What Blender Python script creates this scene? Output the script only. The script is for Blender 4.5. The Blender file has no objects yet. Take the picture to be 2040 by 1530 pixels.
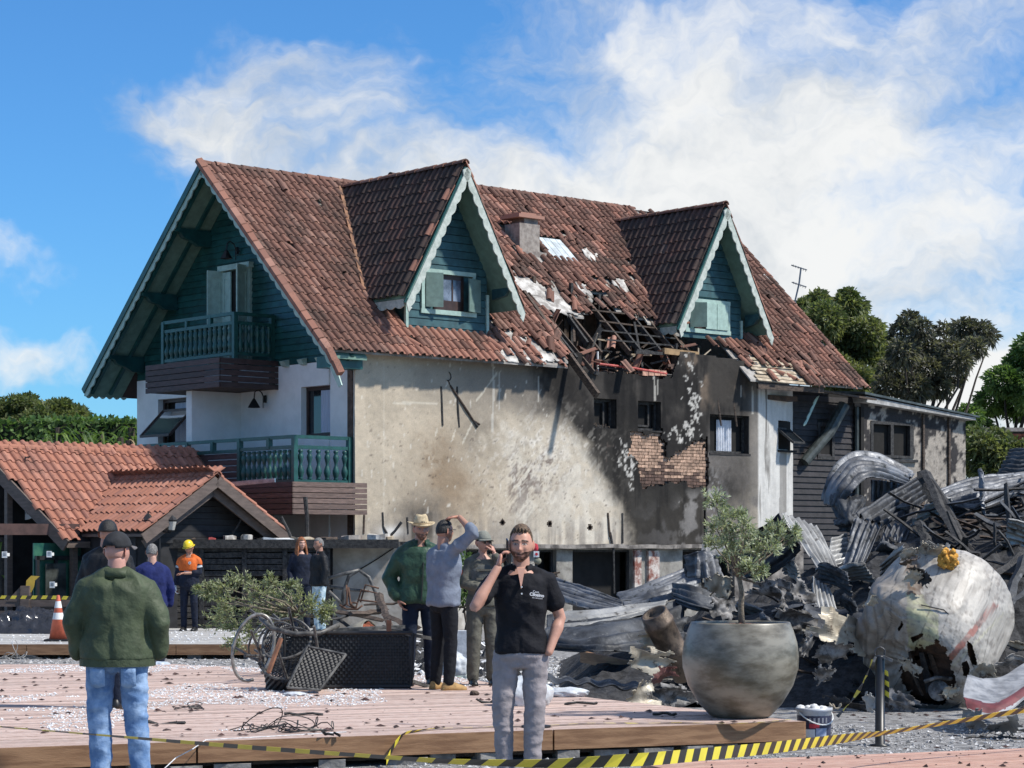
import bpy, bmesh, math, random
import numpy as np
from mathutils import Vector, Matrix, noise as mnoise
random.seed(7)
rng = np.random.default_rng(11)
sc = bpy.context.scene
col = sc.collection
R = math.radians
# ------------------------------------------------------------------ camera
cd = bpy.data.cameras.new('camera'); cam = bpy.data.objects.new('camera', cd); col.objects.link(cam)
cam.location = (0, 0, 1.72); cam.rotation_euler = (R(90), 0, 0)
cd.sensor_width = 36; cd.lens = 4400 / 2040 * 36; cd.shift_y = (1085 - 765) / 2040
cd.clip_start = .1; cd.clip_end = 4000
sc.camera = cam
sc.render.resolution_x = 1024; sc.render.resolution_y = 768
# ------------------------------------------------------------------ light and sky
SUN_AZ, SUN_EL = 74, 50          # degrees right of the view's back, elevation
sd = Vector((math.sin(R(SUN_AZ)) * math.cos(R(SUN_EL)), -math.cos(R(SUN_AZ)) * math.cos(R(SUN_EL)), math.sin(R(SUN_EL))))
sl = bpy.data.lights.new('sun', 'SUN'); sl.energy = 3.1; sl.angle = R(3.0); sl.color = (1, .95, .87)
so = bpy.data.objects.new('sun', sl); col.objects.link(so); so.location = (30, -30, 60)
so.rotation_euler = sd.to_track_quat('Z', 'Y').to_euler()
vs = sc.view_settings; vs.view_transform = 'Standard'; vs.look = 'None'; vs.gamma = 1; vs.exposure = .80
w = bpy.data.worlds.new('World'); sc.world = w; w.use_nodes = True

def N(nt, typ, ins=None, **kw):
    n = nt.nodes.new(typ)
    for k, val in kw.items(): setattr(n, k, val)
    for k, val in (ins or {}).items():
        s = n.inputs[k]
        if hasattr(val, 'outputs'): nt.links.new(val.outputs[0], s)
        elif isinstance(val, bpy.types.NodeSocket): nt.links.new(val, s)
        else: s.default_value = val
    return n
def MATH(nt, op, a, b=0., c=None, clamp=False):
    ins = {0: a, 1: b}
    if c is not None: ins[2] = c
    return N(nt, 'ShaderNodeMath', ins, operation=op, use_clamp=clamp)
def SMOOTH(nt, x, a, b):
    return N(nt, 'ShaderNodeMapRange', {0: x, 1: a, 2: b, 3: 0., 4: 1.}, interpolation_type='SMOOTHSTEP')
def MIX(nt, f, a, b, blend='MIX'):
    n = N(nt, 'ShaderNodeMix', data_type='RGBA', blend_type=blend)
    for i, val in ((0, f), (6, a), (7, b)):
        s = n.inputs[i]
        if hasattr(val, 'outputs'): nt.links.new(val.outputs[2] if val.bl_idname == 'ShaderNodeMix' else val.outputs[0], s)
        elif isinstance(val, bpy.types.NodeSocket): nt.links.new(val, s)
        else: s.default_value = (*val, 1) if i > 0 and len(val) == 3 else val
    return n
nt = w.node_tree; nt.nodes.clear()
sky = N(nt, 'ShaderNodeTexSky', sky_type='NISHITA', sun_disc=False, sun_elevation=R(SUN_EL), sun_rotation=R(180 - SUN_AZ), air_density=1.0, dust_density=.3, ozone_density=3.0)
tc = N(nt, 'ShaderNodeTexCoord'); D = tc.outputs['Generated']
sp = N(nt, 'ShaderNodeSeparateXYZ', {0: D})
X, Y, Z = sp.outputs
# cloud field over the whole dome: a broad bank with a few lobes, broken up by noise everywhere
warp = N(nt, 'ShaderNodeTexNoise', {'Vector': D, 'Scale': 9., 'Detail': 5., 'Roughness': .6})
wv = N(nt, 'ShaderNodeVectorMath', {0: warp.outputs['Color'], 1: (.5, .5, .5)}, operation='SUBTRACT')
wv2 = N(nt, 'ShaderNodeVectorMath', {0: wv, 'Scale': .13}, operation='SCALE')
dv = N(nt, 'ShaderNodeVectorMath', {0: D, 1: wv2}, operation='ADD')
st = N(nt, 'ShaderNodeMapping', {'Vector': dv, 'Rotation': (0, R(28), 0), 'Scale': (.75, 1, 1.5)})
n1 = N(nt, 'ShaderNodeTexNoise', {'Vector': st, 'Scale': 9., 'Detail': 10., 'Roughness': .58})
n2 = N(nt, 'ShaderNodeTexNoise', {'Vector': st, 'Scale': 30., 'Detail': 8., 'Roughness': .62})
WX, WY, WZ = N(nt, 'ShaderNodeSeparateXYZ', {0: dv}).outputs
bias = None
for x0, z0, rx, rz, wt in ((-.090, .190, .085, .046, .92), (.115, .150, .185, .098, 1.15), (-.01, .165, .12, .045, .9), (-.212, .118, .05, .018, .66), (-.215, .083, .05, .016, .7), (.22, .06, .25, .05, 1.)):
    a = MATH(nt, 'DIVIDE', MATH(nt, 'SUBTRACT', WX, x0), rx); c = MATH(nt, 'DIVIDE', MATH(nt, 'SUBTRACT', WZ, z0), rz)
    q = MATH(nt, 'SQRT', MATH(nt, 'ADD', MATH(nt, 'MULTIPLY', a, a), MATH(nt, 'MULTIPLY', c, c)))
    q = MATH(nt, 'MULTIPLY', N(nt, 'ShaderNodeMapRange', {0: q, 1: .15, 2: 1.5, 3: 1., 4: 0.}), wt)
    bias = q if bias is None else MATH(nt, 'MAXIMUM', bias, q)
hi = MATH(nt, 'MULTIPLY', SMOOTH(nt, WZ, .30, .55), .62)          # broken cloud overhead, out of view, added for more fill light
bias = MATH(nt, 'MAXIMUM', bias, hi)
dens = MATH(nt, 'ADD', MATH(nt, 'MULTIPLY', n1, 1.25), MATH(nt, 'MULTIPLY_ADD', bias, .80, -1.05))
dens = MATH(nt, 'ADD', dens, MATH(nt, 'MULTIPLY_ADD', n2, .46, -.23))
mask = SMOOTH(nt, dens, -.16, .44)
n3 = N(nt, 'ShaderNodeTexNoise', {'Vector': st, 'Scale': 9.5, 'Detail': 6., 'Roughness': .55, 'W': 3.}, noise_dimensions='4D')
shade = SMOOTH(nt, MATH(nt, 'ADD', n3, MATH(nt, 'MULTIPLY_ADD', n2, .25, -.125)), .36, .60)
ccol = MIX(nt, shade, (.355, .38, .405), (.535, .537, .53))
skyc = N(nt, 'ShaderNodeVectorMath', {0: sky, 1: (.030, .060, .088)}, operation='MULTIPLY')
mfac = MATH(nt, 'MULTIPLY', mask, .97)
final = MIX(nt, mfac, skyc.outputs[0], ccol)
bg = N(nt, 'ShaderNodeBackground', {'Strength': 1.0}); nt.links.new(final.outputs[2], bg.inputs[0])
out = N(nt, 'ShaderNodeOutputWorld', {0: bg})

# ------------------------------------------------------------------ materials
MATS = {}
def mat(name, c, rough=.8, var=.2, scale=6., bump=0., bscale=None, metal=0., c2=None, stretch=(1, 1, 1), detail=5., spec=.5, obj=False, rand=0., trans=0., lo=.35, hi=.65, coat=0.):
    """Procedural material: colour broken up by noise in world (or object) space, optional bump."""
    if name in MATS: return MATS[name]
    m = bpy.data.materials.new(name); m.use_nodes = True; nt = m.node_tree
    b = nt.nodes['Principled BSDF']; b.inputs['Roughness'].default_value = rough; b.inputs['Metallic'].default_value = metal
    b.inputs['Specular IOR Level'].default_value = spec
    if coat: b.inputs['Coat Weight'].default_value = coat
    if obj: P = N(nt, 'ShaderNodeTexCoord').outputs['Object']
    else: P = N(nt, 'ShaderNodeNewGeometry').outputs['Position']
    if stretch != (1, 1, 1): P = N(nt, 'ShaderNodeVectorMath', {0: P, 1: stretch}, operation='MULTIPLY').outputs[0]
    n = N(nt, 'ShaderNodeTexNoise', {'Vector': P, 'Scale': scale, 'Detail': detail, 'Roughness': .62})
    f = SMOOTH(nt, n.outputs[0], lo, hi)
    if c2 is None: c2 = tuple(min(1, x * (1 + var)) for x in c); c1 = tuple(x * (1 - var) for x in c)
    else: c1 = c
    cm = MIX(nt, f, c1, c2)
    if rand:
        r = N(nt, 'ShaderNodeObjectInfo').outputs['Random']; g = N(nt, 'ShaderNodeNewGeometry').outputs['Random Per Island']
        rr = MATH(nt, 'FRACT', MATH(nt, 'ADD', r, g))
        br = MATH(nt, 'MULTIPLY_ADD', rr, 2 * rand, 1 - rand)
        cc = N(nt, 'ShaderNodeVectorMath', {0: cm.outputs[2], 1: br}, operation='MULTIPLY'); nt.links.new(cc.outputs[0], b.inputs['Base Color'])
    else: nt.links.new(cm.outputs[2], b.inputs['Base Color'])
    if bump:
        n4 = N(nt, 'ShaderNodeTexNoise', {'Vector': P, 'Scale': bscale or scale * 4, 'Detail': 4.})
        bp = N(nt, 'ShaderNodeBump', {'Height': n4.outputs[0], 'Strength': bump, 'Distance': .02}); nt.links.new(bp.outputs[0], b.inputs['Normal'])
    if trans:
        b.inputs['Transmission Weight'].default_value = trans
    MATS[name] = m
    return m
def tile_mat(name, cols, lichen, lich=.5, lscale=1.2):
    m = bpy.data.materials.new(name); m.use_nodes = True; nt = m.node_tree; b = nt.nodes['Principled BSDF']
    b.inputs['Roughness'].default_value = .85; b.inputs['Specular IOR Level'].default_value = .25
    geo = N(nt, 'ShaderNodeNewGeometry'); P = geo.outputs['Position']
    rr = MATH(nt, 'FRACT', MATH(nt, 'ADD', N(nt, 'ShaderNodeObjectInfo').outputs['Random'], geo.outputs['Random Per Island']))
    ramp = N(nt, 'ShaderNodeValToRGB', {0: rr}); el = ramp.color_ramp.elements
    for i, c in enumerate(cols):
        e = el[i] if i < 2 else el.new(i / (len(cols) - 1))
        e.position = i / (len(cols) - 1); e.color = (*c, 1)
    big = N(nt, 'ShaderNodeTexNoise', {'Vector': P, 'Scale': lscale, 'Detail': 4.})
    fine = N(nt, 'ShaderNodeTexNoise', {'Vector': P, 'Scale': 26., 'Detail': 5., 'Roughness': .7})
    s = MATH(nt, 'ADD', MATH(nt, 'MULTIPLY', big, .55), MATH(nt, 'MULTIPLY', fine, .45))
    f = SMOOTH(nt, s, 1 - lich - .1, 1 - lich + .1)
    c = MIX(nt, MATH(nt, 'MULTIPLY', f, .85), ramp.outputs[0], lichen)
    nt.links.new(c.outputs[2], b.inputs['Base Color'])
    bp = N(nt, 'ShaderNodeBump', {'Height': fine, 'Strength': .35, 'Distance': .01}); nt.links.new(bp.outputs[0], b.inputs['Normal'])
    return m
def attr_mat(name, rough=.9, var=.16, scale=22., bump=.25, bscale=60., spec=.3, metal=0.):
    """Material that takes its colour from the mesh's own colour map (attribute 'Col') with fine noise."""
    m = bpy.data.materials.new(name); m.use_nodes = True; nt = m.node_tree; b = nt.nodes['Principled BSDF']
    b.inputs['Roughness'].default_value = rough; b.inputs['Specular IOR Level'].default_value = spec; b.inputs['Metallic'].default_value = metal
    a = N(nt, 'ShaderNodeVertexColor', layer_name='Col')
    P = N(nt, 'ShaderNodeNewGeometry').outputs['Position']
    n = N(nt, 'ShaderNodeTexNoise', {'Vector': P, 'Scale': scale, 'Detail': 6., 'Roughness': .7})
    f = N(nt, 'ShaderNodeMapRange', {0: n.outputs[0], 1: .3, 2: .7, 3: 1 - var, 4: 1 + var})
    c = N(nt, 'ShaderNodeVectorMath', {0: a.outputs[0], 1: f.outputs[0]}, operation='MULTIPLY')
    nt.links.new(c.outputs[0], b.inputs['Base Color'])
    n4 = N(nt, 'ShaderNodeTexNoise', {'Vector': P, 'Scale': bscale, 'Detail': 3.})
    bp = N(nt, 'ShaderNodeBump', {'Height': n4.outputs[0], 'Strength': bump, 'Distance': .01}); nt.links.new(bp.outputs[0], b.inputs['Normal'])
    return m

# ------------------------------------------------------------------ geometry helpers
def V(*a): return Vector(a)
class MB:
    """collects shapes, then links them as ONE mesh object"""
    def __init__(s): s.v = []; s.f = []
    def add(s, vs, fs):
        o = len(s.v); s.v += [tuple(p) for p in vs]; s.f += [tuple(i + o for i in f) for f in fs]; return s
    def box(s, lo, hi, M=None):
        (a, b, c), (d, e, f) = lo, hi
        vs = [V(a, b, c), V(d, b, c), V(d, e, c), V(a, e, c), V(a, b, f), V(d, b, f), V(d, e, f), V(a, e, f)]
        if M is not None: vs = [M @ p for p in vs]
        return s.add(vs, [(0, 3, 2, 1), (4, 5, 6, 7), (0, 1, 5, 4), (1, 2, 6, 5), (2, 3, 7, 6), (3, 0, 4, 7)])
    def beam(s, p, q, wd, h, up=(0, 0, 1), taper=1.):
        p = V(*p); q = V(*q); d = (q - p).normalized(); u = V(*up)
        if abs(d.dot(u)) > .98: u = V(1, 0, 0)
        x = d.cross(u).normalized(); z = x.cross(d).normalized()
        vs = []
        for c, k in ((p, 1.), (q, taper)):
            for a, b in ((-1, -1), (1, -1), (1, 1), (-1, 1)): vs.append(c + x * (a * wd / 2 * k) + z * (b * h / 2 * k))
        return s.add(vs, [(0, 1, 2, 3), (7, 6, 5, 4), (0, 4, 5, 1), (1, 5, 6, 2), (2, 6, 7, 3), (3, 7, 4, 0)])
    def tube(s, pts, r, n=6, caps=True, sx=1., flat=None):
        pts = [V(*p) for p in pts]; m = len(pts)
        rs = r if isinstance(r, (list, tuple)) else [r] * m
        t = [(pts[min(i + 1, m - 1)] - pts[max(i - 1, 0)]).normalized() for i in range(m)]
        up = V(0, 0, 1) if abs(t[0].z) < .9 else V(1, 0, 0)
        x = t[0].cross(up).normalized(); vs = []
        for i in range(m):
            x = (x - t[i] * x.dot(t[i])).normalized(); y = t[i].cross(x)
            for k in range(n):
                a = 2 * math.pi * k / n; vs.append(pts[i] + (x * math.cos(a) + y * math.sin(a) * sx) * rs[i])
        fs = [(i * n + k, i * n + (k + 1) % n, (i + 1) * n + (k + 1) % n, (i + 1) * n + k) for i in range(m - 1) for k in range(n)]
        if caps: fs += [tuple(range(n - 1, -1, -1)), tuple((m - 1) * n + k for k in range(n))]
        return s.add(vs, fs)
    def lathe(s, prof, n=16, c=(0, 0, 0), M=None, caps=True):
        vs = [V(c[0] + r * math.cos(2 * math.pi * k / n), c[1] + r * math.sin(2 * math.pi * k / n), c[2] + z) for r, z in prof for k in range(n)]
        if M is not None: vs = [M @ p for p in vs]
        m = len(prof)
        fs = [(i * n + k, i * n + (k + 1) % n, (i + 1) * n + (k + 1) % n, (i + 1) * n + k) for i in range(m - 1) for k in range(n)]
        if caps: fs += [tuple(range(n - 1, -1, -1)), tuple((m - 1) * n + k for k in range(n))]
        return s.add(vs, fs)
    def prism(s, poly, d):
        """closed polygon (3D points) pushed along d"""
        n = len(poly); d = V(*d); a = [V(*p) for p in poly]; b = [p + d for p in a]
        return s.add(a + b, [tuple(range(n - 1, -1, -1)), tuple(range(n, 2 * n))] + [(i, (i + 1) % n, n + (i + 1) % n, n + i) for i in range(n)])
    def grid(s, P, closed=False):
        """P: array (m,n,3)"""
        m, n = P.shape[:2]
        fs = [(i * n + j, i * n + j + 1, (i + 1) * n + j + 1, (i + 1) * n + j) for i in range(m - 1) for j in range(n - 1)]
        return s.add(P.reshape(-1, 3).tolist(), fs)
    def mesh(s, name, m, smooth=False):
        me = bpy.data.meshes.new(name); me.from_pydata(s.v, [], s.f); me.update()
        if m is not None: me.materials.append(m)
        if smooth: me.polygons.foreach_set('use_smooth', [True] * len(me.polygons))
        return me
    def build(s, name, m, parent=None, smooth=False, loc=None, M=None):
        return link(name, s.mesh(name, m, smooth), parent, loc, M)
def link(name, me, parent=None, loc=None, M=None):
    o = bpy.data.objects.new(name, me); col.objects.link(o)
    if parent is not None: o.parent = parent
    if M is not None: o.matrix_local = M if parent is not None else M
    elif loc is not None: o.location = loc
    return o
def tag(o, label=None, cat=None, group=None, kind=None):
    if label: o['label'] = label
    if cat: o['category'] = cat
    if group: o['group'] = group
    if kind: o['kind'] = kind
    return o
def thing(name, loc, label, cat, group=None, rz=0.):
    o = bpy.data.objects.new(name, None); col.objects.link(o); o.location = loc; o.rotation_euler = (0, 0, rz); o.empty_display_size = .2
    return tag(o, label, cat, group)
def at(px, py, Yd):
    """point of the place seen at photo pixel px,py when it stands Yd metres away"""
    return V((px - 1020) / 4400 * Yd, Yd, 1.72 - (py - 1085) / 4400 * Yd)
def on(px, py, z):
    """point of the plane at height z seen at photo pixel px,py"""
    return at(px, py, (1.72 - z) * 4400 / (py - 1085))
# value noise in numpy
_tab = rng.random(65536)
def vnoise(x, y, seed=0):
    xi = np.floor(x).astype(int); yi = np.floor(y).astype(int); fx = x - xi; fy = y - yi
    fx = fx * fx * (3 - 2 * fx); fy = fy * fy * (3 - 2 * fy)
    h = lambda a, b: _tab[((a * 73856093) ^ (b * 19349663) ^ (seed * 83492791)) & 65535]
    return (h(xi, yi) * (1 - fx) + h(xi + 1, yi) * fx) * (1 - fy) + (h(xi, yi + 1) * (1 - fx) + h(xi + 1, yi + 1) * fx) * fy
def fbm(x, y, s=1., o=4, seed=0):
    x = np.asarray(x, float) * s; y = np.asarray(y, float) * s; t = 0; a = 1.; n = 0
    for i in range(o): t = t + a * vnoise(x, y, seed + i); n += a; a *= .55; x = x * 2.03 + 17.3; y = y * 2.03 - 9.1
    return t / n
def sstep(a, b, x):
    t = np.clip((x - a) / (b - a), 0, 1); return t * t * (3 - 2 * t)
def inpoly(x, y, poly):
    x = np.asarray(x, float); y = np.asarray(y, float); r = np.zeros(x.shape, bool); n = len(poly)
    for i in range(n):
        (x1, y1), (x2, y2) = poly[i], poly[(i + 1) % n]
        if y1 == y2: continue
        r ^= ((y1 > y) != (y2 > y)) & (x < (x2 - x1) * (y - y1) / (y2 - y1) + x1)
    return r
def set_col(me, cols):
    a = me.color_attributes.new('Col', 'FLOAT_COLOR', 'POINT'); c = np.ones((len(me.vertices), 4), np.float32); c[:, :3] = cols
    a.data.foreach_set('color', c.ravel())
def frame(o, ex, ey):
    ex = V(*ex).normalized(); ey = V(*ey).normalized(); ez = ex.cross(ey)
    return Matrix(((ex.x, ey.x, ez.x, o[0]), (ex.y, ey.y, ez.y, o[1]), (ex.z, ey.z, ez.z, o[2]), (0, 0, 0, 1)))
def modmesh(o, name=None):
    """bake an object's modifiers into a fresh mesh"""
    dg = bpy.context.evaluated_depsgraph_get(); dg.update()
    me = bpy.data.meshes.new_from_object(o.evaluated_get(dg)); old = o.data; o.modifiers.clear(); o.data = me; bpy.data.meshes.remove(old)
    return o
# shared palette
m_char = mat('charred wood', (.012, .012, .013), .8, scale=14, bump=.6, c2=(.05, .048, .046))
m_charbr = mat('scorched brown wood', (.035, .024, .018), .8, scale=9, bump=.4, c2=(.10, .07, .05), stretch=(1, 1, 3))
m_darkwood = mat('dark brown stained boards', (.055, .032, .030), .62, .35, 5, .2, 40, stretch=(1, 1, 8), rand=.22)
m_sunlitwood = mat('boards with painted sunlight', (.15, .10, .082), .7, .25, 5, .2, 40, stretch=(1, 1, 8), rand=.15)  # lighter copy of the dark boards, sunlight put into the colour
m_green = mat('dark green paint', (.012, .064, .058), .38, .25, 4, .08, 30, rand=.18)
m_greenrail = mat('green rail paint', (.016, .074, .066), .4, .2, 6, rand=.08)
m_mint = mat('pale mint paint', (.33, .455, .40), .55, .12, 7, .1, 30)
m_mintw = mat('weathered pale paint', (.36, .40, .35), .7, scale=9, c2=(.52, .55, .49), bump=.15)
m_soffit = mat('soffit green boards', (.14, .235, .185), .7, .14, 5, stretch=(1, 1, 1))
m_white = mat('white plaster', (.70, .71, .70), .9, .05, 3, .2, 50)
m_glass = mat('dark window glass', (.012, .016, .02), .06, .3, 2, spec=.8)
m_black = mat('dark interior', (.012, .011, .010), .95, .3, 3)
m_iron = mat('black iron', (.012, .012, .013), .5, .3, 9)
m_curtain = mat('pale blue curtain', (.42, .47, .56), .9, .12, 10, stretch=(8, 8, .3))
m_brownframe = mat('brown window frame', (.045, .023, .018), .5, .25, 8)
# ------------------------------------------------------------------ roof tiles
def tile_mesh(name, m, wd=.2, ln=.40, h=.056):
    xs = [0, .02, .045, .07, .095, .115, .13, .165, .2]
    zs = [0, .62, .95, 1., .85, .5, .05, -.12, 0]
    b = MB(); k = wd / .2; n = len(xs)
    bot = [V(x * k, 0, z * h + .026) for x, z in zip(xs, zs)]; top = [V(x * k * .97, ln, z * h * .9) for x, z in zip(xs, zs)]
    lip = [V(p.x, 0, p.z - .018) for p in bot]
    b.add(bot + top, [(i, i + 1, n + i + 1, n + i) for i in range(n - 1)])
    b.add(lip + bot, [(i, i + 1, n + i + 1, n + i) for i in range(n - 1)])
    b.add([bot[-1], top[-1], top[-1] - V(0, 0, .015), lip[-1]], [(0, 1, 2, 3)])
    b.add([bot[0], top[0], top[0] - V(0, 0, .015), lip[0]], [(3, 2, 1, 0)])
    return b.mesh(name, m)
def merge(name, me, mats, parent, kind='stuff'):
    n = len(me.vertices); co = np.empty(n * 3, np.float32); me.vertices.foreach_get('co', co); co = co.reshape(-1, 3)
    A = np.array([[list(r) for r in M] for M in mats])
    P = np.einsum('kij,nj->kni', A[:, :3, :3], co) + A[:, None, :3, 3]
    fs = [tuple(p.vertices) for p in me.polygons]; fa = []
    for k in range(len(mats)): o = k * n; fa += [tuple(i + o for i in f) for f in fs]
    nm = bpy.data.meshes.new(name); nm.from_pydata(P.reshape(-1, 3).tolist(), [], fa); nm.materials.append(me.materials[0])
    o = link(name, nm, parent); o['kind'] = kind
    return o
def tile_plane(o, ex, ey, W, L, wd, ex_l, keep, jit=.012, bad=None):
    """matrices of the tiles that cover a W x L slope; o = lower left corner, ey runs up the slope"""
    r = []; Fm = frame(o, ex, ey)
    for j in range(int(L / ex_l) + 1):
        for i in range(int(W / wd) + 1):
            x, y = i * wd, j * ex_l
            if x + wd > W + .05: continue
            p = Fm @ V(x + wd / 2, y + ex_l / 2, 0)
            if not keep(p): continue
            dx, dy, a, tz = random.gauss(0, jit * .4), random.gauss(0, jit), random.gauss(0, .008), random.uniform(0, .004)
            tx = 0.
            if bad:
                q = bad(p)
                if q > random.random(): dy -= random.uniform(0, .12); a += random.gauss(0, .12); dx += random.gauss(0, .03); tz += random.uniform(0, .03); tx = random.gauss(0, .05)
            r.append(Fm @ Matrix.Translation((x + dx, y + dy, .03 + tz)) @ Matrix.Rotation(a, 4, 'Z') @ Matrix.Rotation(tx, 4, 'X'))
    return r
def plank_poly(z0, z1, y0, y1, fn=None):
    return None
def barge(b, p, q, up, th, wd=.2, sc_len=.3, amp=.05, top=0.):
    """scalloped verge board from p to q; up = direction across the board, th = thickness vector"""
    p = V(*p); q = V(*q); up = V(*up).normalized(); L = (q - p).length; n = max(2, int(L / sc_len)) * 6; d = (q - p) / n; th = V(*th)
    a = []; c = []
    for i in range(n + 1):
        s = abs(math.sin(math.pi * i / 6)); a.append(p + d * i + up * top); c.append(p + d * i - up * (wd + amp * (s - .5)))
    m = n + 1; vs = a + c + [x + th for x in a] + [x + th for x in c]; fs = []
    for i in range(n):
        fs += [(i, i + 1, m + i + 1, m + i), (2 * m + i, 3 * m + i, 3 * m + i + 1, 2 * m + i + 1), (i, 2 * m + i, 2 * m + i + 1, i + 1), (m + i, m + i + 1, 3 * m + i + 1, 3 * m + i)]
    fs += [(0, m, 3 * m, 2 * m), (n, 2 * m + n, 3 * m + n, m + n)]
    b.add(vs, fs)
def holed(a0, a1, b0, b1, holes):
    """split a rectangle round its openings -> list of rectangles"""
    A = sorted({a0, a1, *[h[0] for h in holes], *[h[1] for h in holes]}); B = sorted({b0, b1, *[h[2] for h in holes], *[h[3] for h in holes]}); r = []
    for i in range(len(A) - 1):
        run = None
        for j in range(len(B) - 1):
            ca, cb = (A[i] + A[i + 1]) / 2, (B[j] + B[j + 1]) / 2
            if any(h[0] < ca < h[1] and h[2] < cb < h[3] for h in holes):
                if run: r.append(run); run = None
            else: run = (A[i], A[i + 1], run[2] if run else B[j], B[j + 1])
        if run: r.append(run)
    return r
m_tile = tile_mat('weathered clay tile', [(.115, .060, .045), (.165, .084, .062), (.22, .112, .082), (.135, .07, .054), (.28, .16, .122)], (.060, .046, .038), .45, 1.0)
m_tiledk = tile_mat('shade darkened lichen tile', [(.075, .044, .038), (.105, .058, .048), (.08, .05, .045), (.14, .07, .055), (.12, .09, .08)], (.042, .034, .031), .54, 1.4)  # lichened tile, darker: shade of the dormers' left slopes put into the colour
m_tilelt = tile_mat('clean clay tile', [(.26, .125, .09), (.32, .155, .11), (.23, .115, .085), (.37, .20, .15)], (.13, .075, .058), .38, 1.2)
m_brick = mat('salmon brick', (.36, .235, .165), .9, .35, 12, .3, 60, rand=.28)
m_foil = mat('torn white underlay', (.22, .20, .18), .75, scale=4, c2=(.58, .56, .52), bump=.8, bscale=14)
m_board = mat('bare roof boards', (.28, .22, .15), .85, scale=4, c2=(.50, .42, .31), bump=.3, stretch=(1, 1, 1))
m_attic = mat('attic panel wood', (.06, .035, .022), .85, .45, 4)

HZ = R(41)
house = thing('chalet_house', (-3.29, 46.0, 0), 'three storey alpine style house with green gable, tiled roof and burnt, torn open front', 'house', rz=HZ)
EZ, SL = 5.7, .934                 # eave height and slope of the roof
def roof_z(y): return EZ + SL * (y + .43)
cosr = 1 / math.sqrt(1 + SL * SL); ys = V(0, cosr, SL * cosr); yn = V(0, -SL * cosr, cosr)
HOLE = [(6.35, .95), (6.75, 1.15), (7.3, 1.02), (7.75, 1.25), (8.15, 1.55), (8.5, 1.85), (8.8, 1.75), (8.75, 1.35), (9.25, 1.25), (9.7, 1.0), (10.2, .95), (10.4, .3), (10.4, -.6), (5.6, -.6), (5.9, .2)]
FOIL = [(5.9, 1.75), (6.3, 2.1), (6.75, 1.9), (7.2, 1.6), (7.45, 1.1), (6.75, 1.05), (6.3, .95), (6.1, 1.4)]
BROK = [(3.75, -.6), (3.75, .05), (4.2, .3), (4.9, .5), (5.2, .2), (5.6, -.1), (5.7, -.6)]
LOSTR = [(10.2, .9), (10.2, -.6), (14.2, -.6), (13.7, -.05), (12.7, .15), (12.2, .12), (11.7, .42), (11.2, .55), (10.9, .9)]
D1 = dict(xc=2.7, yf=-.42, ya=.25, za=9.87, half=1.62, ze=6.97, fh=1.13)
D2 = dict(xc=11.5, yf=.25, ya=.78, za=9.95, half=1.62, ze=7.02, fh=1.05)
def under_dormer(x, y, z):
    for d in (D1, D2):
        ax = abs(x - d['xc']); sl = (d['za'] - d['ze']) / d['half']
        if ax < d['half'] and y > d['yf'] + .3 and d['za'] - ax * sl > z + .08 and z > d['ze'] - .1: return True
        if ax < d['fh'] and y > d['ya'] - .06 and z < d['ze'] + .3: return True
    return False
def chim(x, y): return 7.02 < x < 7.8 and 2.75 < y < 3.5
def keep_main(p):
    x, y, z = p
    if under_dormer(x, y, z): return False
    if chim(x, y) or (7.95 < x < 8.75 and 2.62 < y < 3.3): return False
    if y > (4.28 if x < 4.6 else 4.68) or (x > 12.55 and y > 4.45 and random.random() < .3): return False
    jx, jy = x + random.gauss(0, .05), y + random.gauss(0, .07)
    if inpoly(jx, jy, HOLE) or inpoly(jx, jy, FOIL): return False
    if inpoly(jx, jy, BROK): return random.random() < .35
    if inpoly(jx, jy, LOSTR): return random.random() < (.16 if x > 11.8 else 0.)
    if 6 < x < 10.3 and .8 < y < 2.6 and random.random() < .10: return False
    if 6 < x < 13.5 and random.random() < .012: return False
    return True
def bad_main(p):
    x, y = p.x, p.y; q = .02
    if x > 5: q += .10
    if (3.7 < x < 6.2 and y < .6): q += .6
    if 6 < x < 10.5 and y < 2.3: q += .22
    if 11.2 < x < 14.4 and y < 1.0: q += .4
    return q
m_sheath = mat('roof underlay', (.17, .155, .14), .9, scale=4, c2=(.36, .34, .31), bump=.4, bscale=10)
# roof deck (front slope with its hole, rear slope, right part 0.4 m higher)
b = MB(); g = .13
for i in range(int(16.85 / g)):
    for j in range(int(5.15 / g)):
        x0 = -.965 + i * g; y0 = -.40 + j * g; cx, cy = x0 + g / 2, y0 + g / 2
        if cy > (4.28 if x0 < 4.6 else 4.68): continue
        if inpoly(cx, cy, HOLE): continue
        if 10.2 < cx < 11.6 and cy < .75: continue
        a = [V(x, y, roof_z(y) - .015) for x, y in ((x0, y0), (x0 + g, y0), (x0 + g, y0 + g), (x0, y0 + g))]
        c = [p - V(0, 0, .05) for p in a]
        b.add(a + c, [(0, 1, 2, 3), (7, 6, 5, 4), (0, 4, 5, 1), (1, 5, 6, 2), (2, 6, 7, 3), (3, 7, 4, 0)])
roof = b.build('roof', m_sheath, house)
b = MB()
for (xa, xb, ym) in ((-.965, 4.6, 4.28), (4.6, 15.87, 4.71)):
    zt = roof_z(ym); ye = ym + 5.07
    b.prism([(xa, ym, zt), (xa, ye, zt - SL * 5.07), (xa, ye, zt - SL * 5.07 - .12), (xa, ym, zt - .12)], (xb - xa, 0, 0))
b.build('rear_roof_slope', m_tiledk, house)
me_tile = tile_mesh('tile', m_tile); me_tilelt = tile_mesh('tile', m_tilelt); me_tiledk = tile_mesh('tile', m_tiledk)
L_sl = 5.15 / cosr
T = tile_plane((-1.0, -.47, EZ - .03), (1, 0, 0), ys, 16.95, L_sl, .2, .305, keep_main, bad=bad_main)
ALL = []
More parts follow.
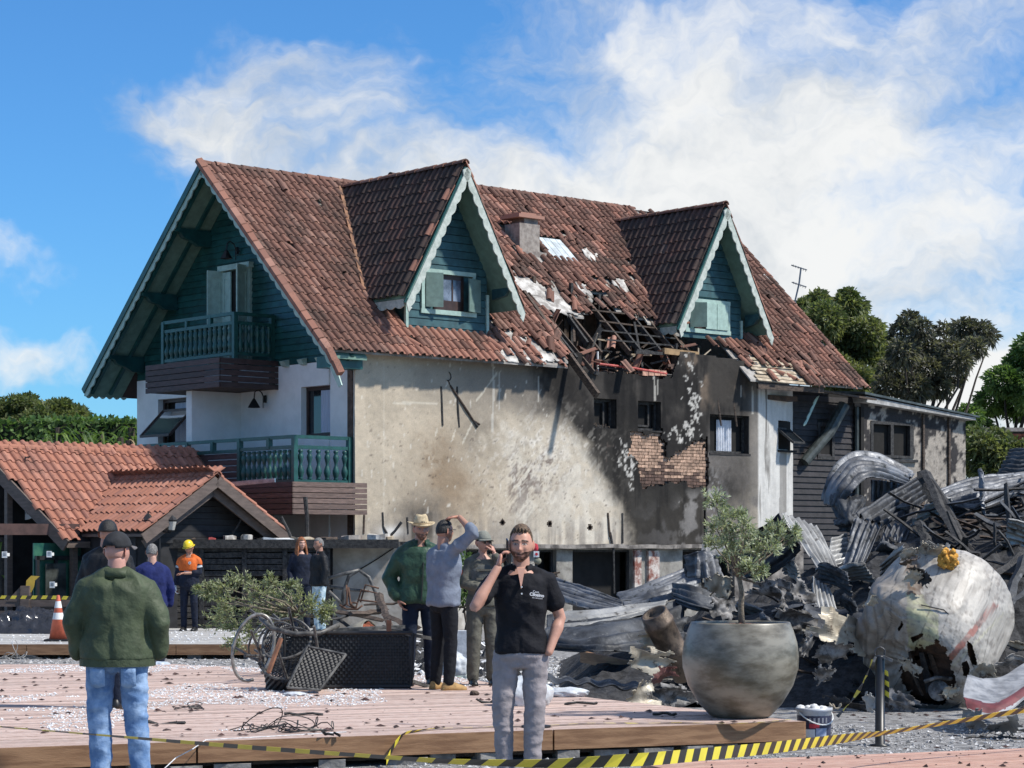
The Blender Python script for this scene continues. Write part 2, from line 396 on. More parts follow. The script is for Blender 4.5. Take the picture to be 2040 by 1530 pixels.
for M in T:
    p = M.translation
    clean = p.y < .05 + .25 * random.random() and p.x < 9 or (1.0 < p.x < 4.2 and p.y < .9)
    redder = p.x > 5.5 and random.random() < .45
    ALL.append((M, me_tilelt if (clean and p.x > .6 and random.random() < .8) or (redder and random.random() < .35) else me_tile))
# loose tiles slid into the broken edges
for k in range(42):
    if k < 22: x, y = random.uniform(3.8, 5.9), random.uniform(-.5, .35)
    elif k < 34: x, y = random.uniform(11.6, 14.4), random.uniform(-.45, .3)
    else: x, y = random.uniform(6.2, 7.6), random.uniform(1.1, 2.1)
    M = frame((x, y, roof_z(y) + .04), (1, 0, 0), ys) @ Matrix.Rotation(random.gauss(0, .5), 4, 'Z') @ Matrix.Rotation(random.gauss(0, .15), 4, 'X')
    ALL.append((M, me_tilelt if random.random() < .5 else me_tile))
# tiles still hanging in rows over the hole
for cx, y1, n in ((7.55, 1.25, 2), (7.35, 1.1, 1), (8.3, 1.25, 1), (9.0, 1.2, 2), (9.2, 1.15, 1)):
    for k in range(n):
        y = y1 - .2 * k; ALL.append((frame((cx, y, roof_z(y) + .03), (1, 0, 0), ys) @ Matrix.Rotation(random.gauss(0, .08), 4, 'Z'), me_tile))
def dormer(d, win):
    xc, yf, ya, za, hf, ze, fh = (d[k] for k in ('xc', 'yf', 'ya', 'za', 'half', 'ze', 'fh'))
    dm = MB(); sl = (za - ze) / hf; Ls = math.hypot(hf, za - ze)
    yb = (za - EZ) / SL - .43
    for s in (-1, 1):                               # roof slabs
        ye = (ze - EZ) / SL - .43
        a = [V(xc, yf, za - .06), V(xc + s * hf, yf, ze - .06), V(xc + s * hf, ye + .15, ze - .06), V(xc, yb + .1, za - .06)]
        nn = V(-s * (za - ze), 0, -hf).normalized() * .07
        if s == 1: a.reverse()
        dm.prism(a, nn)
    ob = dm.build('dormer', m_soffit, house)
    for s in (-1, 1):
        exv = V(0, -s, 0) if s == 1 else V(0, -1, 0)
        ey = V(-s * hf, 0, za - ze).normalized()
        if s == 1: o = V(xc + s * hf, yf, ze); exv = V(0, 1, 0)
        else: o = V(xc + s * hf, yb + .2, ze); exv = V(0, -1, 0)
        o = o - ey * .04
        kp = lambda p: p.z > roof_z(p.y) - .03 and p.y > yf - .02
        W = yb + .2 - yf + .02
        for M in tile_plane(o, exv, ey, W, Ls, .2, .305, kp):
            edge = M.translation.y < yf + .25
            ALL.append((M, me_tilelt if edge and random.random() < .5 else (me_tiledk if s == -1 else me_tile)))  # left slopes take the tile with shade in its colour
    n = int((yb - yf) / .33)
    for k in range(n + 1):
        ridge_tile(V(xc, yf + .02 + k * .33, za + .05), V(0, 1, 0))
    # verge boards
    for s in (-1, 1):
        bb = MB(); up = V(s * (za - ze), 0, hf).normalized()
        lo = V(xc + s * (hf + .04), yf - .03, ze - .12 - .06); ap = V(xc, yf - .03, za - .05)
        barge(bb, ap, lo, up, (0, .03, 0), .15, .28, .045)
        # pointed tail
        t = (lo - ap).normalized()
        bb.prism([lo - up * .0, lo - up * .17, lo + t * .13 - up * .14], (0, .028, 0))
        bb.build('verge_board', m_mintw, ob)
        bb = MB(); bb.beam(ap + V(0, .05, -.0), lo + V(0, .05, .0), .03, .09, up=up)
        bb.build('verge_rafter', m_green, ob)
    bb = MB(); barge(bb, (xc - hf - .02, yf + .1, ze - .08), (xc - hf - .02, min((ze - EZ) / SL - .5, yf + 1.7), ze - .08), (0, 0, 1), (.025, 0, 0), .17, .26, .05)
    bb.build('eave_board', m_mintw, ob)
    # face planks, clipped to the gable
    zb = roof_z(ya) - .08; z = zb; hh = .17; (wx0, wx1, wz0, wz1) = win
    while z < za - .35:
        z1 = min(z + hh - .012, za - .35)
        hw = lambda q: min(fh, (za - .12 - q) / sl)
        segs = [(xc - hw(z1), xc + hw(z1))]
        if z1 > wz0 and z < wz1: segs = [(segs[0][0], wx0), (wx1, segs[0][1])]
        for x0, x1 in segs:
            if x1 - x0 < .03: continue
            pb = MB(); pb.add([V(x0, ya - .022, z), V(x1, ya - .022, z), V(x1, ya - .006, z1), V(x0, ya - .006, z1), V(x0, ya + .03, z), V(x1, ya + .03, z), V(x1, ya + .03, z1), V(x0, ya + .03, z1)],
                   [(0, 1, 2, 3), (7, 6, 5, 4), (0, 4, 5, 1), (1, 5, 6, 2), (2, 6, 7, 3), (3, 7, 4, 0)])
            pb.build('plank', m_green2, ob)
        z += hh
    bk = MB(); bk.prism([(xc - fh, ya + .035, zb), (xc + fh, ya + .035, zb), (xc + fh, ya + .035, za - .12 - fh * sl), (xc, ya + .035, za - .13), (xc - fh, ya + .035, za - .12 - fh * sl)], (0, .03, 0))
    for s in (-1, 1):                              # cheeks
        x = xc + s * fh; yr = (ze + .35 - EZ) / SL - .43
        bk.prism([(x, ya + .02, zb), (x, yr, ze + .35), (x, ya + .02, ze + .35)], (-s * .03, 0, 0))
    bk.build('dormer_wall', m_green2, house)
    for s in (-1, 1):
        cb = MB(); cb.box((xc + s * fh - .035, ya - .05, zb + .02), (xc + s * fh + .035, ya + .02, ze + .25)); cb.build('corner_trim', m_mint, ob)
    # window
    wn = MB(); y0 = ya - .06
    for r in ((wx0 - .08, wx1 + .08, wz1, wz1 + .09), (wx0 - .1, wx1 + .1, wz0 - .1, wz0), (wx0 - .09, wx0, wz0, wz1), (wx1, wx1 + .07, wz0, wz1)):
        wn.box((r[0], y0, r[2]), (r[1], ya + .04, r[3]))
    wo = wn.build('window', m_mint, house)
    gb = MB(); x0, x1 = wx0 + .3, wx1 - .22
    for r in ((x0, x1, wz1 - .1, wz1), (x0, x1, wz0, wz0 + .22), (x0, x0 + .08, wz0, wz1), (x1 - .08, x1, wz0, wz1), ((x0 + x1) / 2 + .08, (x0 + x1) / 2 + .12, wz0 + .22, wz1 - .1)):
        gb.box((r[0], ya + .005, r[2]), (r[1], ya + .03, r[3]))
    gb.build('frame', m_brownframe, wo)
    gb = MB(); gb.box((x0 + .08, ya + .015, wz0 + .2), (x1 - .08, ya + .02, wz1 - .08)); gb.build('pane', m_glass if d is D2 else mat('reflecting pane', (.16, .19, .24), .15, .5, 3), wo)
    return ob, wo
def shutter(p, q, z0, z1, parent, m, louv=True, th=.03):
    """louvred leaf standing between plan points p and q"""
    p = V(*p, 0); q = V(*q, 0); d = (q - p).normalized(); n = V(d.y, -d.x, 0); L = (q - p).length; b = MB()
    def blk(a0, a1, za_, zb_, t=th):
        a = p + d * a0; c = p + d * a1
        b.prism([a + V(0, 0, za_), c + V(0, 0, za_), c + V(0, 0, zb_), a + V(0, 0, zb_)], n * -t)
    e = min(.07, L * .2)
    blk(0, e, z0, z1); blk(L - e, L, z0, z1); blk(e, L - e, z0, z0 + .08); blk(e, L - e, z1 - .08, z1)
    z = z0 + .09
    while z < z1 - .1:
        a = p + d * e; c = p + d * (L - e)
        b.prism([a + V(0, 0, z), c + V(0, 0, z), c + V(0, 0, z + .028) - n * .02, a + V(0, 0, z + .028) - n * .02], n * -.006); z += .042
    blk(e, L - e, z0 + .08, z1 - .08, .004)
    return b.build('shutter', m, parent)
m_green2 = mat('dormer blue green paint', (.026, .080, .090), .55, .25, 5, .1, 30, rand=.14)
me_ridge = MB()
for a0 in range(8):
    pass
pr = [(math.cos(math.pi * k / 6) * .11, math.sin(math.pi * k / 6) * .10) for k in range(7)]
vsr = [V(-.0, x, z) for x, z in pr] + [V(.37, x * .82, z * .82) for x, z in pr] + [V(0, x * .8, z * .75) for x, z in pr]
me_ridge.add(vsr, [(i, i + 1, 8 + i, 7 + i) for i in range(6)] + [(14 + i, 15 + i, i + 1, i) for i in range(6)])
me_ridge = me_ridge.mesh('ridge_tile', m_tile)
def ridge_tile(p, d, parent=None, me=None):
    d = V(*d).normalized(); y = V(0, 0, 1).cross(d)
    M = frame(p, d, y) @ Matrix.Rotation(random.gauss(0, .03), 4, 'Z')
    return link('ridge_tile', me or me_ridge, parent or roof, M=M)
for k in range(16): ridge_tile((-.98 + k * .35, 4.28, roof_z(4.28) + .0), (1, 0, 0))
for k in range(27):
    x = 4.6 + k * .35
    if x < 12.3: ridge_tile((x, 4.70, roof_z(4.70) + .0), (1, 0, 0))
dm1, w1 = dormer(D1, (2.05, 3.4, 6.8, 7.58))
shutter((2.06, .17), (2.42, .02), 6.84, 7.58, w1, m_shut := mat('grey green shutter', (.13, .20, .175), .6, .15, 6))
shutter((3.16, .03), (3.6, .17), 6.8, 7.52, w1, m_shut)
dm2, w2 = dormer(D2, (10.66, 12.05, 6.98, 7.62))
shutter((10.7, .70), (11.02, .45), 7.0, 7.6, w2, m_shut)
shutter((11.25, .695), (11.62, .695), 6.99, 7.62, w2, m_mint); shutter((11.64, .695), (12.02, .695), 6.99, 7.62, w2, m_mint)
# dormer brackets (dark, right side)
for d in (D1, D2):
    b = MB(); x = d['xc'] + d['fh'] + .22
    b.prism([(x - .06, d['yf'] + .02, 7.42), (x - .06, d['ya'], 7.42), (x - .06, d['ya'], 7.12), (x - .06, d['yf'] + .25, 7.18), (x - .06, d['yf'] + .1, 7.3)], (.12, 0, 0)); b.build('bracket', m_green2, house)
# copper valley flashing along the left dormer
m_rust = mat('rusty valley flashing', (.22, .11, .06), .7, .35, 5, .2)
b = MB(); b.prism([(1.22, 1.0, roof_z(1.0) + .07), (1.0, 1.02, roof_z(1.0) + .09), (2.55, 4.0, roof_z(4.0) + .09), (2.75, 4.0, roof_z(4.0) + .10)], (0, -.02, .03)); b.build('valley_flashing', m_rust, roof)
b = MB(); b.prism([(1.5, .2, roof_z(.16) + .07), (3.95, .2, roof_z(.16) + .07), (3.95, .08, roof_z(.05) + .06), (1.5, .08, roof_z(.05) + .06)], (0, -.005, .012)); b.build('apron_flashing', m_rust, roof)
# pick the 300 nearest tiles as parts, merge the rest
HM = Matrix.Translation((-3.29, 46, 0)) @ Matrix.Rotation(HZ, 4, 'Z')
ALL.sort(key=lambda t: (HM @ t[0].translation).length)
for M, me in ALL[:300]: link('tile', me, roof, M=M)
for me in (me_tile, me_tilelt, me_tiledk):
    ms = [M for M, q in ALL[300:] if q is me]
    if ms: merge('tile_field', me, ms, roof)
# translucent roof light tiles and the chimney
for i in range(4):
    M = frame((7.98 + i * .2, 2.62, roof_z(2.62) + .03), (1, 0, 0), ys)
    if i == 0: me_lt = MB(); me_lt.prism([(0, 0, .0), (.185, 0, .0), (.185, .88, 0), (0, .88, 0)], (0, 0, .03)); me_lt = me_lt.mesh('roof_light', mat('milky roof light', (.50, .55, .56), .25, .2, 4))
    link('roof_light', me_lt, roof, M=M)
m_chim = mat('stained render', (.20, .17, .15), .9, scale=5, c2=(.36, .32, .28), bump=.3)
b = MB()
b.box((7.08, 2.85, 8.6), (7.26, 3.4, 9.42)); b.box((7.26, 2.85, 8.6), (7.72, 3.4, 9.42)); b.box((6.98, 2.7, 8.55), (7.85, 3.5, 8.74)); b.box((7.27, 2.9, 9.42), (7.7, 3.36, 9.55))
ch = b.build('chimney', m_chim, house)
b = MB(); b.box((7.0, 2.78, 9.55), (7.82, 3.48, 9.63)); b.box((7.1, 2.83, 9.63), (7.6, 3.4, 9.68)); b.build('chimney_cap', m_tilelt, ch)
# torn white underlay sheets lying on the slope
def torn(poly, lift, m, name, par, seed):
    """crumpled patch of sheet: grid inside a ragged polygon on the roof slope"""
    xs = [p[0] for p in poly]; ysv = [p[1] for p in poly]; b = MB(); g = .05
    nx, ny = int((max(xs) - min(xs)) / g) + 1, int((max(ysv) - min(ysv)) / g) + 1
    for i in range(nx):
        for j in range(ny):
            q = [(min(xs) + (i + a) * g, min(ysv) + (j + c) * g) for a, c in ((0, 0), (1, 0), (1, 1), (0, 1))]
            cx, cy = q[0][0] + g / 2, q[0][1] + g / 2
            jx = (fbm(cx, cy, 5, 3, seed) - .5) * .28; jy = (fbm(cx, cy, 5, 3, seed + 9) - .5) * .28
            if not inpoly(cx + jx, cy + jy, poly): continue
            b.add([V(x, y, roof_z(y) + lift + float(fbm(x, y, 3.5, 3, seed)) * .16 - .05) for x, y in q], [(0, 1, 2, 3)])
    o = b.build(name, m, par, smooth=True)
    bm = bmesh.new(); bm.from_mesh(o.data); bmesh.ops.remove_doubles(bm, verts=bm.verts, dist=.002); bm.to_mesh(o.data); bm.free()
    md = o.modifiers.new('s', 'SOLIDIFY'); md.thickness = .012
    return o
torn([(5.85, 1.7), (6.3, 2.15), (6.8, 1.85), (7.0, 1.6), (6.5, 1.45), (6.1, 1.35)], .03, m_foil, 'underlay_sheet', roof, 3)
torn([(6.2, 1.5), (6.9, 1.62), (7.35, 1.5), (7.6, 1.02), (6.7, 1.02), (6.3, 1.0)], .0, m_foil, 'underlay_sheet', roof, 5)
torn([(3.7, -.42), (3.8, .05), (4.5, .38), (5.1, .15), (5.5, -.4)], .0, m_foil, 'underlay_sheet', roof, 8)
torn([(7.85, 1.6), (8.0, 1.9), (8.3, 1.9), (8.25, 1.55)], .08, m_foil, 'underlay_sheet', roof, 12)
torn([(9.3, 1.9), (9.6, 2.1), (9.75, 1.8), (9.5, 1.65)], .1, m_foil, 'underlay_sheet', roof, 15)
torn([(9.1, 2.75), (9.3, 3.1), (9.55, 2.9), (9.4, 2.6)], .12, m_foil, 'underlay_sheet', roof, 18)
# bare eave boards at the right
for k in range(7):
    y0 = -.44 + k * .1; b = MB(); x0, x1 = 11.75 + random.uniform(0, .3), 14.25 + random.uniform(-.5, .3)
    b.beam((x0, y0, roof_z(y0) + .02 + random.uniform(0, .03)), (x1, y0 + random.gauss(0, .05), roof_z(y0) + .02 + random.uniform(-.05, .05)), .1, .02, up=yn); b.build('eave_plank', m_board, roof)
b = MB(); b.box((11.9, -.42, 5.5), (14.3, -.36, 5.64)); b.build('fascia', m_charbr, house)
# rafters, battens and broken timbers in the hole
tim = []
for x, ya_, yb_ in ((6.2, -.1, 1.4), (6.95, .35, 1.3), (7.15, .1, 1.3), (8.15, .2, 1.7), (8.55, .25, 1.6), (9.25, .05, 1.5), (9.75, .2, 1.2), (10.15, .2, 1.0)):
    tim.append(((x, ya_, roof_z(ya_) - .09), (x + random.gauss(0, .05), yb_, roof_z(yb_) - .09), .06, .12))
for y_, x0, x1 in ((.95, 7.9, 9.9), (.68, 7.65, 10.15), (1.25, 7.9, 9.0), (.42, 7.6, 10.0), (1.45, 8.2, 9.1), (.2, 8.4, 9.6)):
    tim.append(((x0, y_, roof_z(y_) - .01), (x1, y_ + random.gauss(0, .03), roof_z(y_) - .02 + random.gauss(0, .03)), .03, .035))
tim += [((5.95, 1.45, roof_z(1.45) + .08), (6.05, -.95, 5.05), .09, .16), ((6.15, 1.5, roof_z(1.5) + .03), (6.55, -.3, 5.62), .05, .1), ((6.7, .5, 6.35), (7.3, 1.2, 7.1), .05, .1),
        ((7.0, .7, 5.8), (7.4, .35, 6.75), .05, .12), ((6.2, .1, 5.85), (6.9, -.1, 5.62), .04, .09), ((8.7, .3, 5.8), (8.9, .8, 7.0), .05, .05), ((9.2, .4, 5.75), (9.75, .2, 6.5), .03, .03), ((9.7, .2, 5.7), (9.7, .2, 6.5), .05, .05),
        ((7.6, 1.6, 5.6), (7.6, 1.6, 7.9), .08, .08), ((8.5, 1.6, 5.6), (8.5, 1.6, 7.7), .08, .08), ((9.4, 1.5, 5.6), (9.4, 1.5, 7.6), .08, .08), ((6.6, 1.8, 5.6), (6.6, 1.8, 8.0), .08, .08)]
for p, q, w_, h_ in tim:
    b = MB(); b.beam(p, q, w_, h_); b.build('broken_rafter', m_char if random.random() < .6 else m_charbr, house)
for k in range(60):
    x, y = random.uniform(6.0, 10.7), random.uniform(.0, 1.2); p = V(x, y, random.uniform(5.65, roof_z(y) - .05)); a = random.uniform(0, 3.1); L_ = random.uniform(.15, .7); q = p + V(math.cos(a) * L_, random.gauss(0, .15), math.sin(a) * L_ * .6); b = MB(); b.beam(p, q, random.uniform(.02, .07), random.uniform(.015, .05), taper=.7); b.build('broken_lath', random.choice((m_char, m_charbr, m_charbr, m_board)), house)
for k in range(22):
    x, y = random.uniform(6.0, 10.6), random.uniform(-.1, 1.0); M = Matrix.Translation((x, y, random.uniform(5.7, roof_z(y) - .02))) @ Matrix.Rotation(random.uniform(0, 6), 4, 'Z') @ Matrix.Rotation(random.uniform(-1.2, 1.2), 4, 'X'); link('tile', random.choice((me_tile, me_tilelt)), house, M=M).name = 'fallen_tile'
b = MB(); b.tube([(6.9, -.02, 5.86), (8.0, -.05, 5.82), (9.15, -.03, 5.74)], .028, 8); b.build('pipe', mat('red pipe', (.40, .07, .055), .4, .3, 8), house)
b = MB(); b.tube([(7.0, .02, 5.8), (8.2, .0, 5.74), (9.4, .0, 5.72)], .022, 6); b.build('pipe', m_iron, house)
b = MB(); b.tube([(7.05, .1, 5.7), (7.03, .08, 6.15)], .025, 8); b.build('pipe', m_white, house)
b = MB(); b.beam((9.1, .02, 6.28), (10.25, .02, 6.25), .08, .14); b.build('wall_plate', mat('yellow pine', (.28, .18, .09), .8, .3, 5), house)
b = MB(); b.beam((8.2, .05, 6.2), (9.2, .05, 6.22), .07, .07); b.build('wall_plate', m_char, house)
# attic inside
b = MB(); b.box((.3, .1, 5.3), (13.9, 8.3, 5.42)); b.box((5.5, 2.4, 5.4), (10.8, 2.46, 8.15)); [b.prism([(xq, .15, 5.42), (xq, 2.4, 5.42), (xq, 2.4, roof_z(2.4) - .2), (xq, .15, roof_z(.15) - .2)], (.06, 0, 0)) for xq in (5.4, 10.45)]; b.build('attic_panelling', m_attic, house)
for x0 in np.arange(5.6, 10.7, .62):
    b = MB(); b.box((x0, 2.37, 5.42), (x0 + .08, 2.4, 7.6)); b.build('batten', m_charbr, house)
b = MB(); b.box((5.6, 2.36, 6.15), (10.7, 2.395, 6.35)); b.build('batten', m_attic, house)

# ------------------------------------------------------------------ front wall: stain map painted on its own plaster
WIN = [(6.82, 7.52, 4.39, 5.07), (8.22, 8.97, 4.39, 5.07), (10.63, 12.0, 3.93, 4.87), (13.35, 13.98, 4.08, 4.81)]
BRK = [(7.9, 4.27), (8.25, 4.37), (8.97, 4.37), (9.08, 4.1), (9.13, 3.8), (9.3, 3.78), (9.55, 4.03), (10.4, 4.18), (10.56, 3.65), (10.49, 3.16), (9.89, 3.09), (9.35, 3.25), (8.72, 3.1), (8.27, 3.0), (8.22, 3.70), (7.94, 3.76)]
def wall_top(x):
    t = np.where(x < 12.3, 6.08, 5.6) + 0 * x
    t = np.where((x > 6.45) & (x < 9.35), 5.68 + .16 * (fbm(x, x * 0, 3, 3, 40) - .5) * 2, t)
    t = np.where((x >= 9.35) & (x < 9.62), 5.75 + (x - 9.35) * 1.9, t)
    t = np.where((x >= 9.62) & (x < 12.3), 6.30 - .05 * (x - 9.6), t)
    return t
def soot_colour(x, z):
    n1 = fbm(x, z, .9, 5, 1); n2 = fbm(x, z, 3.2, 5, 2); n3 = fbm(x, z, 10, 4, 3); nv = fbm(x * 7, z * .5, 1., 4, 4); n5 = fbm(x * 1.6, z, 1.3, 5, 77); sd = fbm((x + z) * 2.2, (x - z) * 9, 1., 4, 88); n6 = fbm(x, z, 22, 3, 99)
    cream = np.array([.50, .425, .325]); white = np.array([.60, .545, .455]); grey = np.array([.105, .094, .083]); black = np.array([.011, .0108, .0112]); brown = np.array([.24, .165, .10])
    c = cream[None] * np.ones((x.size, 1)); L = lambda c, t, k: c * (1 - np.clip(k, 0, 1)[:, None]) + np.asarray(t)[None] * np.clip(k, 0, 1)[:, None]
    xw = x + (n2 - .5) * 1.0 + (n3 - .5) * .35; zw = z + (n1 - .5) * .9 + (n3 - .5) * .25; G = lambda x0, z0, rx, rz: np.exp(-((xw - x0) / rx) ** 2 - ((zw - z0) / rz) ** 2)
    c = L(c, cream * .80, sstep(.42, .62, n5) * .6)
    c = L(c, white, sstep(3.4, 4.8, xw) * sstep(5.0, 3.9, zw) * (.35 + .5 * sstep(.42, .6, n2)))
    c = L(c, brown, G(2.5, 3.0, .9, 1.1) * .75); c = L(c, brown * .8, G(2.2, 3.5, .45, .5) * sstep(.45, .6, n3) * .6)
    c = L(c, grey, G(1.75, 2.1, .75, .55)); c = L(c, black, np.exp(-((x - 1.7) / .45) ** 2 - ((z - 2.05) / .38) ** 2) * .75)
    c = L(c, grey * 1.5, np.abs(xw - 2.0) < .0)
    # smoke under the eave, growing towards the hole
    c = L(c, [.27, .235, .19], sstep(4.1, 5.0, zw) * sstep(.6, 2.4, xw) * .75); c = L(c, grey * 1.25, sstep(4.5, 5.4, zw + .25 * (xw - 4)) * sstep(1.8, 4.6, xw) * .7); c = L(c, grey, G(3.3, 4.2, .5, .5) * .45); c = L(c, grey * .75, sstep(4.7, 5.9, xw) * sstep(4.5, 4.95, zw) * .95)
    for wx in (6.9, 8.4, 10.6): c = L(c, black, np.exp(-((x - wx - .3) / .6) ** 2) * sstep(5.2, 4.6, zw) * (z > 4.9) * .4)
    ex = np.interp(z, [1.8, 2.7, 3.4, 4.06, 4.6, 5.1, 6.5], [7.85, 7.5, 6.9, 6.45, 5.9, 5.3, 4.4]); d = x - ex + (n2 - .5) * .45 + (n3 - .5) * .22 + (n6 - .5) * .1
    hv = sstep(-.42, .38, d); c = L(c, black + grey * .05, hv ** 1.4 * (.90 + .10 * n1) * sstep(13.2, 10.2, x))
    c = L(c, grey * .80, hv * sstep(4.45, 5.0, zw) * sstep(12.6, 11.5, x) * (.15 + .7 * sstep(.44, .64, n5)) * .6); c = L(c, black, hv * sstep(.52, .66, nv) * .5 * sstep(12.3, 11.6, x))
    c = L(c, [.20, .15, .11], hv * sstep(.60, .70, n5) * sstep(9.3, 10.2, x) * sstep(4.8, 5.3, z) * .6)
    # panel right of the crack
    rp = sstep(10.48, 10.6, x + (n2 - .5) * .12); c = L(c, [.15, .135, .122], rp * sstep(4.9, 3.5, zw) * (.3 + .7 * sstep(.38, .6, n2))); c = L(c, [.42, .40, .385], rp * G(10.75, 2.9, .35, .6) * sstep(.42, .55, n3)); c = L(c, black * 1.5, rp * G(11.25, 3.05, .5, .5) * .85); c = L(c, grey * .7, rp * G(11.8, 3.2, .4, .8) * .6)
    c = L(c, [.24, .22, .195], sstep(11.85, 12.25, x) * (.45 + .6 * (nv - .3)) * sstep(2.2, 3.6, z)); c = L(c, grey * .5, sstep(11.95, 11.2, xw) * sstep(4.8, 5.3, zw) * rp * .9)
    c = L(c, [.24, .225, .21], np.exp(-((x - 9.95 - (z - 2.4) * .15) / .40) ** 2) * sstep(3.3, 2.5, zw) * sstep(.40, .56, n2) * .95); c = L(c, [.09, .084, .08], np.exp(-((x - 9.2) / .9) ** 2) * sstep(2.9, 2.2, z) * sstep(.5, .6, n2) * .7)
    # chamfer at the corner: nearly clean, streaked
    ch_ = sstep(12.28, 12.34, x); cl = np.array([.56, .545, .51])[None] * (.70 + .5 * nv[:, None]); c = c * (1 - ch_[:, None]) + cl * ch_[:, None]
    c = L(c, grey * .8, ch_ * sstep(.56, .72, nv) * .85 * sstep(13.4, 12.6, x + (n2 - .5))); c = L(c, grey, ch_ * (np.abs(x - 13.62) < .17 + .05 * nv) * (z < 4.08) * (.55 + .5 * (nv - .4)))
    # splashes, scars and abrasion where debris hit
    sp = np.exp(-((xw - 4.9 - (z - 3.2) * .5) / 1.0) ** 2 - ((zw - 3.1) / .9) ** 2); c = L(c, [.10, .068, .06], sp * sstep(.52, .62, n2 * .45 + sd * .55) * .8); c = L(c, [.15, .10, .085], sp * sstep(.60, .68, n6) * .6)
    c = L(c, [.66, .61, .53], np.exp(-((xw - 5.3) / 1.4) ** 2 - ((zw - 3.8) / .8) ** 2) * sstep(.55, .64, n3 * .5 + sd * .5) * .85)
    c = L(c, [.085, .065, .055], sstep(.735, .80, n3) * sstep(4.8, 3.8, z) * .7 * (x < 8)); c = L(c, [.64, .60, .52], sstep(.76, .81, fbm(x * 16, z * 5, 1, 3, 111)) * .6 * (1 - hv)); c = L(c, [.2, .17, .14], sstep(.75, .82, n6) * .6 * (1 - hv))
    # flaked paint in the burnt part
    fl = fbm(x, z, 15, 3, 21) * .5 + fbm(x, z, 5, 3, 22) * .5; reg = np.exp(-((x - 10.0 + (z - 5.2) * .1) / .42) ** 2) * (z > 4.3) * .9 + np.exp(-((x - 7.75) / .4) ** 2 - ((z - 3.75) / .6) ** 2) + np.exp(-((x - 9.55) / .75) ** 2 - ((z - 4.3) / .38) ** 2) * 1.2 + .75 * np.exp(-((x - 8.05) / .25) ** 2 - ((z - 3.3) / .5) ** 2) + .7 * np.exp(-((x - 9.8) / .4) ** 2 - ((z - 2.5) / .6) ** 2)
    k = sstep(.625, .665, fl * .72 + np.clip(reg, 0, 1.1) * .24); c = L(c, np.array([.50, .475, .43]), k * hv * (z > 1.9) * (.65 + .35 * sstep(.4, .6, n6)))
    for rx, z0, z1, w_ in ((3.78, 4.2, 6.0, .025), (3.95, 4.6, 6.0, .012), (8.75, 5.1, 5.7, .03), (8.85, 5.0, 5.6, .012), (5.1, 4.9, 5.7, .012), (12.1, 4.9, 5.6, .03), (11.7, 5.0, 5.6, .015)): c = L(c, [.52, .49, .43], (np.abs(x - rx - .02 * np.sin(z * 4)) < w_) * (z > z0) * (z < z1) * .6)
    for (xa, za, xb, zb) in ((1.0, 4.72, 2.2, 4.74), (2.2, 4.2, 2.15, 4.05), (2.7, 4.2, 2.6, 3.95), (3.3, 4.85, 3.9, 5.5), (2.9, 3.9, 3.2, 4.4), (4.6, 2.1, 5.0, 2.6), (.75, 2.2, .75, 5.6)):
        dx, dz = xb - xa, zb - za; t = np.clip(((x - xa) * dx + (z - za) * dz) / (dx * dx + dz * dz), 0, 1); c = L(c, [.66, .61, .50], (np.hypot(x - xa - t * dx, z - za - t * dz) < .02) * (.5 if dz < 2 else .18))
    c = L(c, [.25, .22, .19], sstep(2.6, 1.9, z) * sstep(.42, .62, nv) * .7 * (1 - hv)); c = L(c, [.66, .64, .6], np.exp(-((x - .95) / .3) ** 2 - ((z - 2.0) / .12) ** 2) * .8)
    return np.clip(c * (.91 + .18 * n3[:, None]) * (.94 + .12 * n6[:, None]), 0, 1)
g = .036
gx = np.arange(0, 14.14 + g, g); gz_ = np.arange(1.72, 6.5, g)
XX, ZZ = np.meshgrid(gx, gz_, indexing='ij'); n_z = len(gz_)
relief = (fbm(XX, ZZ, 1.5, 4, 31) - .5) * .02 + (fbm(XX, ZZ, 8, 3, 32) - .5) * .012
YYw = np.where(XX > 12.3, (XX - 12.3) * .28, 0) + relief
cxm, czm = XX[:-1, :-1] + g / 2, ZZ[:-1, :-1] + g / 2
ok = czm < wall_top(cxm)
for a, b_, c, d in WIN: ok &= ~((cxm > a) & (cxm < b_) & (czm > c) & (czm < d))
jx = (fbm(cxm, czm, 4, 3, 50) - .5) * .35; jz = (fbm(cxm, czm, 4, 3, 60) - .5) * .3
bm_ = inpoly(cxm + jx, czm + jz, BRK) & ~((czm > 4.3) & (cxm > 9.05)); ok &= ~bm_
for hx, hz in ((4.05, 2.21), (5.45, 2.19), (6.68, 2.11)): ok &= ~(np.hypot(cxm - hx, czm - hz) < .075)
crk = np.interp(czm, [1.8, 2.4, 3.0, 3.2, 4.3, 5.0], [10.42, 10.44, 10.46, 10.52, 10.5, 10.52]); ok &= ~((np.abs(cxm - crk) < .03) & (czm < 4.3))
wid = lambda i, j: i * n_z + j
I, J = np.nonzero(ok)
faces = np.stack([I * n_z + J, (I + 1) * n_z + J, (I + 1) * n_z + J + 1, I * n_z + J + 1], 1)
used, inv = np.unique(faces, return_inverse=True)
vx = np.stack([XX.ravel(), YYw.ravel(), ZZ.ravel()], 1)[used]
me = bpy.data.meshes.new('front_wall'); me.from_pydata(vx.tolist(), [], inv.reshape(-1, 4).tolist())
set_col(me, soot_colour(vx[:, 0].copy(), vx[:, 2].copy())); me.materials.append(attr_mat('burnt plaster', var=.12, scale=45., bump=.3, bscale=40., spec=.1))
fw = link('front_wall', me, house); md = fw.modifiers.new('s', 'SOLIDIFY'); md.thickness = .035; md.offset = 1
md = None
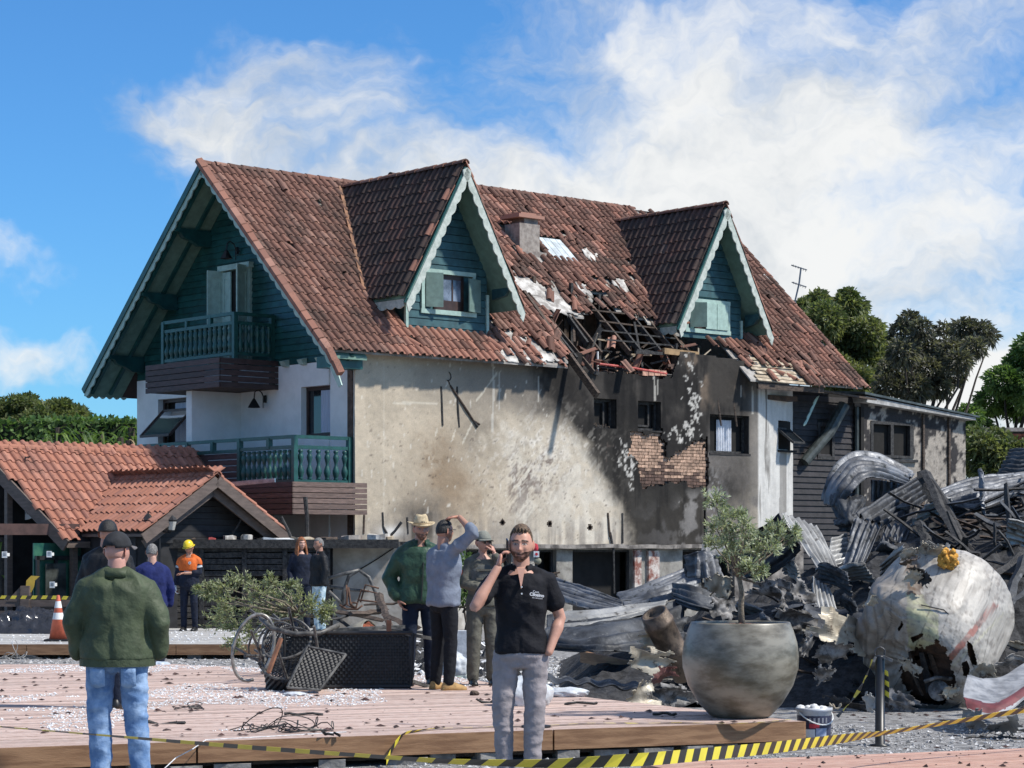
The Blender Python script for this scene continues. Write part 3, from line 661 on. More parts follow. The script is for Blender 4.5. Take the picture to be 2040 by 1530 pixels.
# masonry behind the render
b = MB()
for r in holed(0.02, 12.3, 1.72, 5.62, [w_ for w_ in WIN[:3]]): b.box((r[0], .075, r[2]), (r[1], .26, r[3]))
b.prism([(12.3, .075, 1.72), (13.35, .37, 1.72), (13.35, .37, 5.55), (12.3, .075, 5.55)], (0, .12, 0)); b.prism([(13.98, .55, 1.72), (14.14, .6, 1.72), (14.14, .6, 5.55), (13.98, .55, 5.55)], (0, .12, 0))
b.prism([(13.35, .37, 1.72), (13.98, .55, 1.72), (13.98, .55, 4.08), (13.35, .37, 4.08)], (0, .12, 0)); b.prism([(13.35, .37, 4.81), (13.98, .55, 4.81), (13.98, .55, 5.55), (13.35, .37, 5.55)], (0, .12, 0))
b.box((9.6, .075, 5.62), (12.3, .26, 6.2)); b.box((0.02, .075, 5.62), (6.5, .26, 5.95))
core = b.build('wall_core', mat('sooty mortar', (.10, .07, .055), .95, .3, 9, .4), house)
bw, bh = .215, .075; mb = MB(); mb.box((0, -.042, 0), (bw - .013, .01, bh - .012)); me_b = mb.mesh('brick', m_brick)
m_brickd = mat('sooted brick', (.10, .06, .045), .9, .4, 8, .3, 60, rand=.3); mb = MB(); mb.box((0, -.042, 0), (bw - .013, .01, bh - .012)); me_bd = mb.mesh('brick', m_brickd)
nb = 0
for r in range(20):
    z = 2.92 + r * bh
    for k in range(16):
        x = 7.75 + k * bw + (bw / 2 if r % 2 else 0)
        if inpoly(np.array([x + bw / 2]), np.array([z + .03]), [(p[0] + (p[0] - 9.2) * .07, p[1] + (p[1] - 3.7) * .1) for p in BRK])[0] and x + bw < 10.75:
            if x < 9 and z > 4.32 and x > 8.1: continue
            burnt = (3.62 - z) * 1.2 + abs(x - 9.0) * -.25 + random.gauss(0, .12) > .12
            link('brick', me_bd if burnt else me_b, core, M=Matrix.Translation((x, .07 + random.uniform(-.006, .006), z)) @ Matrix.Rotation(random.gauss(0, .012), 4, 'Y')); nb += 1
for k in range(26):                                # broken masonry along the torn wall head
    x = random.uniform(6.6, 9.4); link('brick', random.choice((me_b, me_bd, me_b)), core, M=Matrix.Translation((x, .1 + random.uniform(-.05, .1), 5.62 + random.uniform(0, .06) + (.25 if x > 9.25 else 0))) @ Matrix.Rotation(random.gauss(0, .4), 4, 'Z') @ Matrix.Rotation(random.gauss(0, .25), 4, 'Y'))
b = MB()
for k in range(4): b.box((8.35 + k * .2, -.05, 5.66 + .01 * k), (8.53 + k * .2, .12, 5.80 + random.uniform(-.02, .02)))
b.build('broken_masonry', mat('pale broken brick', (.48, .27, .19), .9, .3, 9, .4), house)
# openings of the front wall
def tunnel(b, x0, x1, z0, z1, y0, y1, sh=0.):
    b.box((x0 - .03, y0, z0 - .03), (x0, y1, z1 + .03)); b.box((x1, y0 + sh, z0 - .03), (x1 + .03, y1 + sh, z1 + .03)); b.box((x0, y0, z0 - .03), (x1, y1, z0)); b.box((x0, y0, z1), (x1, y1, z1 + .03))
def window(x0, x1, z0, z1, yoff, m_fr, label=None, curtain=None, glass=m_glass):
    b = MB(); tunnel(b, x0 + .002, x1 - .002, z0 + .002, z1 - .002, yoff + .012, yoff + .25); o = b.build('window', m_soot, house)
    f = MB()
    for r in ((x0, x1, z0, z0 + .06), (x0, x1, z1 - .06, z1), (x0, x0 + .06, z0 + .06, z1 - .06), (x1 - .06, x1, z0 + .06, z1 - .06)): f.box((r[0] + .004, yoff + .14, r[2] + .004), (r[1] - .004, yoff + .2, r[3] - .004))
    f.build('frame', m_fr, o)
    p = MB(); p.box((x0 + .01, yoff + .24, z0 + .01), (x1 - .01, yoff + .25, z1 - .01)); p.build('pane', glass, o)
    return o
m_soot = mat('sooted reveal', (.022, .02, .019), .9, .5, 5)
for i, (a, b_, c, d) in enumerate(WIN[:3]): w_ = window(a, b_, c, d, 0.0, m_char, glass=m_black)
# inner casements left ajar in the burnt windows, curtain in the large one
for (x0, x1, z0, z1) in ((6.95, 7.3, 4.45, 5.0), (8.3, 8.75, 4.5, 5.02)):
    b = MB(); b.beam((x0, .16, z0), (x0, .16, z1), .05, .05); b.beam((x1, .2, z0), (x1, .2, z1), .06, .05); b.beam((x0, .17, z1), (x1, .19, z1), .05, .05); b.beam((x0, .17, z0), (x1, .19, z0), .05, .05); b.build('casement', m_char, house)
cp = np.zeros((31, 2, 3)); 
for i in range(31): cp[i, :, 0] = 11.08 + i * .017; cp[i, :, 1] = .2 + .03 * math.sin(i * 1.25); cp[i, 0, 2] = 3.98; cp[i, 1, 2] = 4.74
b = MB(); b.grid(cp); o = b.build('curtain', mat('white curtain', (.62, .64, .68), .9, .12, 8), house, True)
for x in (10.95, 11.5):
    b = MB(); b.tube([(x - .06, -.02, 5.25), (x, -.03, 4.85), (x + .05, -.04, 4.58)], [.022, .03, .02], 6); b.build('hanging_lath', m_charbr, house)
b = MB()
for k in range(9): b.beam((6.86 + k * .07, .1, 4.42), (6.9 + k * .07 + random.gauss(0, .1), .12, 4.45 + random.random() * .1), .02, .01)
b.build('window_debris', m_charbr, house)
b = MB(); b.box((10.6, -.05, 3.88), (12.03, .14, 3.93)); b.build('sill', m_soot, house); b = MB(); b.box((8.2, -.03, 4.35), (9.0, .12, 4.39)); b.build('sill', m_soot, house); b = MB(); b.box((6.8, -.03, 4.35), (7.55, .12, 4.39)); b.build('sill', m_soot, house)
# corner awning window, pushed open
b = MB(); b.box((13.36, .4, 4.09), (13.97, .62, 4.80)); wo = b.build('window', m_black, house)
b = MB(); p0, p1 = V(13.36, .30, 4.62), V(13.97, .46, 4.62); dn = V(.12, -.42, -.36)
for q0, q1 in ((p0, p1), (p0 + dn, p1 + dn), (p0, p0 + dn), (p1, p1 + dn)): b.beam(q0, q1, .05, .05)
b.build('sash', m_char, wo); b = MB(); b.prism([p0, p1, p1 + dn, p0 + dn], (0, .004, .008)); b.build('pane', m_glass, wo)
b = MB(); b.box((13.33, .22, 4.03), (14.05, .45, 4.08)); b.build('sill', m_soot, wo)
# things on the wall: burnt conduits, cables, stubs, round vents
for p in ([(2.31, -.03, 5.12), (2.33, -.035, 4.7), (2.35, -.03, 4.28)], [(2.75, -.03, 5.14), (2.77, -.04, 4.7), (2.81, -.03, 4.26)], [(2.56, -.04, 5.15), (2.95, -.06, 4.7), (3.2, -.05, 4.42), (3.38, -.05, 4.34)], [(3.2, -.05, 4.42), (3.32, -.05, 4.28)],
          [(.22, -.03, 1.95), (.24, -.03, 2.35)], [(.72, -.03, 2.4), (.74, -.03, 2.1), (.82, -.06, 1.95)], [(1.38, -.03, 2.3), (1.4, -.03, 1.95)], [(7.24, -.04, 2.45), (7.27, -.05, 2.1), (7.3, -.06, 1.9)], [(7.7, -.04, 2.45), (7.7, -.05, 1.75)], [(7.3, -.06, 2.0), (7.38, -.08, 1.6), (7.4, -.08, .6)]):
    b = MB(); b.tube(p, .026, 6); b.build('burnt_conduit', m_char if random.random() < .6 else m_charbr, house)
b = MB(); a = [(2.54 + .0 * k, -.02, 5.95 - .1 * k) for k in range(6)] + [(2.52 + .06 * math.sin(k * .9), -.05, 5.4 - .03 * k + .04 * math.cos(k)) for k in range(8)] + [(2.56, -.04, 5.15)]; b.tube(a, .010, 5); b.build('cable', m_iron, house)
for hx, hz in ((4.05, 2.21), (5.45, 2.19), (6.68, 2.11)):
    b = MB(); b.lathe([(.07, 0), (.07, .06), (.05, .062), (.05, 0)], 12, M=Matrix.Translation((hx, .02, hz)) @ Matrix.Rotation(R(90), 4, 'X')); b.build('vent_pipe', m_charbr, house)
# ground floor: recessed band with openings
m_base = mat('stained white base', (.34, .31, .27), .9, scale=3, c2=(.60, .57, .51), bump=.3)
m_based = mat('burnt white base', (.07, .062, .056), .9, scale=3, c2=(.30, .27, .24), bump=.3)
HB = [(5.1, 5.76, .98, 1.60), (6.25, 8.15, -.3, 1.60), (9.8, 11.6, .2, 1.60), (3.1, 4.4, .6, 1.60)]
b = MB()
for r in holed(0, 8.15, -.3, 1.66, HB): b.box((r[0], .08, r[2]), (r[1], .3, r[3]))
b.build('base_wall', m_base, house)
b = MB()
for r in holed(8.15, 14.1, -.3, 1.66, HB): b.box((r[0], .08, r[2]), (r[1], .3, r[3]))
b.build('base_wall', m_based, house)
b = MB(); cpts = [(x, -.06 + .05 * float(fbm(x, 0, 2, 3, 5)), 1.68 + .05 * (float(fbm(x, 3., 1.5, 3, 6)) - .5) ) for x in np.arange(-.1, 14, .25)]
for i in range(len(cpts) - 1): b.beam(cpts[i], cpts[i + 1], .2, .09)
b.build('ledge', m_based, house)
for a, b_, c, d in HB:
    bb = MB(); bb.box((a + .01, .5, c), (b_ - .01, .52, d)); o = bb.build('opening', m_black, house)
    bb = MB()
    for r in ((a, a + .05, c, d), (b_ - .05, b_, c, d), (a + .05, b_ - .05, d - .05, d)): bb.box((r[0], .2, r[2]), (r[1], .26, r[3]))
    bb.build('frame', m_char, o)
b = MB(); b.box((8.16, .02, -.2), (8.38, .08, 1.6)); b.box((8.6, .0, -.2), (8.95, .08, 1.58)); b.build('cracked_pier', mat('flaking red pier', (.20, .07, .05), .9, scale=6, c2=(.55, .50, .45), bump=.5), house)
b = MB()
for k in range(30): b.beam((5.1 + random.random() * .7, .04 + random.random() * .06, 1.0), (5.1 + random.random() * .7, .02, 1.02 + random.random() * .08), .05, .03)
b.build('sill_rubble', m_charbr, house)

# ------------------------------------------------------------------ gable side
zr = lambda y: min(6.1 + SL * y, 6.1 + SL * 4.28 - SL * (y - 4.28)) - .12
GW = [(.89, 1.89, 4.02, 5.1), (6.2, 7.63, 4.03, 5.12)]
b = MB()
for r in holed(.0, 8.56, -.3, 5.6, GW): b.box((.0 if r[0] > .0 else .04, r[0] + (.04 if r[0] == 0 else 0), r[2]), (.28, r[1], r[3]))
gw = b.build('gable_wall', m_white, house)
b = MB(); b.box((.3, 8.3, -.3), (14.1, 8.5, 5.6)); b.box((13.9, .62, -.3), (14.12, 8.3, 5.6)); b.prism([(14.0, .4, 5.6), (14.0, 8.9, 5.6), (14.0, 4.7, 10.2)], (.1, 0, 0)); b.build('rear_wall', m_white, house)
for i, (a, b_, c, d) in enumerate(GW):
    f = MB()
    for r in ((a, b_, c, c + .08), (a, b_, d - .08, d), (a, a + .07, c + .08, d - .08), (b_ - .07, b_, c + .08, d - .08)): f.box((.14, r[0], r[2]), (.2, r[1], r[3]))
    wo = f.build('window', m_brownframe, house)
    p = MB(); p.box((.17, a + .07, c + .08), (.175, b_ - .07, d - .08)) if i == 0 else p.box((.3, a, c), (.31, b_, d))
    p.build('pane', m_glass if i == 0 else m_black, wo)
    cp = np.zeros((25, 2, 3)); ca, cb = (a + .1, a + .5) if i == 0 else (a + .05, b_ - .35)
    for k in range(25): cp[k, :, 1] = ca + (cb - ca) * k / 24; cp[k, :, 0] = (.155 if i == 0 else .24) + .012 * math.sin(k * 1.4); cp[k, 0, 2] = c + .09; cp[k, 1, 2] = d - .09
    q = MB(); q.grid(cp); q.build('curtain', m_curtain, wo, True)
# sash of the left window, hinged at its top and pushed out
b = MB(); p0, p1 = V(.1, 6.3, 4.85), V(.1, 7.55, 4.85); dn = V(-.62, 0, -.62)
for q0, q1 in ((p0, p1), (p0 + dn, p1 + dn), (p0, p0 + dn), (p1, p1 + dn)): b.beam(q0, q1, .055, .055)
sa = b.build('window_sash', m_brownframe, house); b = MB(); b.prism([p0, p1, p1 + dn, p0 + dn], (.003, 0, -.003)); b.build('pane', mat('thin glass', (.30, .36, .38), .05, .1, 2, trans=.85), sa)
# green boarded gable: every board its own piece
b = MB(); b.prism([(.03, .05, 5.6), (.03, 8.5, 5.6), (.03, 8.5, zr(8.5)), (.03, 4.28, zr(4.28)), (.03, .05, zr(.05))], (.1, 0, 0)); gs = b.build('gable_siding', m_green, house)
z = 5.62
while z < 9.75:
    z1 = z + .133; zt = min(z1, 9.8); lo = max(.0, (zt + .12 - 6.1) / SL); hi = 8.56 - lo
    segs = [(lo, hi)]
    if z < 7.85: segs = [(lo, 3.82), (4.86, hi)]
    for y0, y1 in segs:
        b = MB(); b.add([V(.0, y0, z), V(.0, y1, z), V(.022, y1, z1), V(.022, y0, z1), V(.035, y0, z), V(.035, y1, z), V(.035, y1, z1), V(.035, y0, z1)], [(3, 2, 1, 0), (4, 5, 6, 7), (0, 1, 5, 4), (1, 2, 6, 5), (2, 3, 7, 6), (3, 0, 4, 7)])
        b.build('plank', m_green, gs)
    z += .142
# balcony door with its leaves
b = MB(); b.box((.0, 3.84, 5.6), (.025, 4.84, 7.83)); dr = b.build('balcony_door', m_black, house)
b = MB(); b.box((-.12, 3.7, 7.85), (.02, 4.95, 7.97)); b.box((-.05, 4.82, 5.7), (.02, 4.92, 7.85)); b.box((-.05, 3.76, 5.7), (.02, 3.86, 7.85)); b.build('door_frame', m_mint, dr)
def leaf(p, q, z0, z1, parent):
    p = V(*p, 0); q = V(*q, 0); n = V((q - p).y, -(q - p).x, 0).normalized() * .035; d = (q - p)
    b = MB()
    for a0, a1, za_, zb_ in ((0, .18, z0, z1), (.82, 1, z0, z1), (.18, .82, z0, z0 + .25), (.18, .82, z1 - .15, z1), (.18, .82, z0 + .95, z0 + 1.05)):
        b.prism([p + d * a0 + V(0, 0, za_), p + d * a1 + V(0, 0, za_), p + d * a1 + V(0, 0, zb_), p + d * a0 + V(0, 0, zb_)], n)
    b.prism([p + d * .18 + V(0, 0, z0 + .2) + n * .35, p + d * .82 + V(0, 0, z0 + .2) + n * .35, p + d * .82 + V(0, 0, z1 - .1) + n * .35, p + d * .18 + V(0, 0, z1 - .1) + n * .35], n * .3)
    b.build('door_leaf', m_mint, parent)
leaf((-.05, 4.86), (-.40, 4.92), 5.75, 7.86, dr); leaf((-.03, 4.80), (-.03, 4.5), 5.75, 7.82, dr); leaf((-.06, 3.84), (-.42, 3.70), 5.75, 7.9, dr)
# fin wall under the balcony
b = MB(); b.box((-1.29, 4.18, 1.9), (0, 4.4, 5.09)); b.build('fin_wall', m_white, house)
# overhang: soffit boards, rafters, brackets, scalloped verge boards
b = MB()
for s in (0, 1):
    for k in range(2):
        x = -.86 + k * .5; y0, y1 = (4.28, -.4) if s == 0 else (4.28, 9.2)
        zz = lambda y: (6.1 + SL * (y if s == 0 else 8.56 - y)) - .17
        b.beam((x, y0, zz(y0)), (x, y1, zz(y1)), .08, .13, up=(0, 0, 1))
b.build('rafter', m_green, house)
b = MB(); b.prism([(-.95, 4.28, 9.99), (-.95, 9.3, 5.30), (-.95, 9.3, 5.24), (-.95, 4.28, 9.93)], (.97, 0, 0)); b.prism([(-.95, 4.28, 9.98), (-.95, 4.28, 9.92), (-.95, -.42, 5.53), (-.95, -.42, 5.60)], (.97, 0, 0)); b.build('soffit', m_soffit, house)
for y, zt in ((5.45, 8.82), (6.85, 7.5), (8.3, 6.15), (.45, 6.35), (1.8, 7.6), (3.1, 8.8)):
    b = MB(); b.prism([(-.93, y - .07, zt), (.0, y - .07, zt), (.0, y - .07, zt - .36), (-.32, y - .07, zt - .36), (-.5, y - .07, zt - .26), (-.72, y - .07, zt - .2), (-.8, y - .07, zt - .1), (-.93, y - .07, zt - .08)], (0, .14, 0)); b.build('bracket', m_green, house)
b = MB(); up = V(0, -SL, 1).normalized(); barge(b, (-.98, 4.28, 10.06), (-.98, -.62, 5.47), V(0, -SL, 1), (.03, 0, 0), .155, .3, .05); t = V(0, -1, -SL).normalized(); lo = V(-.98, -.62, 5.47)
b.prism([lo, lo - up * .2, lo + t * .5 - up * .3, lo + t * .55 - up * .2], (.028, 0, 0)); b.build('verge_board', m_mint, house)
b = MB(); barge(b, (-.98, 4.28, 10.06), (-.98, 9.35, 5.32), V(0, SL, 1), (.03, 0, 0), .155, .3, .05); b.build('verge_board', m_mint, house)
b = MB(); barge(b, (-.95, 9.33, 5.33), (0.2, 9.33, 5.33), (0, 0, 1), (0, .02, 0), .1, .18, .07); b.build('eave_board', m_mint, house)
for y0, y1, z0, z1 in ((4.28, -.5, 10.08, 5.63), (4.28, 9.35, 10.08, 5.36)):
    b = MB(); b.beam((-1.0, y0, z0), (-1.0, y1, z1), .03, .14); b.build('verge_rafter', m_green, house)
nt_ = 22
for k in range(nt_):                                # verge tiles on the left edge
    f = k / nt_; y = -.5 + f * 4.78; link('verge_tile', me_ridge_v if k else (me_ridge_v := MB().prism([(0, 0, 0), (.12, 0, .05), (.12, 0, -.09), (0, 0, -.09)], (0, .33, 0)).mesh('verge_tile', m_tilelt)), roof, M=frame((-1.09, y, roof_z(y) + .08), (1, 0, 0), ys))
for k in range(2): link('verge_tile', me_ridge_v, roof, M=frame((-1.09 + .0 * k, -.72 - .22 * k, roof_z(-.5) - .18 - .26 * k), (1, 0, 0), (0, .6, .8)))
# small mint joist ends and eave beam
for y in (.45, 1.1, 1.75, 2.4):
    b = MB(); b.prism([(-.16, y - .08, 5.68), (0, y - .08, 5.72), (0, y - .08, 5.56), (-.1, y - .08, 5.58)], (0, .16, 0)); b.build('joist_end', m_mint, house)
b = MB(); b.box((-.9, -.3, 5.35), (.0, .08, 5.58)); b.build('eave_beam', m_green, house)
# balusters
def baluster_mesh(h, r):
    pr = [(.5, 0), (.75, .03), (.55, .07), (.62, .1), (1., .24), (.95, .33), (.6, .45), (.42, .52), (.55, .6), (.9, .74), (.75, .82), (.45, .88), (.75, .93), (.7, .97), (.5, 1)]
    return MB().lathe([(a * r, z * h) for a, z in pr], 10).mesh('baluster', m_greenrail, True)
me_bal = baluster_mesh(.62, .07)
def slats(parent, p, q, z0, z1, n, m, name='slat', th=.03, out=(0, 0, 0)):
    h = (z1 - z0) / n
    for k in range(n):
        b = MB(); b.prism([V(*p, z0 + k * h + .008), V(*q, z0 + k * h + .008), V(*q, z0 + (k + 1) * h - .008), V(*p, z0 + (k + 1) * h - .008)], V(*out) * th); b.build(name, m, parent)
def rail(parent, p, q, zs, wd=.07, h=.07):
    for z in zs:
        b = MB(); b.beam((*p, z), (*q, z), wd, h); b.build('rail', m_greenrail, parent)
def balusters(parent, p, q, z, n):
    for k in range(n):
        f = (k + .5) / n; link('baluster', me_bal, parent, M=Matrix.Translation((p[0] + (q[0] - p[0]) * f, p[1] + (q[1] - p[1]) * f, z)))
def post(parent, x, y, z0, z1, s=.1): b = MB(); b.box((x - s / 2, y - s / 2, z0), (x + s / 2, y + s / 2, z1)); b.build('post', m_greenrail, parent)
b = MB(); b.box((-1.5, 2.76, 5.10), (-.0, 5.7, 5.16)); b.box((-.98, 3.0, 5.16), (-.02, 5.7, 5.2)); b.box((-1.48, 5.66, 5.1), (0, 5.7, 5.7)); bal1 = b.build('upper_balcony', m_charbr, house)
slats(bal1, (-1.52, 2.73), (-1.52, 5.71), 5.08, 5.72, 5, m_darkwood, out=(1, 0, 0)); slats(bal1, (-1.52, 2.73), (.0, 2.73), 5.08, 5.72, 5, m_darkwood, out=(0, 1, 0))
rail(bal1, (-1.01, 2.92), (-1.01, 5.75), (5.84, 6.5, 6.7)); rail(bal1, (-1.01, 2.92), (0, 2.92), (5.84, 6.5, 6.7))
balusters(bal1, (-1.01, 2.98), (-1.01, 5.7), 5.86, 14); balusters(bal1, (-.95, 2.92), (-.05, 2.92), 5.86, 6)
for x, y in ((-1.01, 2.92), (-1.01, 5.75), (-.04, 2.92)): post(bal1, x, y, 5.2, 6.72)
for y in (3.85, 4.8): post(bal1, -1.01, y, 6.5, 6.7, .08)
b = MB(); b.box((-1.8, -.34, 2.36), (-.0, .0, 2.42)); b.box((-1.8, .0, 2.36), (-.02, 6.2, 2.42)); b.box((-1.42, .12, 2.9), (-.02, 6.2, 2.96)); bal2 = b.build('lower_balcony', m_charbr, house)
slats(bal2, (-1.83, -.37), (.06, -.37), 2.33, 3.0, 6, m_sunlitwood, out=(0, 1, 0)); slats(bal2, (-1.83, -.37), (-1.83, 2.4), 2.33, 3.0, 6, m_darkwood, out=(1, 0, 0))  # right face gets the sunlit copy, left face the dark boards
rail(bal2, (-1.44, .1), (0, .1), (3.02, 3.72, 3.93)); rail(bal2, (-1.44, .1), (-1.44, 2.08), (3.02, 3.72)); rail(bal2, (-1.44, .1), (-1.44, 6.35), (3.93,)); rail(bal2, (-1.44, 2.08), (-1.44, 6.35), (3.70,))
balusters(bal2, (-1.4, .1), (-.06, .1), 3.05, 6); balusters(bal2, (-1.44, .16), (-1.44, 2.02), 3.05, 10)
for x, y in ((-1.44, .1), (-.05, .1), (-1.44, 2.08)): post(bal2, x, y, 2.96, 3.95)
for y in (1.0, 3.1, 4.1, 5.2, 6.3): post(bal2, -1.44, y, 3.70, 3.93, .1)
slats(bal2, (-1.44, 2.1), (-1.44, 6.3), 2.6, 3.66, 8, m_darkwood, out=(1, 0, 0))
# gooseneck lamps on the gable
def gooseneck(loc):
    x, y, z = loc; b = MB(); b.box((x + .26, y - .04, z - .02), (x + .3, y + .04, z + .14)); b.tube([(x + .27, y, z + .06), (x + .2, y, z + .2), (x + .1, y, z + .26), (x + .02, y, z + .2), (x, y, z + .04)], .014, 6); b.tube([(x + .24, y, z + .1), (x + .24, y, z - .14)], .01, 5); b.beam((x + .3, y, z + .06), (.02, y, z + .06), .02, .02)
    o = b.build('wall_lamp', m_iron, house); b = MB(); b.lathe([(.02, .06), (.04, .03), (.14, -.14), (.13, -.14), (.03, .0)], 14, c=(x, y, z)); b.build('lamp_shade', m_iron, o)
gooseneck((-.32, 3.2, 4.85)); gooseneck((-.34, 4.25, 8.2))
# ladder on the lower balcony
lad = thing('aluminium_ladder', HM @ V(-2.3, 1.8, 2.95), 'grey aluminium ladder lying along the edge of the lower balcony', 'ladder', rz=HZ)
for y in (-.17, .17):
    b = MB(); b.beam((-.2, y - .95, .0), (.05, y + .6 - 2.6, .06), .03, .08); b.build('side_rail', mat('aluminium', (.35, .37, .39), .35, .2, 9, metal=.8), lad)
# ------------------------------------------------------------------ ground
def gz0(y): return -.12 * float(sstep(22., 31., np.array(y)))
yy = [-60, 5, 12, 15, 18, 20, 22, 23, 24, 25, 26, 27, 28, 29, 30, 31, 33, 40, 60, 120, 400, 3000]; xx = [-3000, -400, -60, -20, -8, 0, 8, 20, 60, 400, 3000]
P = np.array([[(x, y, gz0(y)) for x in xx] for y in yy], float)
b = MB(); b.grid(P[:, ::-1]); g = b.build('ground', mat('grey gravel', (.12, .117, .115), .95, scale=9, c2=(.34, .335, .33), bump=1., bscale=55, detail=9.)); g['kind'] = 'structure'
# ------------------------------------------------------------------ decks
m_deck = mat('bleached pink deck boards', (.40, .275, .225), .8, scale=5, c2=(.56, .44, .385), stretch=(2.5, 9, 1), bump=.25, bscale=50, rand=.2, detail=9.)
m_deckn = mat('reddish deck boards', (.40, .21, .155), .75, scale=6, c2=(.56, .37, .29), stretch=(1.5, 9, 1), bump=.3, bscale=40, rand=.12, detail=9.)
m_fascia = mat('brown edge board', (.18, .09, .042), .7, scale=4, c2=(.31, .175, .09), stretch=(.6, .6, 6), bump=.2, bscale=40, detail=8.)
m_deckg = mat('dusty grey deck boards', (.30, .29, .275), .85, scale=5, c2=(.52, .51, .49), stretch=(1, 4, 1), rand=.1)
m_conc = mat('concrete block', (.24, .23, .215), .95, .3, 8, .4)
def clip_strip(poly, o, e, n, a0, a1):
    """x-interval of a convex polygon along e between offsets a0,a1 along n (inner of both edges)"""
    r = []
    for a in (a0, a1):
        xs = []
        for i in range(len(poly)):
            p, q = poly[i], poly[(i + 1) % len(poly)]; d0, d1 = (p - o).dot(n) - a, (q - o).dot(n) - a
            if (d0 < 0) != (d1 < 0): t = d0 / (d0 - d1); xs.append((p + (q - p) * t - o).dot(e))
        if len(xs) < 2: return None
        r.append((min(xs), max(xs)))
    return r
def deck(name, poly, e, z, wd, m, label, th=.035):
    o = poly[0]; n = V(-e.y, e.x, 0); d = thing(name, (o.x, o.y, z), label, 'deck')
    am = max((p - o).dot(n) for p in poly); a = .004
    while a + wd < am:
        r = clip_strip(poly, o, e, n, a, a + wd - .008)
        if r:
            (l0, r0), (l1, r1) = r; pts = [e * l0 + n * a, e * r0 + n * a, e * r1 + n * (a + wd - .008), e * l1 + n * (a + wd - .008)]
            zz = random.uniform(-.003, .003); b = MB(); b.prism([V(p.x, p.y, zz - th) for p in pts], (0, 0, th)); b.build('plank', m, d)
        a += wd
    return d, n
e1 = V(.931, .365, 0).normalized()
pf = lambda px, py, z: V(*(on(px, py, z).xy), 0)
p0 = V(-3.73, 16.1, 0) - e1 * 1.6; p1 = V(2.44, 18.52, 0)
poly1 = [p0, p1, V(.55, 21.7, 0), V(-.7, 24.9, 0), V(-4.3, 27.4, 0), V(-10, 27.0, 0), V(-9.5, 20, 0)]
fd, n1_ = deck('front_deck', poly1, e1, .24, .145, m_deck, 'low pinkish board deck scattered with white fragments, on concrete blocks')
for a0, a1 in ((0, 3.05), (3.06, 5.95), (5.96, (p1 - p0).length)):
    b = MB(); pA = e1 * a0 + V(0, 0, -.16); pB = e1 * (a1 - .006) + V(0, 0, -.16); b.prism([pA - n1_ * .03, pB - n1_ * .03, pB, pA], (0, 0, .158)); b.build('edge_board', m_fascia, fd)
b = MB(); b.prism([V(0, 0, -.2) + n1_ * .08, e1 * ((p1 - p0).length - .1) + n1_ * .08 + V(0, 0, -.2), e1 * ((p1 - p0).length - .1) + n1_ * .14 + V(0, 0, -.2), n1_ * .14 + V(0, 0, -.2)], (0, 0, .16)); b.build('joist', m_charbr, fd)
b = MB(); q1 = V(.55, 21.7, 0) - p0; q0 = p1 - p0; dd = (q1 - q0).normalized(); nn = V(dd.y, -dd.x, 0); b.prism([q0 + V(0, 0, -.16), q0 + nn * .03 + V(0, 0, -.16), q1 + nn * .03 + V(0, 0, -.16), q1 + V(0, 0, -.16)], (0, 0, .155)); b.build('edge_board', m_fascia, fd)
for px in (250, 330, 420, 610, 760, 830, 930, 1085, 1180, 1275, 1365, 1432, 1500, 1565):
    t = (px / 1600); q = p0 + e1 * 1.6 + (p1 - p0 - e1 * 1.6) * t; b = MB(); s = random.uniform(.08, .16)
    M = Matrix.Translation(q - p0 + n1_ * random.uniform(.02, .1)) @ Matrix.Rotation(.37 + random.gauss(0, .15), 4, 'Z'); b.box((-s, -.06, -.25), (s, .12, -.165 + random.uniform(-.02, 0)), M); b.build('support_block', m_conc, fd)
b = MB(); b.prism([p - p0 + n1_ * .5 + V(0, 0, -.24) for p in poly1[:5]], (0, 0, .02)); b.build('under_deck_shade', m_black, fd)  # black sheet below the boards, shade painted as its colour
pn = [V(.9, 15.35, 0), V(5.2, 17.04, 0), V(6.4, 14, 0), V(2.1, 12.2, 0)]
nd = thing('near_deck', (pn[0].x, pn[0].y, .2), 'reddish board platform in front of the black rope post', 'deck')
for k in range(22):
    b = MB(); a = k * .145; nv_ = -n1_; l = .0 + random.uniform(-.01, .01)
    b.prism([e1 * l + nv_ * a, e1 * l + nv_ * (a + .137), e1 * 5.2 + nv_ * (a + .137), e1 * 5.2 + nv_ * a][::-1], (0, 0, -.04)); b.build('plank', m_deckn, nd)
b = MB(); b.prism([V(0, 0, -.2) - n1_ * .02, e1 * 5 - n1_ * .02 + V(0, 0, -.2), e1 * 5 - n1_ * .06 + V(0, 0, -.2), -n1_ * .06 + V(0, 0, -.2)], (0, 0, .155)); b.prism([V(0.02, 0, -.2), -n1_ * 3 + V(0.02, 0, -.2), -n1_ * 3 + V(.06, 0, -.2), V(.06, 0, -.2)], (0, 0, .155)); b.build('joist', m_fascia, nd)
bd = thing('back_deck', (-8, 35.5, .12), 'dusty grey deck with brown edge in front of the slatted screen', 'deck')
for k in range(45):
    b = MB(); b.box((-3.2, k * .15, -.035), (5.2, k * .15 + .142, random.uniform(-.002, .002))); b.build('plank', m_deckg, bd)
for x0, x1 in ((-3.2, .2), (.21, 2.6), (2.61, 5.2)):
    b = MB(); b.box((x0, -.035, -.17), (x1, -.002, -.003)); b.build('edge_board', m_fascia, bd)
for k in range(9): b = MB(); x = -2.6 + k * .9 + random.gauss(0, .1); b.box((x, .05, -.24), (x + .22, .3, -.04)); b.build('support_block', m_white if k in (2, 4) else m_conc, bd)
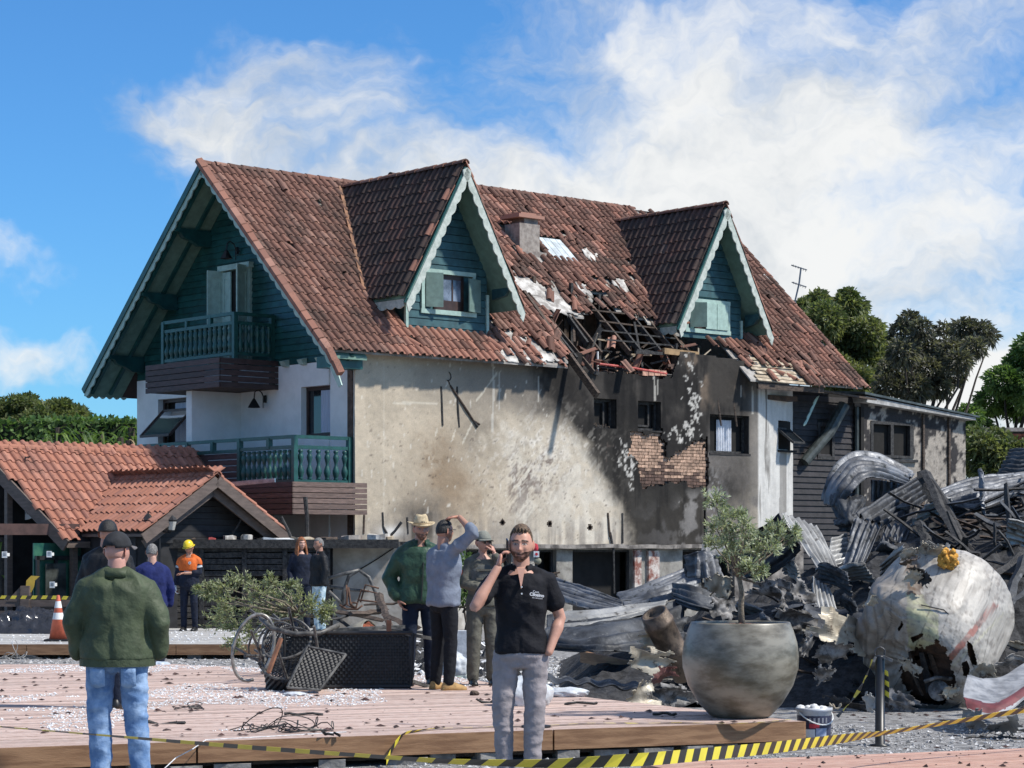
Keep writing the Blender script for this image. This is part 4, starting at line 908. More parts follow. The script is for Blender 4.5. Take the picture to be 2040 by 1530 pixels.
# ------------------------------------------------------------------ loose grit: gravel, white fragments, dark chips
def bits(name, n, pos, smin, smax, m, label, cat='debris', flat=.6, seed=1):
    r = np.random.default_rng(seed); V0 = np.array([[1, 0, 0], [-.5, .87, 0], [-.5, -.87, 0], [0.1, 0.05, 1.], [0, 0, -.5]]); F0 = [(0, 1, 3), (1, 2, 3), (2, 0, 3), (1, 0, 4), (2, 1, 4), (0, 2, 4)]
    vs = []; fs = []
    for k in range(n):
        p = pos(r)
        if p is None: continue
        s = smin + (smax - smin) * r.random() ** 2; a = r.random() * 6.28; q = V0 * (1 + r.normal(0, .25, V0.shape)); ca, sa = math.cos(a), math.sin(a)
        q = np.stack([q[:, 0] * ca - q[:, 1] * sa, q[:, 0] * sa + q[:, 1] * ca, np.maximum(q[:, 2], -.3) * flat], 1) * s
        o = len(vs); vs += (q + np.array([p[0], p[1], p[2] + s * .15])).tolist(); fs += [tuple(i + o for i in f) for f in F0]
    me = bpy.data.meshes.new(name); me.from_pydata(vs, [], fs); me.materials.append(m); o = link(name, me); tag(o, label, cat, kind='stuff'); return o
def in1(x, y, mrg=.0): return bool(inpoly(np.array([x]), np.array([y]), [(p.x, p.y) for p in poly1])[0])
def scat(x0, x1, y0, y1, z, test=None):
    def f(r):
        for _ in range(8):
            x, y = x0 + (x1 - x0) * r.random(), y0 + (y1 - y0) * r.random()
            if test is None or test(x, y): return (x, y, z if z is not None else gz0(y))
        return None
    return f
m_wfrag = mat('white fragments', (.62, .63, .64), .6, .2, 30); m_chip = mat('dark red chips', (.045, .022, .02), .85, .6, 20, rand=.6); m_stone = mat('gravel stones', (.22, .215, .21), .9, scale=14, c2=(.46, .455, .45), rand=.5)
bits('white_fragments', 9000, scat(-6, 0.3, 17.5, 27, .242, lambda x, y: in1(x, y) and float(fbm(x, y * .5, .75, 4, 90)) > .52 + .06 * (x + 3) / 3 * (x > -3)), .006, .018, m_wfrag, 'tiny white fragments spread over the front deck', seed=2)
bits('white_fragments', 6000, scat(-3.5, 2.5, 19, 34, None, lambda x, y: not in1(x, y) and y > 22 - x * 1.4 and float(fbm(x, y * .4, .8, 4, 94)) > .42), .01, .035, m_wfrag, 'white fragments spread over the gravel between the decks', seed=3)
bits('white_fragments', 900, scat(-10, -2.9, 35.6, 41.5, .122), .012, .03, m_wfrag, 'white fragments on the dusty back deck', seed=4)
bits('dark_chips', 420, scat(-6, 2.4, 16.3, 26, .242, in1), .008, .05, m_chip, 'dark red wood chips scattered on the front deck', flat=.35, seed=5)
bits('gravel', 7000, scat(-3, 5.2, 15.5, 21, 0, lambda x, y: not in1(x, y)), .008, .028, m_stone, 'loose grey gravel beside the front deck', 'gravel', seed=6)
bits('gravel', 7000, scat(-9, 4, 25, 36, None, lambda x, y: not in1(x, y)), .015, .045, m_stone, 'loose grey gravel between the two decks', 'gravel', seed=7)
bits('dark_chips', 900, scat(-3, 6, 18, 34, None, lambda x, y: not in1(x, y) and x > -2), .012, .055, m_chip, 'charred chips strewn over the gravel', flat=.3, seed=8)
bits('dark_chips', 120, scat(1.2, 5, 14.5, 16.2, .2, lambda x, y: (V(x, y, 0) - pn[0]).dot(n1_) < -.05), .008, .03, m_chip, 'small dark chips on the reddish near platform', seed=9)
# ------------------------------------------------------------------ tiled kiosk on the left
m_kb = mat('grey brown painted timber', (.115, .085, .07), .65, .2, 5, .15, 30, stretch=(1, 1, 4)); m_kdark = mat('black boards', (.016, .016, .018), .75, .4, 5, rand=.3)
ks = thing('tiled_kiosk', (-3.29, 46.0, 0), 'low wooden kiosk with clean orange tiles and a cross gable', 'kiosk', rz=HZ)
SK = .83; kz = lambda s: 1.93 + SK * (s - 1.65); KE, KR = 1.50, 3.77
ck = 1 / math.sqrt(1 + SK * SK); kup = V(0, ck, SK * ck)
def rakex(s): return -5.95 - .65 * (s - 1.65) / 2.12
b = MB(); b.prism([(rakex(KE), KE, kz(KE) - .03), (-1.4, KE, kz(KE) - .03), (-1.4, KR, kz(KR) - .03), (rakex(KR), KR, kz(KR) - .03)], (0, .02, -.06)); b.prism([(-6.6, KR, kz(KR) - .04), (-1.4, KR, kz(KR) - .04), (-1.4, KR + 2.1, kz(KR) - 1.75), (-6.6, KR + 2.1, kz(KR) - 1.75)], (0, 0, -.06))
kr = b.build('roof', m_kdark, ks)
AP, GT, HW, ZG, ZE = -.66, -3.84, 1.64, 3.06, 1.95
sg = (ZG - ZE) / HW; cg = 1 / math.sqrt(1 + sg * sg)
me_kt = tile_mesh('tile', m_tilek := tile_mat('orange clay tile', [(.29, .125, .085), (.35, .155, .105), (.32, .14, .095), (.40, .19, .135), (.26, .12, .09)], (.17, .095, .075), .40, 1.8), .2, .40, .05)
KT = []
def keep_k(p):
    if p.x < rakex(p.y) - .02 or p.x > -1.42: return False
    return not (abs(p.x - GT) < HW + .1 and ZG - abs(p.x - GT) * sg > p.z + .02 and p.y < 3.2)
KT += tile_plane((-6.62, KE - .03, kz(KE - .03) - .01), (1, 0, 0), kup, 5.25, 2.32 / ck, .2, .31, keep_k, .006)
for s in (-1, 1):
    ey = V(-s * HW, 0, ZG - ZE).normalized()
    o, ex = (V(GT + s * (HW + .03), AP - .02, ZE - .01), V(0, 1, 0)) if s == 1 else (V(GT + s * (HW + .03), 3.3, ZE - .01), V(0, -1, 0))
    KT += tile_plane(o, ex, ey, 3.98, HW / cg + .04, .2, .31, lambda p: (p.y < 1.66 or p.z > kz(p.y) - .02), .006)
    b = MB(); a = [V(GT, AP, ZG - .03), V(GT + s * HW, AP, ZE - .03), V(GT + s * HW, 2.0, ZE - .03), V(GT, 3.1, ZG - .03)]
    b.prism(a if s == -1 else a[::-1], (0, 0, -.05)); b.build('cross_roof', m_kb, ks)
    b = MB(); b.beam((GT, AP - .04, ZG - .10), (GT + s * (HW + .02), AP - .04, ZE - .12), .04, .2); b.build('verge_board', m_kb, ks)
    b = MB(); b.beam((GT, AP + .12, ZG - .30), (GT + s * (HW - .08), AP + .12, ZE - .22), .05, .16); b.build('verge_board', m_kb, ks)
KM = HM
KT.sort(key=lambda M: (KM @ M.translation).length)
for M in KT[:300]: link('tile', me_kt, kr, M=M)
if KT[300:]: merge('tile_field', me_kt, KT[300:], kr)
me_rk = MB(); me_rk.add(vsr, [(i, i + 1, 8 + i, 7 + i) for i in range(6)] + [(14 + i, 15 + i, i + 1, i) for i in range(6)]); me_rk = me_rk.mesh('ridge_tile', m_tilek)
for k in range(15): ridge_tile((-6.65 + k * .35, KR, kz(KR) - .01), (1, 0, 0), kr, me_rk)
for k in range(11): ridge_tile((GT, AP - .05 + k * .35, ZG + .01), (0, 1, 0), kr, me_rk)
b = MB(); b.beam((rakex(KE) - .03, KE - .05, kz(KE) - .11), (rakex(KR) - .03, KR, kz(KR) - .11), .05, .24); b.build('verge_board', m_kb, ks)
b = MB(); b.prism([(rakex(KE) + .0, KE - .02, 1.78), (GT - HW + .1, KE - .02, 1.78), (GT - HW + .1, KE - .02, 1.66), (rakex(KE), KE - .02, 1.66)], (0, .04, 0)); b.build('fascia', m_kb, ks)
b = MB(); b.beam((-1.4, KE, kz(KE) + .02), (-1.38, KR, kz(KR) + .04), .16, .04); b.build('verge_board', m_kb, ks)
# dark gable boards and walls
for k in range(11):
    z = 1.75 + k * .12; hw = min(HW - .1, (ZG - .2 - z) / sg)
    if hw > .1: b = MB(); b.box((GT - hw, AP + .45, z), (GT + hw, AP + .48, z + .112)); b.build('gable_plank', m_kdark, ks)
b = MB(); b.box((GT - 1.5, AP + .5, -.2), (GT + 2.3, AP + .56, 1.8)); b.box((-6.1, 3.3, -.2), (-1.5, 3.36, 3.1)); b.box((GT - 1.52, AP + .5, -.2), (GT - 1.46, 3.0, 1.9)); b.build('back_wall', m_kdark, ks)
for x, y in ((-5.6, 1.75), (GT - 1.42, 1.6), (-6.3, 3.1), (GT + 1.4, AP + .4)):
    b = MB(); b.box((x - .06, y - .06, -.2), (x + .06, y + .06, kz(max(y, 1.65)) - .1)); b.build('post', m_kb, ks)
b = MB(); b.beam((-7.2, 2.3, 2.02), (-5.5, 1.7, 2.02), .1, .22); b.build('tie_beam', mat('red brown beam', (.085, .045, .036), .6, .25, 5), ks)
# glazed show front with posters
m_poster = mat('dark green banner', (.012, .075, .06), .35, scale=3, c2=(.05, .16, .10), detail=3.); m_post2 = mat('leafy banner', (.02, .06, .012), .35, scale=11, c2=(.32, .30, .02), lo=.52, hi=.58)
b = MB(); b.box((-6.4, 1.9, -.2), (-5.3, 1.93, 1.75)); gl = b.build('show_front', m_poster, ks)
b = MB(); b.box((-5.25, 1.86, 1.05), (-4.9, 1.88, 1.5)); b.box((-5.3, 1.86, .55), (-4.85, 1.88, .75)); b.build('leaf_banner', m_post2, ks)
b = MB(); b.box((-5.4, 1.89, -.2), (-4.2, 1.92, 1.7)); b.build('show_front', m_poster, ks)
for x in (-6.35, -5.95, -5.6, -5.05):
    b = MB(); b.box((x - .03, 1.8, -.2), (x + .03, 1.86, 1.5)); b.build('mullion', m_iron, ks)
b = MB(); b.box((-6.4, 1.8, 1.42), (-5.2, 1.86, 1.5)); b.build('mullion', m_iron, ks)
b = MB(); b.box((-6.2, 1.78, -.1), (-5.75, 1.8, 1.35)); b.build('glass_door', mat('smoky glass', (.05, .055, .05), .1, .5, 3), ks)
# round sign: white disc hung under the roof
sgn = thing('round_sign', at(50, 1008, 44.7), 'round white sign with black lettering hung under the kiosk roof', 'sign')
b = MB(); b.lathe([(.28, 0), (.28, .03)], 40, M=Matrix.Rotation(R(90), 4, 'X')); b.build('disc', mat('sign white', (.72, .73, .74), .5, .03, 3), sgn)
def text(s, size, loc, parent, m, rot=(R(90), 0, 0), name='lettering', bold=0.):
    cu = bpy.data.curves.new(name, 'FONT'); cu.body = s; cu.size = size; cu.align_x = 'CENTER'; cu.extrude = .001; cu.offset = bold; cu.materials.append(m)
    o = bpy.data.objects.new(name, cu); col.objects.link(o); dg = bpy.context.evaluated_depsgraph_get(); me = bpy.data.meshes.new_from_object(o.evaluated_get(dg)); bpy.data.objects.remove(o)
    o = link(name, me, parent); o.location = loc; o.rotation_euler = rot; return o
m_ink = mat('black ink', (.02, .02, .02), .6, .1, 3)
text('Fl', .17, (-.07, -.033, .05), sgn, m_ink); text('- a o -', .09, (-.06, -.033, -.045), sgn, m_ink); text('Premium', .11, (.06, -.033, -.17), sgn, m_ink)
b = MB(); b.beam((0, .015, .2), (0, .02, 1.0), .02, .02); b.beam((0, .02, .98), (.1, .5, 1.05), .02, .02); b.build('hanger', m_iron, sgn)
# brown railing, leaf shaped sign, small notices
rl = thing('brown_railing', (-9.5, 40.6, .12), 'brown wooden railing with a slanted post top behind the black plastic', 'railing')
b = MB(); b.prism([(.46, 0, 0), (.62, 0, 0), (.62, 0, .84), (.46, 0, .84)], (0, .12, 0)); b.build('post', m_kb, rl); b = MB(); b.prism([(.2, .02, .55), (.45, .02, .82), (.45, .02, .55)], (0, .05, 0)); b.build('brace', m_kb, rl)
for z in (.26, .46): b = MB(); b.box((-1., .03, z), (2.2, .08, z + .12)); b.build('rail', m_kb, rl)
b = MB(); b.box((-1., .09, .0), (2.2, .1, .3)); b.build('panel', m_charbr, rl)
for x in (1.5, -.6, 2.1): b = MB(); b.box((x, .02, 0), (x + .1, .1, .62)); b.build('post', m_kb, rl)
lf = thing('leaf_sign', at(62, 1180, 41.3), 'yellow leaf shaped cut out standing behind the brown railing', 'sign')
pts = [(math.sin(t) * .11 * (1 if i < 9 else 1) + .06 * math.cos(t), .26 * (1 - math.cos(t)) / 2 * 1.2) for i, t in enumerate(np.linspace(0, 6.28, 18))]
b = MB(); b.prism([(x, 0, z) for x, z in [(-.08, -.02), (0, .0), (.05, .1), (.07, .22), (.16, .3), (.0, .31), (-.09, .22), (-.1, .08)]], (0, .02, 0)); b.build('leaf', mat('yellow board', (.55, .36, .05), .6, .1, 4), lf); b = MB(); b.box((-.03, .0, -1.0), (-.0, .02, 0)); b.build('stake', m_kb, lf)
for px, py in ((9, 1105), (98, 1104), (104, 1165)):
    n_ = thing('small_notice', at(px, py, 41.9), {9: 'small white notice at the left side of the kiosk glass', 98: 'small white notice at the top of the kiosk post', 104: 'white price card low on the dark kiosk counter'}[px], 'notice'); b = MB(); b.box((-.05, -.0, -.06), (.05, .006, .06)); b.box((-.03, .006, -.03), (.03, .3, .03)); b.build('card', m_white, n_)
    b = MB(); [b.box((-.03, -.003, .03 - k * .025), (.03, -.001, .038 - k * .025)) for k in range(3)]; b.build('print', m_ink, n_)
b = MB(); b.box((-9.3, 41.4, .1), (-6.6, 41.9, .62)); tag(b.build('dark_counter', m_kdark), 'dark wooden counter under the kiosk roof', 'counter')
# double lantern post
lp = thing('lantern_post', at(318, 1250, 42.3) * 1., 'black lamp post with two lanterns beside the charred screen', 'lamp post'); lp.location.z = -.12
b = MB(); b.tube([(0, 0, 0), (0, 0, 2.3)], .022, 8); b.tube([(-.22, 0, 2.06), (0, 0, 2.1), (.22, 0, 2.06)], .014, 6); b.build('pole', m_iron, lp)
for x in (-.22, .22):
    b = MB(); b.lathe([(.03, 0), (.06, .02), (.1, .22), (.12, .23), (.05, .33), (.015, .36), (.02, .4)], 6, c=(x, 0, 2.08)); o = b.build('lantern', m_iron, lp); b = MB(); b.lathe([(.066, .04), (.104, .20)], 6, c=(x, 0, 2.08)); b.build('lantern_glass', mat('lantern glass', (.38, .37, .34), .2, .2, 5), o)
# ------------------------------------------------------------------ charred screen, canopy slab and low wall
m_fn = mat('grey scorched slats', (.075, .066, .056), .85, .35, 6, .3, 30, stretch=(1, 1, 6), rand=.25)
fs_ = thing('slatted_screen', (-6.9, 43.0, -.12), 'scorched horizontal slat screen behind the firefighter', 'screen')
for px0, px1, m in ((322, 400, m_fn), (404, 484, m_char), (490, 565, m_char), (572, 652, m_char)):
    x0, x1 = at(px0, 0, 43).x + 6.9, at(px1, 0, 43).x + 6.9
    for k in range(15):
        if m is m_char and (random.random() < .06 or (px0 == 490 and k == 9)): continue
        b = MB(); z = .05 + k * .118; b.beam((x0, 0, z + .05 + random.gauss(0, .006)), (x1 - (random.random() * .2 if m is m_char and random.random() < .2 else 0), random.gauss(0, .01), z + .05 + random.gauss(0, .008)), .025, .10); b.build('slat', m, fs_)
for px in (321, 402, 487, 568, 653): b = MB(); x = at(px, 0, 43).x + 6.9; b.box((x - .045, -.05, 0), (x + .045, .05, 1.85)); b.build('post', m_char, fs_)
b = MB(); b.box((-.2, .12, .0), (3.4, .16, 1.8)); b.build('backing', m_black, fs_)
cp = thing('canopy_slab', (-6.9, 43.2, 1.70), 'charred flat canopy edge strewn with rubble along the house foot', 'canopy')
b = MB(); b.box((-.1, -.3, 0), (4.7, 1.6, .07)); b.box((-.1, -.34, -.05), (4.7, -.3, .12)); b.build('slab', m_char, cp)
for px, py, w_, h_, m in ((560, 1072, .6, .05, m_white), (600, 1074, .35, .07, m_board), (455, 1076, .22, .09, m_foil), (490, 1074, .2, .10, m_foil), (420, 1078, .12, .05, mat('red rag', (.35, .06, .06), .9, .3, 9)), (700, 1070, .35, .09, m_chim), (655, 1074, .3, .05, m_charbr), (755, 1066, .35, .12, m_foil), (350, 1079, .2, .05, m_conc), (380, 1080, .25, .03, m_charbr), (530, 1079, .3, .03, m_char), (775, 1074, .15, .08, m_board)):
    p = at(px, py, 43.3); b = MB(); n = 7; b.prism([(math.cos(a) * w_ / 1.4 * random.uniform(.7, 1.1), math.sin(a) * .35 * random.uniform(.7, 1.1), random.uniform(0, .05)) for a in np.linspace(0, 5.4, n)], (0, .02, h_)); o = b.build('rubble_piece', m, cp); o.location = (p.x + 6.9, .2, .075)
for (px, py, px2, py2, r_) in ((612, 1080, 608, 990, .045), (585, 1085, 560, 1030, .035), (462, 1066, 486, 1020, .02), (770, 1075, 800, 1040, .03)):
    q0, q1 = at(px, py, 43.6), at(px2, py2, 43.6); b = MB(); b.tube([q0, (q0 + q1) / 2 + V(.02, 0, 0), q1], [r_, r_ * .9, r_], 7); o = b.build('charred_stake', m_char, cp); o.location = V(6.9, -43.2, -1.70)
lw = thing('low_plaster_wall', (at(655, 0, 43.6).x, 43.6, -.12), 'stained beige plaster wall beside the charred screen', 'wall')
b = MB(); b.box((0, 0, 0), (1.7, .2, 1.84)); b.build('wall', mat('stained beige plaster', (.34, .30, .25), .9, scale=2.5, c2=(.52, .48, .415), bump=.25), lw)
b = MB(); b.tube([(0, -.02, 1.2), (.5, -.02, 1.28), (.95, -.02, 1.55), (1.3, -.02, 1.78)], .012, 5); b.build('cable', m_iron, lw)
b = MB(); b.box((-.05, -.06, 1.84), (1.75, .3, 1.9)); b.build('coping', m_char, lw)
# ------------------------------------------------------------------ annex at the right, burnt
an = thing('burnt_annex', (-3.29, 46.0, 0), 'low burnt annex with charred boards, peeling plaster and grey lean-to roof', 'house', rz=HZ)
m_anb = mat('charred annex boards', (.020, .017, .018), .7, .35, 6, .3, 30, rand=.3)
b = MB(); b.box((14.16, .62, -.3), (16.7, .7, 5.6)); ac = b.build('board_wall', m_black, an)
for k in range(38):
    z = -.1 + k * .148
    for x0, x1 in (((14.17, 15.2), (15.85, 16.62)) if 3.9 < z < 4.85 else ((14.17, 16.62),)):
        b = MB(); b.add([V(x0, .57, z), V(x1, .57, z), V(x1, .60, z + .142), V(x0, .60, z + .142), V(x0, .63, z), V(x1, .63, z), V(x1, .63, z + .142), V(x0, .63, z + .142)], [(0, 1, 2, 3), (7, 6, 5, 4), (0, 4, 5, 1), (1, 5, 6, 2), (2, 6, 7, 3), (3, 7, 4, 0)]); b.build('plank', m_anb, ac)
b = MB(); b.box((15.2, .56, 3.9), (15.3, .64, 4.85)); b.box((15.75, .56, 3.9), (15.85, .64, 4.85)); b.box((15.3, .56, 4.75), (15.75, .64, 4.85)); b.box((15.3, .56, 3.9), (15.75, .64, 4.0)); b.build('window_frame', m_char, an)
b = MB(); b.tube([(16.65, .5, -.2), (16.65, .5, 5.3)], .06, 8); b.tube([(15.9, .3, 5.3), (15.4, .35, 4.6), (14.6, .5, 3.8)], [.16, .15, .13], 10); b.build('fallen_pipe', mat('grey green pipe', (.045, .055, .052), .5, .4, 6), an)
# plaster wall with peeling paint map
xs_ = np.arange(16.7, 21.1, .05); zs_ = np.arange(1.0, 5.5, .05); XX, ZZ = np.meshgrid(xs_, zs_, indexing='ij')
top = 5.42 - (XX - 16.7) * .075
x_, z_ = XX.ravel(), ZZ.ravel(); n2 = fbm(x_, z_, 2.5, 5, 201); n3 = fbm(x_, z_, 9, 4, 202); nv = fbm(x_ * 5, z_ * .4, 1, 4, 203)
pe = sstep(.50, .56, n2 * .55 + n3 * .3 + .15 * nv + .05 * sstep(17.8, 19, x_) - .07 * sstep(4.4, 5.2, z_) - .05 * (np.abs((x_ % 1.25) - .6) < .12))
c = np.array([.035, .032, .032])[None] * (1 - pe[:, None]) + np.array([.30, .265, .225])[None] * pe[:, None] * (.7 + .6 * n3[:, None])
cx, cz = XX[:-1, :-1] + .025, ZZ[:-1, :-1] + .025; ok = (cz < 5.42 - (cx - 16.7) * .075) & ~((cx > 17.1) & (cx < 18.85) & (cz > 4.0) & (cz < 4.95))
I, J = np.nonzero(ok); nz_ = len(zs_); fc = np.stack([I * nz_ + J, (I + 1) * nz_ + J, (I + 1) * nz_ + J + 1, I * nz_ + J + 1], 1); used, inv = np.unique(fc, return_inverse=True)
vx = np.stack([x_, .42 + (n3 - .5) * .03, z_], 1)[used]; me = bpy.data.meshes.new('peeling_wall'); me.from_pydata(vx.tolist(), [], inv.reshape(-1, 4).tolist()); set_col(me, c[used]); me.materials.append(attr_mat('peeling plaster', var=.3)); link('peeling_wall', me, an)
b = MB(); b.box((16.75, .55, -.3), (21.05, .7, 5.0)); b.box((20.98, .7, -.3), (21.1, 5.0, 5.0)); b.box((16.7, .40, -.3), (16.82, .55, 5.3)); b.build('wall_core', m_black, an)
b = MB()
for r in ((17.1, 18.85, 4.87, 4.95), (17.1, 18.85, 4.0, 4.07), (17.1, 17.2, 4.07, 4.87), (18.7, 18.85, 4.07, 4.87), (17.9, 18.02, 4.07, 4.87)): b.box((r[0], .4, r[2]), (r[1], .5, r[3]))
b.box((16.95, .33, 3.9), (18.95, .5, 3.97)); b.build('window_frame', m_char, an)
for x in (19.2, 20.3): b = MB(); b.box((x, .36, 1.2), (x + .07, .44, 5.2)); b.build('batten', m_charbr, an)
b = MB(); b.prism([(16.6, .15, 5.55), (21.2, .15, 5.17), (21.2, .15, 5.10), (16.6, .15, 5.40)], (0, .9, .0)); b.build('soffit', mat('pale soffit', (.34, .33, .31), .8, .3, 4), an)
b = MB(); b.prism([(16.5, .1, 5.66), (21.3, .1, 5.22), (21.3, .1, 5.175), (16.5, .1, 5.60)], (0, 4.8, .35)); b.build('roof', mat('grey sheet roof', (.055, .07, .07), .55, .35, 4), an)
b = MB(); barge(b, (14.9, .25, 5.5), (14.35, .2, 4.75), (.8, 0, .4), (0, .02, 0), .14, .2, .05); b.build('hanging_verge', m_mint, an)
b = MB(); b.prism([(14.3, -.3, 5.55), (16.6, -.2, 5.42), (16.7, .4, 5.5), (14.3, .4, 5.65)], (0, 0, .05)); b.build('porch_boards', m_charbr, an)
# TV antenna
p = at(1592, 640, 70.); an2 = thing('television_antenna', (p.x, p.y, -.1), 'thin television antenna on a bent mast above the roof', 'antenna')
h = lambda py: at(0, py, 70).z + .1
b = MB(); b.tube([(0, 0, 0), (0, 0, h(640)), (-.13, 0, h(600)), (.0, 0, h(565)), (.06, 0, h(533))], .03, 6); b.build('mast', m_ant := mat('grey metal', (.16, .165, .18), .45, .2, 6, metal=.6), an2)
for py, L, t in ((533, .45, .10), (567, .42, -.05)):
    b = MB(); z = h(py); b.beam((-L * .6, -.2, z + .05), (L * .6, .2, z - .05), .03, .03)
    for k in range(6): f = -.5 + k / 5; b.beam((f * L, f * .4 - .12, z - f * .1), (f * L + .04, f * .4 + .25, z - f * .1 - .02), .015, .015)
    b.build('boom', m_ant, an2)
# ------------------------------------------------------------------ trees and plants
def translucent(m, f=.42):
    """leaves let light through"""
    nt = m.node_tree; b = nt.nodes['Principled BSDF']; src = b.inputs['Base Color'].links[0].from_socket; o = nt.nodes['Material Output']
    k = N(nt, 'ShaderNodeVectorMath', {0: src, 1: (1.5, 1.6, .9)}, operation='MULTIPLY'); t = N(nt, 'ShaderNodeBsdfTranslucent', {0: k}); mx = N(nt, 'ShaderNodeMixShader', {0: f, 1: b, 2: t}); nt.links.new(mx.outputs[0], o.inputs[0]); return m
def leaf_mat(name, c1, c2, rough=.55):
    return translucent(mat(name, c1, rough, scale=1.3, c2=c2, rand=.35, spec=.4, detail=3.))
def leaves(cl, n, L, W, droop=.3, seed=1, curl=.15, up=.35):
    """cl: list of (centre, radius3) clumps; leaf = folded diamond of two quads, scattered towards the clump surface"""
    r = np.random.default_rng(seed); w_ = np.array([c[1][0] * c[1][2] for c in cl]); w_ = w_ / w_.sum(); ids = r.choice(len(cl), n, p=w_)
    C = np.array([c[0] for c in cl], float)[ids]; S = np.array([c[1] for c in cl], float)[ids]
    d = r.normal(size=(n, 3)); d /= np.linalg.norm(d, axis=1)[:, None]; rad = .45 + .6 * r.random(n) ** .6
    P = C + d * S * rad[:, None]
    a = d + r.normal(0, .75, (n, 3)); a[:, 2] += up - droop * 2 * r.random(n); a /= np.linalg.norm(a, axis=1)[:, None]
    t = r.normal(size=(n, 3)); s = np.cross(a, t); s /= np.linalg.norm(s, axis=1)[:, None]; nn = np.cross(s, a)
    l = L * (.6 + .8 * r.random(n))[:, None]; w2 = W * (.7 + .6 * r.random(n))[:, None]
    tip = P + a * l - np.array([0, 0, 1]) * l * droop; mid = P + a * l * .5
    A, B = mid + s * w2 * .5 + nn * curl * w2, mid - s * w2 * .5 + nn * curl * w2
    vs = np.stack([P, A, tip, B], 1).reshape(-1, 3); fs = [(4 * i, 4 * i + 1, 4 * i + 2, 4 * i + 3) for i in range(n)]
    return vs.tolist(), fs
def limbs(b, base, tips, r0, r1=.02, seed=0, bend=.15, nmid=4):
    rr = random.Random(seed)
    for t in tips:
        p, q = V(*base), V(*t); pts = [p + (q - p) * (k / nmid) + V(rr.gauss(0, bend), rr.gauss(0, bend), rr.gauss(0, bend * .5)) * (k not in (0, nmid)) for k in range(nmid + 1)]
        b.tube(pts, [r0 + (r1 - r0) * k / nmid for k in range(nmid + 1)], 6)
m_bark = mat('grey brown bark', (.06, .048, .038), .9, .35, 7, .6, 30)
def tree(name, label, base, cl, n, L, W, m, tr=.16, seed=1, group=None, droop=.3, cat='tree', up=.35):
    o = thing(name, base, label, cat, group); B = V(*base); b = MB(); cl2 = [((V(*c) - B), s) for c, s in cl]
    ct = V(0, 0, 0)
    for c, s in cl2: ct += c
    ct /= len(cl2); fk = V(ct.x * .5, ct.y * .5, ct.z * .45)
    b.tube([(0, 0, 0), fk * .5 + V(.05, 0, 0), fk], [tr, tr * .85, tr * .7], 8); limbs(b, fk, [c for c, s in cl2], tr * .6, .02, seed); b.build('trunk', m_bark, o, True)
    vs, fs = leaves([(tuple(c), s) for c, s in cl2], n, L, W, droop, seed, up=up); me = bpy.data.meshes.new('crown'); me.from_pydata(vs, [], fs); me.materials.append(m); link('crown', me, o)
    return o
def clumps(pts, Yd, r, seed=0, dy=1.5):
    rr = random.Random(seed); out = []
    for px, py, s in pts: p = at(px, py, Yd + rr.uniform(-dy, dy)); q = s * Yd / 4400; out.append((tuple(p), (q, q * 1.1, q * .85)))
    return out
m_lf1 = leaf_mat('olive green leaf', (.07, .095, .036), (.20, .215, .10)); m_lf2 = leaf_mat('dark bronze leaf', (.05, .052, .04), (.16, .155, .12)); m_lf3 = leaf_mat('mid green leaf', (.05, .10, .03), (.14, .21, .07)); m_lf4 = leaf_mat('fresh green leaf', (.06, .12, .022), (.15, .22, .05))
m_ol = translucent(mat('silver olive leaf', (.19, .22, .13), .5, scale=9, c2=(.46, .49, .35), rand=.3), .3)
tree('round_tree', 'dense rounded green tree rising behind the right roof edge', (at(1680, 0, 72).x, 72, -.1), clumps([(1640, 640, 40), (1690, 620, 38), (1605, 620, 26), (1725, 665, 36), (1665, 690, 50), (1720, 720, 42), (1750, 690, 28), (1630, 600, 22), (1700, 760, 40), (1655, 740, 40), (1690, 592, 18)], 72, 1, 1), 16000, .22, .09, m_lf1, .22, 3, 'trees behind the burnt house', .22)
tree('dark_tree', 'dark bronze leaved tree with bare lower stems behind the annex', (at(1845, 0, 68).x, 68, -.1), clumps([(1812, 640, 20), (1795, 665, 22), (1835, 655, 18), (1800, 700, 26), (1845, 690, 26), (1920, 655, 22), (1955, 660, 20), (1940, 690, 20), (1895, 700, 28), (1780, 740, 28), (1850, 740, 34), (1910, 720, 22), (1765, 770, 24), (1820, 775, 30), (1900, 750, 18), (1880, 655, 12), (1975, 672, 12), (1870, 770, 22)], 68, 1, 2), 10000, .22, .075, m_lf2, .11, 5, 'trees behind the burnt house', .25)
tree('leafy_tree', 'bright green tree at the picture edge above the brick garden wall', (at(2010, 0, 74).x, 74, -.1), clumps([(2000, 760, 34), (2035, 730, 34), (2060, 700, 40), (1975, 800, 30), (2030, 800, 40), (2070, 780, 50), (1930, 830, 24), (1955, 850, 20)], 74, 1, 3), 10000, .22, .09, m_lf3, .18, 7, 'trees behind the burnt house', .2)
tree('garden_shrub', 'glossy shrub growing against the brick garden wall', (at(1975, 0, 64).x, 64, -.12), clumps([(1960, 890, 30), (1990, 910, 32), (1945, 920, 26), (2020, 900, 26), (1975, 940, 30), (2010, 945, 30), (1940, 870, 20), (1990, 870, 18)], 64, 1, 4, .8), 4200, .24, .10, m_lf1, .06, 9, None, .3, 'shrub')
gw_ = thing('brick_garden_wall', (at(1950, 0, 69.5).x, 69.5, -.12), 'red brick garden wall behind the shrub', 'wall')
me_gb = MB(); me_gb.box((0, 0, 0), (.24, .1, .085)); me_gb = me_gb.mesh('brick', mat('red garden brick', (.22, .075, .04), .9, .3, 8, .3, rand=.25))
b = MB(); b.box((0, .03, 0), (5, .2, 5.4)); b.build('wall_core', mat('mossy mortar', (.06, .055, .045), .95, .3, 4), gw_)
